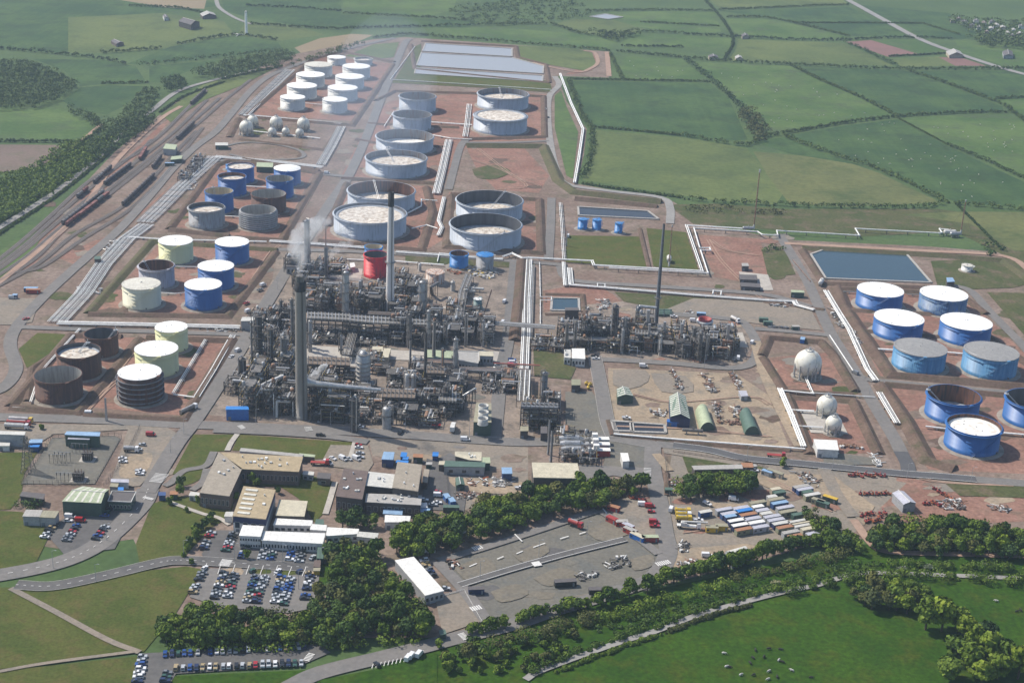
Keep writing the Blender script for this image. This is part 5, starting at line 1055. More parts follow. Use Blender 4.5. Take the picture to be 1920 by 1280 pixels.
BD([(1328, 104), (1345, 104), (1347, 108), (1330, 108)], 3.5, 'wall_beige', 'roof_dark', 'farm shed along the far lane, left', 'gable', name='barn'); BD([(1378, 106), (1390, 105), (1392, 109), (1380, 110)], 3.5, 'wall_beige', 'roof_grey', 'farm shed along the far lane, right', 'gable', name='barn'); BD([(1390, 65), (1402, 64), (1404, 68), (1392, 69)], 3.5, 'wall_beige', 'roof_dark', 'lone house behind far hedge', 'gable', name='house', cat='house')
BD([(1774, 97), (1800, 96), (1806, 103), (1780, 104)], 4, 'wall_beige', 'roof_grey', 'pale farm sheds beside the country road', 'gable', name='barn'); BD([(1880, 96), (1898, 96), (1900, 105), (1882, 105)], 4, 'wall_grey', 'roof_dark', 'grey block by the country road at right', 'gable')
rr = random.Random(4)
VIL = [(1786, 37), (1797, 34), (1808, 40), (1830, 38), (1845, 42), (1860, 40), (1858, 52), (1872, 57), (1880, 50), (1890, 60), (1900, 55), (1912, 62), (1915, 48), (1836, 50), (1850, 58), (1822, 46), (1898, 66), (1868, 46)]
for i, (x, y) in enumerate(VIL):
    w_, d_ = rr.uniform(7, 12), rr.uniform(2.5, 4)
    BD([(x-w_/2, y-d_/2), (x+w_/2, y-d_/2+.6), (x+w_/2+.8, y+d_/2+.6), (x-w_/2+.6, y+d_/2)], 4, rr.choice(['wall_white', 'wall_beige', 'wall_white']), rr.choice(['roof_dark', 'roof_grey', 'roof_brown']), 'small house in the far village at top right', 'gable', name='house', cat='house')
# ------------------------------------------------------------------ process plant
mat('vessel_silver', (0.36, 0.36, 0.36), 0.38, 0.10, 0.5, metal=0.35, stain=(0.30, 0.30, 0.30), stain_amt=.4)
mat('vessel_grey', (0.155, 0.142, 0.128), 0.5, 0.15, 0.5, stain=(0.14, 0.13, 0.125), stain_amt=.5)
mat('vessel_dark', (0.055, 0.052, 0.050), 0.6, 0.2, 0.5, stain=(0.12, 0.085, 0.065), stain_amt=.4)
mat('vessel_white', (0.56, 0.55, 0.52), 0.5, 0.06, 0.5, stain=(0.42, 0.38, 0.34), stain_amt=.4)
mat('vessel_rust', (0.23, 0.13, 0.085), 0.75, 0.2, 0.5, stain=(0.30, 0.17, 0.09), stain_amt=.5)
mat('concrete_stack', (0.27, 0.25, 0.22), 0.9, 0.06, 0.15, stretch=(1, 1, .2), stain=(0.23, 0.21, 0.185), stain_amt=.4)
mat('pale_stack', (0.78, 0.74, 0.70), 0.9, 0.05, 0.15, stretch=(1, 1, .2), stain=(0.68, 0.64, 0.60), stain_amt=.4)
mat('soot', (0.028, 0.028, 0.030), 0.85, 0.15, 0.4); mat('blue_grey_steel', (0.16, 0.175, 0.195), 0.5, 0.12, 0.4, stain=(0.13, 0.12, 0.12), stain_amt=.4)
mat('fan_deck', (0.17, 0.16, 0.145), 0.7, 0.15, 0.5, stain=(0.13, 0.125, 0.12), stain_amt=.5); mat('fan_deck_rust', (0.17, 0.125, 0.09), 0.75, 0.2, 0.5, stain=(0.10, 0.085, 0.07), stain_amt=.5)
mat('grating', (0.085, 0.078, 0.07), 0.7, 0.2, 0.8); mat('yellow_paint', (0.58, 0.40, 0.05), 0.5, 0.1, 0.5); mat('orange_paint', (0.48, 0.13, 0.04), 0.5, 0.12, 0.5); mat('lagging', (0.48, 0.48, 0.47), 0.35, 0.12, 0.6, metal=.5)
def height_to(g, ytop):
    z = 20.0
    for _ in range(10): q = PX((g.x, g.y, z)); z += (q[1]-ytop)/(q[2]*.92)
    return z
def ringdeck(R, z, w=1.1, n=14, a0=0, a1=2*math.pi):
    m = MB(); k = max(4, int(n*(a1-a0)/6.283)); pr = None
    for i in range(k+1):
        a = a0+(a1-a0)*i/k; c, s = math.cos(a), math.sin(a)
        cur = [(R*c, R*s, z), ((R+w)*c, (R+w)*s, z), ((R+w)*c, (R+w)*s, z+.12), (R*c, R*s, z+.12)]
        if pr: m.add(pr+cur, [(0, 1, 5, 4), (1, 2, 6, 5), (2, 3, 7, 6), (3, 0, 4, 7)]); m.cyl(Vector(pr[1])+Vector((0, 0, 1.1)), Vector(cur[1])+Vector((0, 0, 1.1)), .06, 3, caps=False)
        m.cyl(cur[1], (cur[1][0], cur[1][1], z+1.1), .05, 3, caps=False); pr = cur
    return m
def stack(bx, by, ytop, wb, wt, m, label, cap=0.0, name='chimney', cat='chimney', capm='soot', plats=(), crown=False, base=None, n=24, skirt=0):
    g = G(bx, by); H = height_to(g, ytop); s = PX(g)[2]; st = PX((g.x, g.y, H))[2]; r0, r1 = wb/2/s, wt/2/st
    t = thing(name, label, cat, (g.x, g.y, 0.1)); hc = H*(1-cap)
    b = MB(); prof = [(r0*1.06, 0), (r0*1.06, 2), (r0, 2.05)]+[(r0+(r1-r0)*i/8, 2+(hc-2)*i/8) for i in range(1, 9)]
    b.lathe(prof, n)
    if not cap: b.lathe([(r1, hc), (r1*.8, hc), (r1*.8, hc-3)], n, 1); b.disc(r1*.8, hc-2, n, 1)
    b.build('shaft', [m, 'soot'], t)
    if cap:
        c = MB(); c.lathe([(r1+.03, hc), (r1+.03, H), (r1*.82, H), (r1*.82, H-4)], n); c.disc(r1*.82, H-3, n); c.build('cap', capm, t)
    if crown:
        for i in range(4):
            a = .8+i*1.57; k = MB(); k.cyl((r1*.45*math.cos(a), r1*.45*math.sin(a), H-3), (r1*.45*math.cos(a), r1*.45*math.sin(a), H+3.4), r1*.40, 12); k.build('flue', 'vessel_grey', t)
    for f in plats:
        z = H*f; R = r0+(r1-r0)*f; ringdeck(R, z, 1.2, 16).build('platform', 'steel_grey', t)
    l = MB(); a = -1.2
    l.cyl((r0*1.1*math.cos(a), r0*1.1*math.sin(a), 0), ((r1+.3)*math.cos(a), (r1+.3)*math.sin(a), H), .14, 4); a += .14; l.cyl((r0*1.1*math.cos(a), r0*1.1*math.sin(a), 0), ((r1+.3)*math.cos(a), (r1+.3)*math.sin(a), H), .14, 4)
    l.build('ladder', 'steel_dark', t); return t, g, H, r0
def column(bx, by, ytop, w, m, label, plats=4, name='process_column', pipe=True, dome=True, lat=False, sk=.12):
    g = G(bx, by); H = height_to(g, ytop); R = w/2/PX(g)[2]; rr = random.Random(int(bx*5+by)); t = thing(name, label, 'process column', (g.x, g.y, .1))
    b = MB(); pr = [(R*1.12, 0), (R, H*sk), (R, H-R*.6)]
    if dome: pr += [(R*.86, H-R*.3), (R*.5, H-R*.08), (.02, H)]
    else: pr += [(R, H), (.02, H)]
    b.lathe(pr, 16); b.build('shell', m, t)
    for i in range(plats):
        z = H*(.3+.68*i/max(1, plats-1)) if plats > 1 else H*.9; a = rr.uniform(0, 6.28)
        ringdeck(R+.05, z-.6, 1.0, 12, a, a+rr.choice([3.2, 4.5, 6.28])).build('platform', rr.choice(['steel_dark', 'steel_grey', 'grating']), t)
    l = MB(); a = rr.uniform(3.8, 5.4)
    for d in (0, .25/R): l.cyl(((R+.35)*math.cos(a+d), (R+.35)*math.sin(a+d), 0), ((R+.35)*math.cos(a+d), (R+.35)*math.sin(a+d), H*.97), .09, 4)
    l.build('ladder', 'galv', t)
    if pipe:
        p = MB(); a = rr.uniform(2.6, 6.2); x, y = (R+.75)*math.cos(a), (R+.75)*math.sin(a); r = max(.25, R*.16)
        p.tube([(0, 0, H-.1), (0, 0, H+1), (x, y, H+1), (x, y, 2)], r, 8); p.build('overhead_pipe', rr.choice(['pipe_silver', 'pipe_grey', 'lagging']), t)
        p = MB(); a += 1.0; x, y = (R+.5)*math.cos(a), (R+.5)*math.sin(a); p.tube([(x*.8, y*.8, H*.62), (x, y, H*.62), (x, y, 1)], r*.7, 6); p.build('side_pipe', 'pipe_grey', t)
    if lat:
        f = MB(); q = R+1.6
        for sx in (-1, 1):
            for sy in (-1, 1): f.box(sx*q, sy*q, 0, .35, .35, H*.97)
        for i in range(1, int(H/4)):
            z = i*4
            for u, v, an in ((0, -q, 0), (0, q, 0), (-q, 0, 1.5708), (q, 0, 1.5708)): f.box(u, v, z, 2*q, .28, .3, an)
            f.cyl((-q, -q, z-4), (q, -q, z), .12, 4); f.cyl((q, q, z-4), (q, -q, z), .12, 4)
        f.build('steelwork', 'steel_dark', t)
        for i in range(1, int(H/4), 2):
            d = MB(); z = i*4
            for u, v, sx, sy in ((0, -q+.5, 2*q, 1), (0, q-.5, 2*q, 1), (-q+.5, 0, 1, 2*q-2.02), (q-.5, 0, 1, 2*q-2.02)): d.box(u, v, z+.3, sx, sy, .1)
            d.build('deck', 'grating', t)
    return t
stack(566, 783, 528, 22.5, 20.5, 'concrete_stack', 'tallest near concrete chimney with black top', cap=.066, crown=True)
stack(731, 583, 361, 16.2, 11.2, 'pale_stack', 'pale far chimney with black top by the red tank', cap=.115, plats=(.42,))
stack(1229, 616, 420, 8.5, 4.4, 'blue_grey_steel', 'leaning looking tall steel chimney of right process unit', name='steel_chimney', plats=(.3,), n=16)
stack(1027.5, 852, 786, 4.6, 4.2, 'vessel_silver', 'slim steel stack of heat recovery unit, farther', name='steel_chimney', n=14); stack(1032.5, 867, 807, 5.2, 4.8, 'vessel_silver', 'slim steel stack of heat recovery unit, nearer', name='steel_chimney', n=14)
stack(813, 683, 597, 7.4, 5.6, 'concrete_stack', 'slender concrete stack with rusty crown in mid plant', cap=.05, capm='vessel_rust', n=16, plats=(.94,)); stack(797, 712, 623, 7, 5.5, 'vessel_grey', 'slender grey stack left of the rusty crowned one', name='steel_chimney', n=14)
stack(611, 470, 415, 2.4, 1.4, 'vessel_rust', 'thin rusty mast stack left of brimming crude tank', name='steel_chimney', n=10); stack(769, 688, 638, 4.4, 4, 'vessel_silver', 'short silver stack behind twin white drums', name='steel_chimney', n=12)
C_ = column
for a in ((576, 522, 412, 10, 'blue_grey_steel', 'tall steaming steel column near the far works road', 6), (649, 612, 508, 11, 'vessel_silver', 'tall silver column between the two chimneys', 5), (612, 528, 464, 6, 'vessel_grey', 'slim column right of steaming far column', 4),
  (791, 600, 526, 14, 'vessel_silver', 'broad silver column right of the far chimney', 4), (768, 652, 588, 8, 'vessel_grey', 'grey column under the middle cooler deck', 4), (803, 650, 581, 8, 'vessel_silver', 'silver column left of rusty crowned stack', 4), (853, 705, 634, 9, 'vessel_silver', 'silver column in front of grey switch house', 4),
  (509, 700, 612, 9, 'vessel_dark', 'dark column left of near chimney', 5), (533, 706, 630, 13, 'vessel_grey', 'stout grey column left of near chimney', 4), (528, 612, 563, 5, 'vessel_dark', 'slim dark column near the bridge building', 4), (548, 645, 560, 6.5, 'vessel_grey', 'slim grey column behind near chimney', 5), (473, 684, 603, 4, 'vessel_silver', 'very slim silver column at plant left edge', 3),
  (455, 718, 670, 15, 'vessel_dark', 'squat dark vessel column at plant left edge', 2), (582, 660, 600, 7, 'vessel_silver', 'silver column right of near chimney', 3), (640, 665, 628, 5, 'vessel_silver', 'short silver column beside rack', 2), (1019, 758, 697, 11, 'blue_grey_steel', 'tall steel column above the cooler deck', 4),
  (1061, 655, 606, 7, 'vessel_grey', 'grey column at left end of right unit', 3), (1077.5, 655, 602, 5, 'vessel_grey', 'slimmer grey column at left end of right unit', 3), (1150, 650, 572, 12, 'vessel_dark', 'dark stout tower of right unit', 6), (1194, 622, 575, 10, 'blue_grey_steel', 'steel vessel beside tall steel chimney', 2), (1165.6, 662, 617, 5, 'vessel_silver', 'slim silver column in right unit', 3),
  (1237, 666, 628, 5, 'vessel_white', 'slim white column in right unit', 3), (1322, 674, 627, 5, 'vessel_silver', 'slim silver column at right of right unit', 3), (1298, 662, 614, 6, 'vessel_grey', 'grey column near the red silo', 4), (1363, 672, 652, 4.5, 'vessel_white', 'short white column at right end of right unit', 1), (725.5, 802, 762, 18, 'vessel_silver', 'squat silver vessel at front of plant', 3),
  (763, 732, 700, 9.5, 'vessel_white', 'left of the twin white drums', 1), (775, 733, 701, 9.5, 'vessel_white', 'right of the twin white drums', 1), (664, 810, 745, 14, 'vessel_dark', 'dark reactor column at plant front', 4), (610, 770, 738, 6, 'vessel_white', 'short white vessel right of near chimney base', 1), (697, 560, 530, 14, 'vessel_rust', 'orange stained furnace drum before far chimney', 1),
  (848.6, 545, 527, 8, 'vessel_white', 'short white vessel right of rust streaked tank', 1), (787, 508, 494, 6, 'vessel_white', 'lone short white vessel behind rust streaked tank', 0), (873, 558, 541, 8, 'vessel_white', 'short white vessel by the long drum', 1), (836, 645, 605, 5, 'vessel_grey', 'thin grey column mid plant right', 3), (872, 650, 590, 4, 'vessel_grey', 'thin grey column beside pipe rack', 3),
  (905, 650, 600, 4.5, 'vessel_silver', 'thin silver column near red crane', 3), (830, 700, 655, 4, 'vessel_rust', 'thin rusty column by pale green building', 2), (868, 728, 700, 4, 'vessel_silver', 'thin silver column near cooling tower', 2)):
    C_(*a)
C_(487, 690, 588, 13, 'vessel_dark', 'tallest dark tower wrapped in steelwork at plant left', 7, lat=True); C_(1169, 655, 596, 7, 'vessel_grey', 'steel framed tower in right unit', 4, lat=True); C_(1310, 676, 622, 8, 'vessel_grey', 'steel framed tower right of the white column', 5, lat=True); C_(836, 770, 720, 8, 'vessel_dark', 'steel framed reactor beside front cooler', 4, lat=True)
C_(560, 560, 520, 9, 'vessel_dark', 'steel framed vessel behind near chimney top', 4, lat=True); C_(752, 640, 596, 8, 'vessel_grey', 'steel framed tower near far chimney base', 4, lat=True)
# belted vessel: rings round a stout shell with a cone top
g = G(681, 724); Hh = height_to(g, 668); R = 26/2/PX(g)[2]; t = thing('belted_vessel', 'stout grey vessel belted with pale rings', 'process vessel', (g.x, g.y, .1))
b = MB(); b.lathe([(R, 0), (R, Hh), (R*.55, Hh+2), (R*.35, Hh+3.4), (.02, Hh+3.5)], 24); b.build('shell', 'vessel_silver', t)
for i in range(6):
    b = MB(); z = Hh*(.12+.14*i); b.lathe([(R, z-.3), (R+.45, z), (R+.45, z+.35), (R, z+.5)], 24); b.build('ring', 'pipe_grey', t)
ringdeck(R*.6, Hh+1.6, 1.5, 14).build('platform', 'steel_grey', t)
# red funnel silo
g = G(1319, 630); Hh = height_to(g, 597); R = 25/2/PX(g)[2]; t = thing('funnel_silo', 'red funnel shaped silo with white collar', 'silo', (g.x, g.y, .1))
b = MB(); b.lathe([(R*.55, 0), (R*.62, Hh*.55), (R, Hh*.8), (R, Hh), (R*.9, Hh), (R*.5, Hh*.6)], 24); b.disc(R*.6, Hh*.66, 24, 1); b.build('hopper', ['wall_red', 'dark_inside'], t)
b = MB(); b.lathe([(R+.05, Hh*.74), (R+1.1, Hh*.76), (R+1.1, Hh*.9), (R+.05, Hh*.9)], 24); b.build('collar', 'wall_white', t)

# air cooler decks: bays on posts
def cooler(pts, h, label, nb, m='fan_deck', legs=True, frame='steel_dark'):
    P = [G(x, y, h) for x, y in pts]; c = sum(P, Vector())/4; c.z = 0; t = thing('air_cooler', label, 'air cooler', (c.x, c.y, .1)); Q = [p-c for p in P]
    for i in range(nb):
        f0, f1 = (i+.06)/nb, (i+.94)/nb; a, b2, c2, d2 = Q[0].lerp(Q[1], f0), Q[0].lerp(Q[1], f1), Q[3].lerp(Q[2], f1), Q[3].lerp(Q[2], f0)
        k = MB(); k.prism([(p.x, p.y) for p in (a, b2, c2, d2)], h-1.1, h, 0, 0); bo = k.build('cooler_bay', m, t)
        k = MB(); e0, e1 = a.lerp(d2, .5), b2.lerp(c2, .5); ctr = (e0+e1)/2; rad = min((b2-a).length, (d2-a).length*.5)*.42
        k.lathe([(rad, h), (rad, h+.5), (rad*.9, h+.5), (rad*.9, h)], 10, 0, ctr.x, ctr.y); k.build('fan_ring', 'steel_grey', bo)
    k = MB()
    for i in range(nb+1):
        a, d2 = Q[0].lerp(Q[1], i/nb), Q[3].lerp(Q[2], i/nb); m_ = (a+d2)/2; an = math.atan2((d2-a).y, (d2-a).x); k.box(m_.x, m_.y, h-1.0, (d2-a).length+1.2, .32, 1.35, an)
    stuff(k.build('header_beam', 'lagging' if m == 'fan_deck' else 'steel_grey', t))
    k = MB(); nl = max(2, nb//2)
    for i in range(nl+1):
        for A_, B2 in ((Q[0], Q[1]), (Q[3], Q[2])):
            p = A_.lerp(B2, i/nl); k.box(p.x, p.y, 0, .5, .5, h-1)
    for A_, B2 in ((Q[0], Q[1]), (Q[3], Q[2])):
        d = B2-A_; mm = (A_+B2)/2
        for z in (h*.4, h*.7): k.box(mm.x, mm.y, z, d.length, .35, .4, math.atan2(d.y, d.x))
    stuff(k.build('posts', frame, t))
    k = MB(); d = Q[1]-Q[0]; L_ = d.length; an = math.atan2(d.y, d.x); rr = random.Random(int(pts[0][0]))
    for i in range(10):
        v = rr.random(); a, b2 = Q[0].lerp(Q[3], v), Q[1].lerp(Q[2], v); z = rr.choice([h*.45, h*.75])+.4; k.cyl((a.x, a.y, z), (b2.x, b2.y, z), rr.uniform(.15, .35), 6)
    stuff(k.build('pipework', 'pipe_grey', t)); return t
cooler([(577, 585), (655, 589), (655, 600), (577, 596)], 13, 'grey air cooler deck right behind near chimney', 12); cooler([(657, 591), (700, 593), (700, 605), (657, 601)], 13, 'grey air cooler deck left of far chimney base', 6, 'fan_deck'); cooler([(701, 593), (802, 600), (802, 609), (701, 605)], 13, 'long grey air cooler deck in front of far chimney', 14)
cooler([(578, 668), (656, 671), (656, 685), (577, 682)], 11, 'rusty brown air cooler deck right of near chimney', 9, 'fan_deck_rust'); cooler([(718, 729), (779, 731), (778, 746), (717, 744)], 11, 'rusty brown air cooler deck at plant front', 8, 'fan_deck_rust'); cooler([(800, 686), (833, 687), (833, 700), (800, 699)], 10, 'brown air cooler deck below pale green building', 5, 'fan_deck_rust')
cooler([(824, 734), (855, 735), (855, 752), (823, 750)], 10, 'grey striped air cooler deck near cooling tower', 5); cooler([(978, 754), (1046, 756), (1046, 764), (977, 762)], 14, 'blue grey air cooler deck on tall frame by twin stacks', 8, 'blue_grey_steel'); cooler([(1192, 617), (1232, 618), (1232, 627), (1191, 626)], 11, 'grey air cooler deck in middle of right unit', 7); cooler([(1085, 606), (1145, 608), (1145, 618), (1085, 616)], 11, 'grey air cooler deck left of dark stout tower', 8, 'fan_deck'); cooler([(1300, 624), (1345, 626), (1345, 634), (1299, 632)], 11, 'grey air cooler deck beside the red silo', 6)
# cooling tower with three fan rings
t = BD([(893, 756), (921, 757), (921, 792), (888, 791)], 8.5, 'wall_green', 'roof_khaki', 'khaki cooling tower with three round fan stacks', name='cooling_tower', cat='cooling tower')
for x, y in ((906.5, 763), (906.5, 775), (905.5, 787)):
    p = G(x, y, 11)-Vector(t.location); k = MB(); k.lathe([(3.1, 8.6), (2.7, 9.8), (2.9, 12.2), (2.7, 12.2), (2.5, 9.8), (2.6, 8.8)], 20, 0, p.x, p.y); k.disc(2.5, 9.4, 20, 1, p.x, p.y); k.build('fan_stack', ['roof_pale', 'dark_inside'], t)
# gas turbine / heat recovery rows
for i, (y, lb) in enumerate(((832, 'farthest'), (842, 'middle'), (853, 'nearest'))):
    a, c = G(1056+i*2, y), G(1142+i, y+1.5); d = c-a; an = math.atan2(d.y, d.x); t = thing('heat_recovery_unit', 'silver heat recovery row with white box, %s of three' % lb, 'power unit', (a.x, a.y, .1), an); L_ = d.length
    k = MB(); k.cyl((0, 0, 3.2), (L_*.34, 0, 3.2), 2.0, 14); k.cyl((L_*.34, 0, 3.2), (L_*.42, 0, 2.6), 2.0, 14, 0, 1.2); k.cyl((-2.5, 0, 3.2), (0, 0, 3.2), 1.5, 14, 0, 2.0); k.build('drum', 'lagging', t)
    k = MB(); k.cyl((L_*.42, 0, 2.6), (L_*.58, 0, 2.6), 1.2, 12); k.box(L_*.5, 0, 0, 2, 3, 4); k.build('duct', 'pipe_silver', t)
    k = MB(); k.box(L_*.79, 0, 0, L_*.4, 3.6, 3.6); k.build('enclosure', 'wall_red' if i == 2 else 'wall_grey', t); k = MB(); k.box(L_*.79, 0, 3.6, L_*.41, 3.8, .3); k.build('roof', 'roof_white', t); k = MB(); k.box(L_*.68, .2, 3.9, 3, 2.8, 2.6); k.build('intake', 'roof_white', t)
    k = MB()
    for j in range(6): x = L_*(.04+.055*j); k.box(x, 0, 0, .4, 3, 1.4)
    stuff(k.build('saddles', 'steel_dark', t))
    k = MB(); rr = random.Random(i)
    for j in range(16): x = rr.uniform(-2, L_*.6); z = rr.uniform(1, 5.5); k.tube([(x, -2.6, .2), (x, -2.6, z), (x+rr.uniform(1, 5), -2.6, z)], rr.uniform(.12, .3), 5)
    stuff(k.build('pipework', 'pipe_silver', t))
# big silver duct from the near chimney and bent ducts
def duct(pts, r, m, label, legs=True):
    P = [G(x, y, z) for x, y, z in pts]; c = Vector((P[0].x, P[0].y, 0)); t = thing('duct', label, 'duct', (c.x, c.y, 0)); k = MB(); P = [p-c for p in P]; rs = r if isinstance(r, (list, tuple)) else [r]*len(P)
    for i in range(len(P)-1): k.cyl(P[i], P[i+1], rs[i], 14, 0, rs[i+1])
    for i in range(1, len(P)-1): k.lathe([(max(.01, rs[i]*math.sin(math.pi*j/6)), P[i].z-rs[i]*math.cos(math.pi*j/6)) for j in range(7)], 12, 0, P[i].x, P[i].y)
    k.build('casing', m, t)
    if legs:
        s = MB()
        for i in range(len(P)-1):
            d = P[i+1]-P[i]
            for u in (.25, .75):
                p = P[i]+d*u
                if p.z > 3: s.box(p.x+.8, p.y, 0, .35, .35, p.z); s.box(p.x-.8, p.y, 0, .35, .35, p.z)
        if s.f: s.build('legs', 'steel_dark', t)
    return t
duct([(572, 716, 21), (592, 719, 20), (650, 725, 19), (714, 731, 18)], [2.6, 1.7, 1.3, .9], 'lagging', 'big silver duct tapering right from near chimney'); duct([(489, 724, 9), (510, 714, 11), (532, 705, 13)], 1.3, 'lagging', 'silver covered conveyor duct left of near chimney')
duct([(519, 782, 0), (519, 752, 8.5), (545, 753, 8.5)], .9, 'pipe_silver', 'bent silver duct at foot of near chimney'); duct([(462, 770, 0), (462, 732, 11), (484, 728, 11), (486, 716, 12)], .85, 'pipe_silver', 'bent silver duct by bright blue building'); duct([(452, 726, 8), (480, 729, 8), (496, 735, 8), (500, 742, 2)], .8, 'pipe_grey', 'bent grey duct by bright blue building')
duct([(478, 707, 10), (488, 703, 12), (494, 712, 10)], 1.5, 'lagging', 'large curved silver elbow duct'); duct([(1193, 582, 14), (1200, 574, 17), (1231, 577, 17)], 1.0, 'lagging', 'pale duct joining the tall steel chimney'); duct([(868, 742, 4), (880, 735, 6), (892, 728, 9)], .7, 'lagging', 'slanted pale duct near cooling tower'); duct([(810, 552, 0), (808, 538, 9), (822, 530, 9)], 1.1, 'vessel_grey', 'bent grey duct before rust streaked tank')
# horizontal drums
def drum(bx, by, ln, r, m, label, an=0.0, z=1.4):
    g = G(bx, by); t = thing('horizontal_drum', label, 'drum', (g.x, g.y, .1), an); k = MB(); h = ln/2
    k.cyl((-h, 0, z+r), (h, 0, z+r), r, 14, caps=False)
    for s in (-1, 1): k.cyl((s*h, 0, z+r), (s*(h+r*.3), 0, z+r), r, 14, 0, r*.72, caps=False); k.cyl((s*(h+r*.3), 0, z+r), (s*(h+r*.45), 0, z+r), r*.72, 14, 0, .05)
    k.build('shell', m, t)
    for s in (-.6, .6): q = MB(); q.box(s*h, 0, 0, .6, r*1.5, z+r*.5); q.build('saddle', 'sleeper', t)
    q = MB(); q.cyl((0, 0, z+2*r-.1), (0, 0, z+2*r+.8), .35, 8); q.build('nozzle', m, t)
for a in ((889, 547, 13, 1.0, 'vessel_white', 'long white drum behind green grey tank', -.05), (842, 570, 8, 1.3, 'vessel_white', 'white drum on paved plinth', 1.45), (884, 552, 5, .9, 'vessel_white', 'short white drum under the long one', 0), (1539, 535, 8, 1.6, 'vessel_white', 'white drum by the reservoir corner', 1.2), (1780, 442, 9, 1.8, 'vessel_white', 'white drum at far right flare foot', .1), (1790, 445, 8, 1.6, 'vessel_silver', 'silver drum at far right flare foot', .2),
  (1402, 434, 8, 1.4, 'vessel_silver', 'silver drum at middle flare foot', .1), (1254, 492, 7, 1.8, 'vessel_white', 'white knock out drum by slim flare', 1.5), (1298, 814, 11, 1.0, 'vessel_grey', 'long grey drum lying in storage yard', -.05), (607, 548, 9, 1.2, 'vessel_silver', 'silver drum left of tall silver column', 0), (635, 645, 8, 1.2, 'vessel_dark', 'dark drum row in mid plant left', .1), (714, 640, 9, 1.2, 'vessel_grey', 'grey drum in mid plant', 0), (700, 700, 8, 1.1, 'vessel_rust', 'rusty drum before twin white drums', .1), (832, 760, 8, 1.1, 'yellow_paint', 'yellow drum under front cooler', 0), (1100, 640, 9, 1.2, 'vessel_grey', 'grey drum in right unit left part', 0), (1215, 650, 9, 1.2, 'vessel_silver', 'silver drum in right unit middle', 0), (1340, 655, 8, 1.1, 'vessel_rust', 'rusty drum in right unit right part', .2), (1000, 790, 8, 1.1, 'vessel_grey', 'grey drum under the cooler deck', 0)):
    drum(*a)
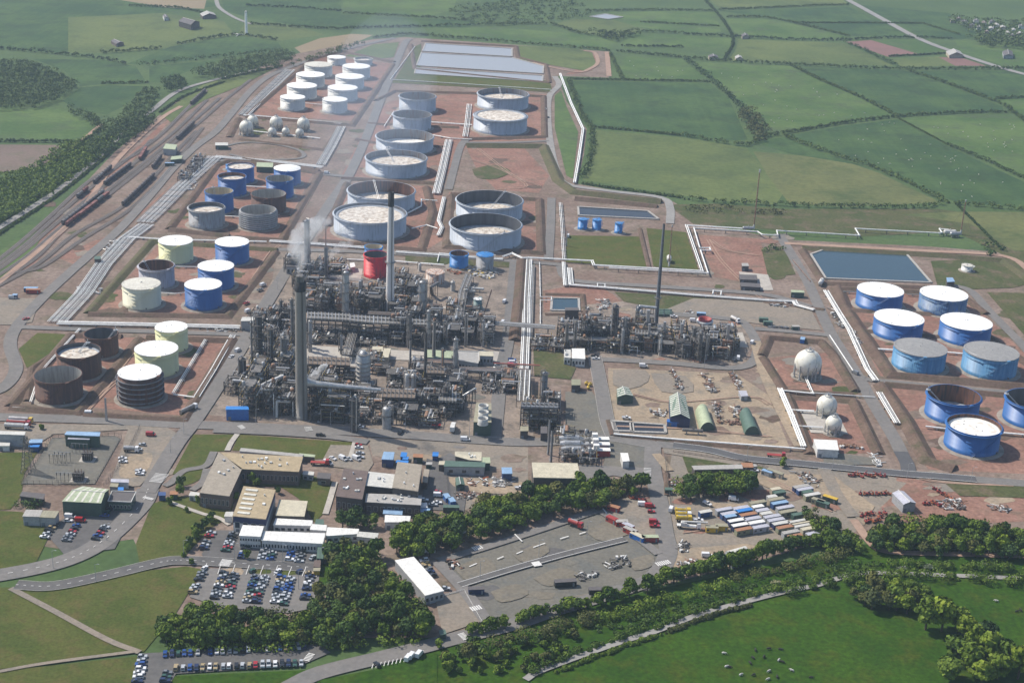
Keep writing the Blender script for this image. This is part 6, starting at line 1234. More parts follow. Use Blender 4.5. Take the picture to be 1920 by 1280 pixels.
# dense steel framed modules that fill the process areas
def module(kind, seed):
    rr = random.Random(seed); w, d = rr.uniform(9, 13), rr.uniform(7, 10); nl = {'frame': 3, 'tall': 5, 'pumps': 1, 'drums': 2, 'furnace': 3}[kind]; lh = rr.uniform(3.6, 4.8)
    nm, cat = {'frame': ('process_structure', 'process structure'), 'tall': ('process_structure', 'process structure'), 'pumps': ('pump_skid', 'pump skid'), 'drums': ('exchanger_bank', 'heat exchanger'), 'furnace': ('process_furnace', 'furnace')}[kind]
    t = thing(nm, '', cat); H = nl*lh; f = MB(); fm = rr.choice(['steel_dark', 'steel_dark', 'vessel_dark', 'steel_grey'])
    nx = 3
    for i in range(nx):
        for sy in (-1, 1): f.box((i/(nx-1)-.5)*w, sy*d/2, 0, .4, .4, H+1)
    for l in range(1, nl+1):
        z = l*lh
        for sy in (-1, 1): f.box(0, sy*d/2, z-.4, w, .3, .4)
        for i in range(nx): f.box((i/(nx-1)-.5)*w, 0, z-.42, .3, d, .38)
    for l in range(nl):
        f.cyl((-w/2, -d/2, l*lh), (0, -d/2, (l+1)*lh), .12, 4); f.cyl((w/2, -d/2, l*lh), (0, -d/2, (l+1)*lh), .12, 4); f.cyl((w/2, -d/2, l*lh), (w/2, d/2, (l+1)*lh), .12, 4)
    f.build('frame', fm, t)
    for l in range(1, nl+1):
        k = MB(); z = l*lh; x0 = rr.uniform(-.2, .2)*w; k.box(x0, 0, z, w*rr.uniform(.45, .95), d*rr.uniform(.5, .98), .12); k.build('deck', rr.choice(['grating', 'grating', 'steel_grey']), t)
    k = MB()
    for l in range(1, nl+1):
        z = l*lh+.12
        for sy in (-1, 1):
            k.cyl((-w/2, sy*d/2, z+1.1), (w/2, sy*d/2, z+1.1), .05, 4)
            for i in range(6): k.cyl(((i/5-.5)*w, sy*d/2, z), ((i/5-.5)*w, sy*d/2, z+1.1), .04, 3, caps=False)
    stuff(k.build('handrail', rr.choice(['galv', 'yellow_paint', 'galv']), t))
    VM = ['vessel_silver', 'vessel_grey', 'vessel_dark', 'vessel_white', 'vessel_rust', 'lagging', 'vessel_grey']
    def vert(x, y, z, r, h, m):
        q = MB(); q.lathe([(r*.9, z), (r, z+.3), (r, z+h-r*.5), (r*.7, z+h-r*.15), (.02, z+h)], 12, 0, x, y); q.build('vessel', m, t)
    def hor(x, y, z, r, ln, m, ax=0):
        q = MB(); dx, dy = (ln/2, 0) if ax == 0 else (0, ln/2); q.cyl((x-dx, y-dy, z+r), (x+dx, y+dy, z+r), r, 10); q.cyl((x-dx*1.12, y-dy*1.12, z+r), (x-dx, y-dy, z+r), r*.6, 10, 0, r); q.cyl((x+dx, y+dy, z+r), (x+dx*1.12, y+dy*1.12, z+r), r, 10, 0, r*.6); q.build('vessel', m, t)
    for l in range(nl+1):
        z = l*lh+.15
        for j in range(rr.randint(1, 3) if kind != 'pumps' else 5):
            x, y = rr.uniform(-.4, .4)*w, rr.uniform(-.35, .35)*d
            if kind == 'drums' or rr.random() < .5: hor(x*.5, y, z, rr.uniform(.5, .95), rr.uniform(4, 7), rr.choice(VM), rr.choice([0, 0, 1]))
            else: vert(x, y, z, rr.uniform(.5, 1.1), rr.uniform(2.2, lh*.95 if l < nl else 4.2), rr.choice(VM))
    if kind == 'furnace':
        q = MB(); q.box(0, 0, 2, w*.8, d*.7, H-3); q.build('firebox', rr.choice(['vessel_grey', 'vessel_rust']), t); q = MB(); q.box(0, 0, H-1, w*.5, d*.4, 4, 0, 0, True, .5); q.build('convection_box', 'vessel_grey', t); q = MB(); q.cyl((0, 0, H+3), (0, 0, H+11), 1.0, 12); q.build('flue', 'vessel_silver', t)
    for mm, cnt in (('pipe_grey', 16), ('pipe_silver', 12), ('pipe_rust', 6), ('pipe_white', 4)):
        q = MB()
        for j in range(cnt):
            r = rr.choice([.1, .14, .2, .28]); x, y = rr.uniform(-.55, .55)*w, rr.uniform(-.55, .55)*d; z = rr.uniform(.5, H+1.5); x2, y2 = rr.uniform(-.6, .6)*w, rr.uniform(-.6, .6)*d
            c = rr.random()
            if c < .4: q.tube([(x, y, z), (x2, y, z)], r, 5)
            elif c < .65: q.tube([(x, y, z), (x, y2, z)], r, 5)
            elif c < .85: q.tube([(x, y, 0), (x, y, z), (x2, y, z)], r, 5)
            else: q.tube([(x, y, z), (x, y, z+1.5), (x2, y, z+1.5), (x2, y, z)], r, 5)
        stuff(q.build('pipework', mm, t))
    return t
MODS = [module(k, s) for k, s in (('frame', 1), ('frame', 2), ('frame', 3), ('frame', 12), ('tall', 4), ('tall', 5), ('pumps', 6), ('pumps', 7), ('drums', 8), ('drums', 9), ('drums', 13), ('furnace', 10), ('furnace', 11))]
for m_ in MODS: remember(m_)
WHERE = [ # polygon in the photograph, spacing in metres, kinds (indices), place words
 ([(452, 700), (556, 690), (556, 775), (470, 775), (448, 735)], 9.6, (0, 1, 2, 4, 5, 8, 9, 11), 'left of the near chimney'),
 ([(578, 700), (660, 704), (716, 745), (716, 795), (580, 785)], 9.6, (0, 1, 3, 4, 8, 9, 10, 2), 'right of the near chimney base'),
 ([(580, 740), (650, 745), (650, 795), (580, 785)], 10.2, (4, 5, 11), 'under the big silver duct'),
 ([(720, 745), (870, 740), (868, 792), (735, 795)], 10.2, (0, 2, 3, 6, 8, 10, 7), 'at front right of the main plant'),
 ([(700, 690), (860, 692), (862, 735), (712, 726)], 10.2, (0, 1, 3, 6, 8, 9, 7), 'around the twin white drums'),
 ([(578, 612), (735, 618), (740, 650), (580, 640)], 10.2, (0, 2, 6, 8, 9, 10, 7), 'under the long cooler decks'),
 ([(740, 615), (930, 622), (930, 648), (742, 648)], 9.6, (0, 1, 2, 3, 8, 9, 4), 'between far chimney and red crane'),
 ([(575, 550), (725, 552), (725, 590), (575, 585)], 10.2, (0, 1, 2, 3, 8, 9, 11, 4), 'between the two chimneys'),
 ([(742, 555), (800, 560), (815, 596), (742, 592)], 10.2, (0, 3, 8, 9, 10), 'right of the far chimney'), ([(850, 580), (905, 582), (905, 615), (840, 618)], 9.6, (0, 8, 9, 6, 7), 'beside the green grey tank'),
 ([(540, 500), (600, 505), (620, 540), (545, 545)], 10.2, (0, 1, 8, 2), 'around the steaming far column'), ([(740, 515), (795, 520), (795, 548), (740, 545)], 10.2, (8, 6, 7, 0), 'left of the rust streaked tank'),
 ([(480, 600), (560, 600), (560, 680), (482, 690)], 10.2, (0, 1, 4, 8, 2), 'behind the tallest dark tower'),
 ([(1050, 620), (1200, 628), (1200, 662), (1050, 655)], 9.4, (0, 1, 2, 3, 4, 8, 9), 'in left half of right unit'), ([(1200, 628), (1375, 640), (1365, 676), (1200, 662)], 9.4, (0, 1, 2, 3, 8, 9, 5, 11), 'in right half of right unit'),
 ([(980, 768), (1046, 770), (1046, 805), (980, 802)], 9.6, (0, 2, 8, 10, 3), 'under the blue grey cooler deck'), ([(1000, 636), (1045, 636), (1045, 658), (1000, 655)], 9.4, (8, 6, 0), 'at left end of right unit'),
 ([(905, 702), (975, 705), (970, 735), (905, 735)], 10.2, (8, 6, 7, 9), 'beyond the cooling tower'), ([(1040, 818), (1110, 824), (1100, 832), (1042, 828)], 9.4, (8, 6, 7), 'behind the heat recovery rows'), ([(1048, 858), (1130, 862), (1128, 868), (1050, 866)], 9.4, (6, 7), 'before the heat recovery rows'),
 ([(600, 490), (640, 492), (636, 515), (600, 512)], 10.2, (6, 7, 8), 'left of the red tank'), ([(660, 660), (720, 668), (716, 690), (690, 690)], 9.6, (0, 6, 8), 'right of the belted vessel'), ([(365, 300), (395, 300), (360, 340), (330, 340)], 14, (6, 7), 'beside the far pipe track')]
def inside(x, y, p):
    c = False; j = len(p)-1
    for i in range(len(p)):
        if (p[i][1] > y) != (p[j][1] > y) and x < (p[j][0]-p[i][0])*(y-p[i][1])/(p[j][1]-p[i][1])+p[i][0]: c = not c
        j = i
    return c
KW = {'process_structure': ['dark steel frame of vessels', 'grey steel vessel structure', 'open pipework frame'], 'pump_skid': ['low skid of pumps and pipes'], 'exchanger_bank': ['framed bank of heat exchangers'], 'process_furnace': ['steel framed furnace with short flue']}
LOW = {'right of the near chimney base': (.35, .55), 'around the twin white drums': (.38, .62), 'under the long cooler decks': (.4, .55), 'between far chimney and red crane': (.5, .8), 'left of the near chimney': (.55, .9), 'behind the tallest dark tower': (.5, .9), 'right of the belted vessel': (.35, .5)}
used = set(); rr = random.Random(21); nmod = 0
for poly, sp, kinds, words in WHERE:
    W_ = [G(*p) for p in poly]; wp = [(p.x, p.y) for p in W_]; x0, x1 = min(p[0] for p in wp), max(p[0] for p in wp); y0, y1 = min(p[1] for p in wp), max(p[1] for p in wp); y = y0+sp*.4
    while y < y1:
        x = x0+sp*rr.uniform(.3, .6)
        while x < x1:
            if inside(x, y, wp):
                k = rr.choice(kinds); src = MODS[k]
                if k in used: o = copy_tree(src)
                else: o = src; used.add(k)
                o.location = (x+rr.uniform(-1, 1), y+rr.uniform(-1, 1), .1); o.rotation_euler = (0, 0, rr.choice([0, math.pi/2, math.pi, -math.pi/2])+math.radians(-2)); s = rr.uniform(.85, 1.1); zz = LOW.get(words, (.55, 1.0)); o.scale = (s, s, rr.uniform(*zz)); o['label'] = KW[src.name.split('.')[0]][k % len(KW[src.name.split('.')[0]])]+' '+words; nmod += 1; o['group'] = 'process modules'
            x += sp*1.08*rr.uniform(.95, 1.2)
        y += sp*rr.uniform(.85, 1.0)
for i, m_ in enumerate(MODS):
    if i not in used:
        for c in KIDS[m_.name]: bpy.data.objects.remove(c)
        bpy.data.objects.remove(m_)
# ------------------------------------------------------------------ vehicles, cabins, railway
GZ = 0.6
for nm, c in (('white', (0.72, 0.72, 0.72)), ('silver', (0.42, 0.44, 0.46)), ('grey', (0.17, 0.18, 0.19)), ('black', (0.018, 0.018, 0.02)), ('blue', (0.02, 0.07, 0.26)), ('red', (0.36, 0.018, 0.02)), ('green', (0.03, 0.09, 0.06)), ('navy', (0.012, 0.022, 0.075)), ('yellow', (0.62, 0.42, 0.03)), ('orange', (0.55, 0.13, 0.03)), ('gold', (0.36, 0.28, 0.15))):
    mat('car_'+nm, c, 0.28, 0.03, 0.5, coat=0.5, metal=0.0)
mat('tyre', (0.016, 0.016, 0.017), 0.85, 0.1, 1.0); mat('rim', (0.38, 0.39, 0.40), 0.35, 0.05, 1.0, metal=.6); mat('lamp_red', (0.4, 0.02, 0.02), 0.3, .02, 1); mat('lamp_clear', (0.7, 0.7, 0.68), 0.2, .02, 1)
def frustum(m, x0, x1, w0, X0, X1, w1, z0, z1, mi=0, top=True):
    v = [(x0, -w0/2, z0), (x1, -w0/2, z0), (x1, w0/2, z0), (x0, w0/2, z0), (X0, -w1/2, z1), (X1, -w1/2, z1), (X1, w1/2, z1), (X0, w1/2, z1)]
    m.add(v, [(0, 1, 5, 4), (1, 2, 6, 5), (2, 3, 7, 6), (3, 0, 4, 7)]+([(4, 5, 6, 7)] if top else []), mi)
def wheels(t, xs, w, r=.33):
    for x in xs:
        for s in (-1, 1):
            k = MB(); k.cyl((x, s*(w/2-.22), r), (x, s*(w/2+.02), r), r, 12); wo = k.build('wheel', 'tyre', t)
def make_vehicle(kind, col):
    t = thing({'hatchback': 'car', 'saloon': 'car', 'suv': 'car'}.get(kind, kind), '', {'van': 'van', 'pickup': 'pickup'}.get(kind, 'car')); c = 'car_'+col
    b = MB(); g = MB()
    if kind in ('hatchback', 'saloon', 'suv'):
        L_, w, h = {'hatchback': (4.0, 1.72, 1.46), 'saloon': (4.6, 1.78, 1.44), 'suv': (4.5, 1.86, 1.72)}[kind]; f = L_/2; zb = h*.58
        frustum(b, -f+.04, f-.04, w-.08, -f, f, w, .24, .46, top=False); frustum(b, -f, f, w, -f+.06, f-.10, w-.10, .46, zb)
        cx0, cx1 = (-f+.1, f-1.25) if kind != 'saloon' else (-f+.75, f-1.35); rx0, rx1 = cx0+(.45 if kind != 'saloon' else .75), cx1-.85
        frustum(g, cx0, cx1, w-.16, rx0, rx1, w-.42, zb+.005, h-.05, top=False)
        frustum(b, rx0-.03, rx1+.03, w-.36, rx0+.06, rx1-.06, w-.46, h-.07, h)
        for u in (0, .52, 1):
            for s in (-1, 1):
                x0 = cx0+(cx1-cx0)*u; x1 = rx0+(rx1-rx0)*u; b.cyl((x0, s*(w/2-.09), zb), (x1, s*(w/2-.22), h-.04), .05, 4)
        wheels(t, (-f+.75, f-.8), w)
    elif kind == 'van':
        L_, w, h = 5.2, 1.95, 2.2; f = L_/2
        frustum(b, -f, f, w, -f, f-.1, w, .3, 1.05); frustum(b, -f, f-1.1, w, -f+.05, f-1.55, w-.16, 1.05, h)
        frustum(g, f-1.35, f-.55, w-.06, f-1.72, f-1.38, w-.2, 1.06, h-.18, top=True); wheels(t, (-f+1, f-.9), w, .35)
    else:
        L_, w, h = 5.1, 1.85, 1.72; f = L_/2
        frustum(b, -f, f, w, -f, f-.1, w, .4, .95); frustum(g, -.5, 1.25, w-.12, -.25, .6, w-.36, .955, h-.05, top=False); frustum(b, -.28, .63, w-.3, -.2, .55, w-.4, h-.07, h)
        for s in (-1, 1): b.box(-1.5, s*(w/2-.06), .95, 2.1, .1, .3)
        b.box(-f+.06, 0, .95, .1, w-.2, .3); wheels(t, (-f+1, f-.95), w, .36)
    b.build('body', c, t); g.build('windows', 'glass', t)
    if kind != 'pickup':
        k = MB(); k.box(f-.03, .55, .52, .08, .35, .16); k.build('headlight', 'lamp_clear', t); k = MB(); k.box(f-.03, -.55, .52, .08, .35, .16); k.build('headlight', 'lamp_clear', t)
    return t
VP = {}
def vehicle(kind, col, p, an, label, group=None, z=GZ):
    k = (kind, col)
    if k not in VP: VP[k] = o = make_vehicle(kind, col); remember(o)
    else: o = copy_tree(VP[k])
    o.location = (p.x, p.y, z); o.rotation_euler = (0, 0, an); o['label'] = label
    if group: o['group'] = group
    elif 'group' in o.keys(): del o['group']
    return o
def hdg(x0, y0, x1, y1): a, b2 = G(x0, y0), G(x1, y1); return math.atan2(b2.y-a.y, b2.x-a.x)
CARC = ['silver', 'silver', 'white', 'black', 'grey', 'blue', 'navy', 'red', 'silver', 'black', 'white', 'green', 'grey', 'blue', 'silver', 'gold']
rc = random.Random(5)
def car_row(a, b2, n, place, face=None, skip=0.06, dz=GZ):
    A_, B2 = G(*a), G(*b2); d = B2-A_; n = max(2, int(d.length/2.55)) if n else 0; an = (math.atan2(d.y, d.x)+math.pi/2) if face is None else face
    for i in range(n):
        if rc.random() < skip: continue
        p = A_+d*((i+.5)/n)+Vector((rc.uniform(-.25, .25), rc.uniform(-.15, .15), 0)); c = rc.choice(CARC); k = rc.choice(['hatchback', 'hatchback', 'saloon', 'saloon', 'suv'])
        vehicle(k, c, p, an+rc.choice([0, math.pi])+rc.uniform(-.03, .03), '%s %s %s' % (c, {'suv': 'estate car'}.get(k, k), place), 'cars in the car parks', dz)
UP, LO = 'upper office car park', 'lower office car park'; ORD = ['first', 'second', 'third', 'fourth', 'fifth', 'sixth', 'seventh', 'eighth']
for i, (a, b2, n) in enumerate((((397, 999), (381, 1033), 9), ((440, 1001), (422, 1037), 9), ((464, 1025), (451, 1051), 7), ((499, 1025), (491, 1053), 8), ((514, 1025), (506, 1054), 8), ((550, 1026), (542, 1055), 8), ((566, 1028), (560, 1058), 8))):
    car_row(a, b2, n, 'in %s row from left, %s' % (ORD[i], UP))
for i, (a, b2, n) in enumerate((((381, 1074), (359, 1116), 11), ((422, 1075), (400, 1126), 13), ((441, 1077), (425, 1124), 12), ((480, 1081), (462, 1133), 13), ((497, 1082), (479, 1134), 13), ((529, 1082), (515, 1134), 13), ((547, 1084), (530, 1138), 13), ((582, 1075), (570, 1134), 12))):
    car_row(a, b2, n, 'in %s row from left, %s' % (ORD[i], LO), skip=.05 if i < 7 else .3)
car_row((304, 1230), (578, 1214), 25, 'in roadside row against the big wood'); car_row((324, 1256), (572, 1246), 23, 'in roadside row on near side of bottom road'); car_row((269, 1230), (257, 1284), 9, 'in short row at bottom left corner', None); car_row((315, 1260), (308, 1284), 4, 'in stub row beside bottom road', None)
car_row((103, 984), (82, 1012), 7, 'in left row near the gatehouse'); car_row((146, 986), (122, 1018), 8, 'in second row near the gatehouse'); car_row((200, 988), (176, 1016), 7, 'in third row near the gatehouse'); car_row((206, 954), (194, 972), 4, 'behind the gatehouse', None); car_row((793, 1051), (812, 1084), 8, 'beside the long white prefab block', hdg(741, 1051, 776, 1044.5), .15)
car_row((268, 834), (258, 847), 5, 'in gravel yard behind substation'); car_row((1275, 1), (1276, 2), 0, '')
SV = [('van', 'white', 168, 778, -60, 0), ('van', 'white', 132, 972, 0, 0), ('hatchback', 'white', 129, 979, 0, 0), ('van', 'red', 151, 979, 0, 0), ('saloon', 'white', 230, 862, 0, 0), ('saloon', 'white', 231, 868, 0, 0), ('pickup', 'white', 263, 886, 0, 0), ('saloon', 'white', 262, 891, 0, 0), ('van', 'red', 283, 818, 0, 0),
 ('hatchback', 'red', 672, 837, 0, 0), ('saloon', 'white', 673, 841.5, 0, 0), ('saloon', 'silver', 675, 852, 0, 0), ('saloon', 'silver', 675, 860, 0, 0), ('van', 'white', 668, 863, -.7, 0), ('saloon', 'silver', 654, 863, -.7, 0), ('van', 'white', 643, 863, -.7, 0), ('saloon', 'white', 624, 862, -.7, 0), ('van', 'white', 615, 871, -.5, 0), ('pickup', 'white', 674, 803, 0, 0), ('pickup', 'black', 601, 819, 0, 0),
 ('van', 'white', 872, 827, 0, 0), ('pickup', 'black', 751, 814, 1.3, 0), ('hatchback', 'red', 821, 925, 0, 0), ('van', 'white', 822, 932, 0, 0), ('saloon', 'white', 820, 945, 0, 0), ('saloon', 'silver', 812, 949, 0, 0), ('pickup', 'white', 974, 918, 0, 0), ('hatchback', 'white', 796, 940, 0, 0), ('van', 'white', 806, 1037, .1, 0), ('hatchback', 'silver', 836, 1106, 0, 0),
 ('van', 'white', 1375, 939, -.2, 0), ('hatchback', 'blue', 1370, 930, -1, 0), ('pickup', 'white', 1326, 947, -.8, 0), ('van', 'white', 1258, 958, 1.3, 0), ('van', 'white', 1325, 1045, 0, 0), ('pickup', 'white', 1413, 885, 0, 0), ('pickup', 'white', 1309, 978, 0, 0), ('van', 'white', 766, 1237, 1.2, 0), ('van', 'white', 772, 1233, 1.2, 0), ('van', 'white', 786, 1230, 1.2, 0), ('hatchback', 'black', 707, 1249, 2.2, 0),
 ('van', 'white', 1205, 949, 0, 0), ('van', 'red', 1218, 952, 0, 0), ('hatchback', 'red', 1221, 962, 0, 0), ('van', 'red', 1226, 982, 0, 0), ('pickup', 'red', 1227, 989, 0, 0), ('pickup', 'white', 1174, 786, 0, 0), ('van', 'white', 962, 683, .1, 0), ('van', 'red', 957, 703, 0, 0), ('pickup', 'blue', 960, 677, 0, 0), ('van', 'red', 959, 688, 0, 0), ('van', 'white', 493, 537, 1.0, 0), ('pickup', 'grey', 488, 546, 1.0, 0), ('van', 'white', 465, 586, 1.0, 0), ('pickup', 'red', 462, 571, 1.0, 0), ('van', 'white', 446, 660, 1.2, 0), ('saloon', 'white', 434, 671, 1.2, 0),
 ('pickup', 'white', 1117, 675, .1, 0), ('pickup', 'black', 1115, 671, 2.6, 0), ('van', 'white', 1206, 689, 0, 0), ('van', 'white', 946, 568, 1.3, 0), ('van', 'white', 943, 607, 1.3, 0), ('van', 'white', 1300, 604, 0, 0), ('pickup', 'white', 1263, 596, 0, 0), ('van', 'white', 1384, 674, 1.4, 0), ('pickup', 'grey', 1377, 676, 1.2, 0), ('van', 'white', 1410, 645, 1.2, 0), ('van', 'grey', 1603, 702, 2.1, 0), ('saloon', 'red', 49, 600, .8, 0), ('van', 'silver', 24, 561, 0, 0), ('van', 'white', 850, 803, 1.5, 0), ('pickup', 'red', 810, 797, 0, 0), ('pickup', 'red', 818, 800, 0, 0), ('hatchback', 'white', 384, 1068, 1.2, 0), ('saloon', 'white', 521, 1074, 1.2, 0), ('hatchback', 'navy', 561, 1074, 1.2, 0), ('saloon', 'silver', 586, 1048, 1.2, 0), ('hatchback', 'green', 473, 1073, 1.2, 0), ('van', 'white', 1065, 445, 1.4, 0), ('pickup', 'white', 1023, 207, 1.4, 0), ('saloon', 'black', 1028, 222, 1.5, 0), ('van', 'white', 613, 327, 0, 0)]
VLAND = [(168, 778, 'on main road below rusty tanks'), (140, 975, 'near the gatehouse sheds'), (245, 870, 'in gravel yard by substation'), (650, 855, 'on forecourt by brown workshop'), (660, 810, 'on main road by near chimney'), (800, 935, 'in yard beside tan workshop'), (870, 826, 'on road by cooling tower'), (974, 918, 'in sandy compound'), (806, 1040, 'by the long white prefab'), (1370, 940, 'in container yard'), (1280, 960, 'by container yard entrance'), (1325, 1045, 'by the pale arched shed'), (770, 1235, 'on bottom approach road'), (1215, 960, 'in red cabin compound'), (1174, 786, 'by the dark basins'), (960, 690, 'in plant car bay'), (480, 560, 'on works road by plant'), (440, 665, 'by the tiny white tank'), (1117, 675, 'by white plant office'), (945, 590, 'on road by brown embankment'), (1280, 600, 'behind right process unit'), (1380, 675, 'right end of right process unit'), (1603, 702, 'on right farm road'), (40, 580, 'on far left road'), (820, 800, 'in front of main plant'), (500, 1070, 'at row ends of lower car park'), (1040, 300, 'on far perimeter road'), (613, 327, 'beside far works road')]
for k, c, x, y, an, _ in SV:
    pl = min((math.hypot(x-a, (y-b2)*1.5), w) for a, b2, w in VLAND)[1]
    vehicle(k, c, G(x, y), an if abs(an) < 10 else 0.05, '%s %s %s' % (c, {'suv': 'estate car'}.get(k, k), pl), 'works vehicles')
# lorries
def lorry(x, y, an, kind, ccol, bcol, label):
    p = G(x, y); t = thing('lorry', label, 'lorry', (p.x, p.y, GZ), an); L_ = {'tanker': 13, 'box': 9, 'flat': 10, 'crane': 12, 'short': 8}[kind]; f = L_/2
    k = MB(); frustum(k, f-2.1, f, 2.4, f-2.0, f-.25, 2.3, .9, 3.0); k.box(f-1.05, 0, .5, 2.1, 2.4, .4); k.build('cab', 'car_'+ccol, t); k = MB(); frustum(k, f-.9, f-.02, 2.2, f-.8, f-.2, 2.1, 1.8, 2.75); k.build('windscreen', 'glass', t)
    k = MB(); k.box(-1, 0, .7, L_-1.6, 1.0, .35); k.build('chassis', 'steel_dark', t)
    if kind in ('tanker', 'short'):
        k = MB(); k.cyl((-f, 0, 2.05), (f-2.5, 0, 2.05), 1.15, 14); k.build('barrel', bcol, t); k = MB(); k.box(-1, 0, 3.15, L_-4, .6, .12); k.build('walkway', 'galv', t)
    elif kind == 'box': k = MB(); k.box(-1.1, 0, 1.1, L_-2.4, 2.45, 2.6); k.build('box_body', bcol, t)
    else:
        k = MB(); k.box(-1.1, 0, 1.1, L_-2.4, 2.45, .3); k.build('bed', bcol, t)
    if kind == 'crane':
        k = MB(); k.box(-2.5, 0, 1.4, 3, 2.2, 1.6); k.build('turret', bcol, t); k = MB(); k.cyl((-3.5, 0, 3.2), (f+3, 0, 3.9), .45, 6); k.build('boom', bcol, t)
    for x_ in (-f+.8, -f+2.0, f-1.0):
        for s in (-1, 1): k = MB(); k.cyl((x_, s*.95, .5), (x_, s*1.25, .5), .5, 12); k.build('wheel', 'tyre', t)
for a in ((40, 793, -.03, 'tanker', 'yellow', 'pipe_silver', 'silver barrelled tanker with yellow cab, farthest of three'), (36, 799, -.03, 'tanker', 'red', 'wall_red', 'red barrelled tanker, middle of three parked'), (32, 805, -.03, 'tanker', 'white', 'vessel_white', 'white barrelled tanker, nearest of three parked'), (247, 848, -.02, 'short', 'white', 'vessel_silver', 'white and silver tanker alone in gravel yard'), (354, 773, 1.05, 'tanker', 'white', 'pipe_grey', 'grey tanker parked beside bund on works road'),
  (1291, 991, -.1, 'crane', 'white', 'wall_white', 'white crane lorry in container yard'), (1280, 964, 0, 'short', 'yellow', 'yellow_paint', 'yellow tanker, farthest of three'), (1281, 971, 0, 'short', 'white', 'yellow_paint', 'yellow tanker with white cab, middle of three'), (1282, 978, 0, 'short', 'yellow', 'yellow_paint', 'yellow tanker, nearest of three'), (849, 808, 1.5, 'box', 'white', 'wall_white', 'white box lorry before main plant'), (1455, 858, -.1, 'flat', 'red', 'wall_red', 'red flatbed lorry beside dark new road'), (1079, 988, -.6, 'short', 'red', 'wall_red', 'small red tank lorry alone on gravel lot'), (1378, 604, -1.0, 'short', 'white', 'vessel_white', 'white mixer lorry right of red silo'), (900, 615, .2, 'crane', 'red', 'wall_red', 'red crane lorry in plant'), (600, 872, 0, 'flat', 'red', 'wall_red', 'red flatbed by office wing end')):
    lorry(*a)
# portable cabins and containers
def cabin(x, y, ln, wd, h, an, wall, roof, label, windows=2, nm='portable_cabin', cat='cabin', z=.3):
    p = G(x, y, h); t = thing(nm, label, cat, (p.x, p.y, z), an); k = MB(); k.box(0, 0, 0, ln, wd, h); k.build('body', wall, t); k = MB(); k.box(0, 0, h, ln+.15, wd+.15, .14); k.build('roof', roof, t)
    k = MB(); k.box(ln*.36, -wd/2-.04, .1, .9, .08, 2.0); k.build('door', 'door_paint', t)
    for i in range(windows): k = MB(); k.box(-ln*.36+i*ln*.32, -wd/2-.04, 1.0, 1.2, .08, .9); k.build('window', 'glass', t)
    if nm == 'container':
        for i in range(int(ln/1.2)): k = None
    return t
CA = hdg(1343, 958, 1372, 953)
T_ = lambda x, y: (1220+x/5.12, 820+y/5.12)
wl = dict(grey='wall_grey', white='wall_white', blue='wall_blue', olive='roof_olive', green='wall_green', beige='wall_beige', navy='wall_navy', rust='roof_rust', lilac='roof_lilac', cream='roof_cream', bright='wall_bright_blue', yellow='wall_yellow')
rl = dict(grey='roof_grey', white='roof_white', lilac='roof_lilac', rust='roof_rust', olive='roof_olive', cream='roof_cream', bright='roof_bright_blue', green='roof_green', pale='roof_pale', blue='roof_blue', khaki='roof_khaki', yellow='wall_yellow')
CB = [('first row', [(525, 712, 7, 'blue', 'pale'), (705, 690, 9.6, 'grey', 'lilac'), (755, 728, 9.6, 'blue', 'lilac'), (765, 755, 6.5, 'navy', 'blue'), (825, 795, 9.6, 'navy', 'white'), (860, 838, 9.6, 'navy', 'white'), (895, 880, 9.6, 'olive', 'rust')]),
 ('second row', [(865, 675, 9.6, 'grey', 'lilac'), (893, 700, 9.6, 'blue', 'bright'), (935, 738, 9.6, 'blue', 'rust'), (975, 778, 9.6, 'grey', 'lilac'), (1012, 815, 9.6, 'lilac', 'white'), (1052, 858, 9.6, 'lilac', 'lilac')]),
 ('third row', [(1028, 622, 9.6, 'olive', 'khaki'), (1028, 662, 6.5, 'grey', 'white'), (1072, 698, 7.5, 'grey', 'lilac'), (1108, 728, 6.5, 'beige', 'pale'), (1165, 757, 9.6, 'grey', 'lilac'), (1203, 790, 9.6, 'grey', 'lilac'), (1250, 822, 9.6, 'navy', 'pale'), (1290, 860, 9.6, 'olive', 'rust'), (1345, 907, 9.6, 'grey', 'grey'), (1387, 945, 8, 'olive', 'rust'), (1438, 972, 10, 'grey', 'grey')]),
 ('fourth row', [(1165, 567, 5.5, 'grey', 'pale'), (1205, 592, 9.6, 'beige', 'khaki'), (1238, 627, 9.6, 'blue', 'blue'), (1290, 670, 10, 'grey', 'lilac'), (1315, 710, 9.6, 'olive', 'khaki'), (1410, 738, 6.5, 'green', 'green'), (1420, 805, 12, 'white', 'pale'), (1445, 822, 12, 'white', 'cream'), (1470, 840, 12, 'white', 'pale'), (1525, 872, 9.6, 'cream', 'cream'), (1575, 918, 9.6, 'grey', 'lilac'), (1620, 955, 10, 'beige', 'grey')]),
 ('upper group', [(1200, 495, 6, 'beige', 'cream'), (1235, 525, 7, 'green', 'green'), (1445, 470, 9.6, 'navy', 'grey'), (1480, 495, 9.6, 'blue', 'lilac'), (1505, 522, 6, 'green', 'green'), (1550, 548, 9.6, 'olive', 'pale'), (1610, 600, 7, 'olive', 'khaki'), (1655, 622, 7, 'green', 'green'), (1725, 575, 8, 'green', 'yellow'), (1120, 325, 6, 'grey', 'blue'), (1195, 330, 9.6, 'beige', 'khaki'), (855, 278, 8, 'white', 'cream'), (775, 280, 7, 'rust', 'rust'), (955, 278, 8, 'olive', 'grey')])]
for rw, lst in CB:
    for x, y, ln, w, r in lst:
        px, py = T_(x, y); an = CA if not (rw == 'upper group' and x in (1120, 1195, 1655, 1725, 1610)) else CA-1.0
        cabin(px, py, ln*.95, 2.6, 2.7, an, wl[w], rl[r], '%s cabin with %s roof, %s of container yard' % (w, r, rw), 2 if ln > 7 else 1)
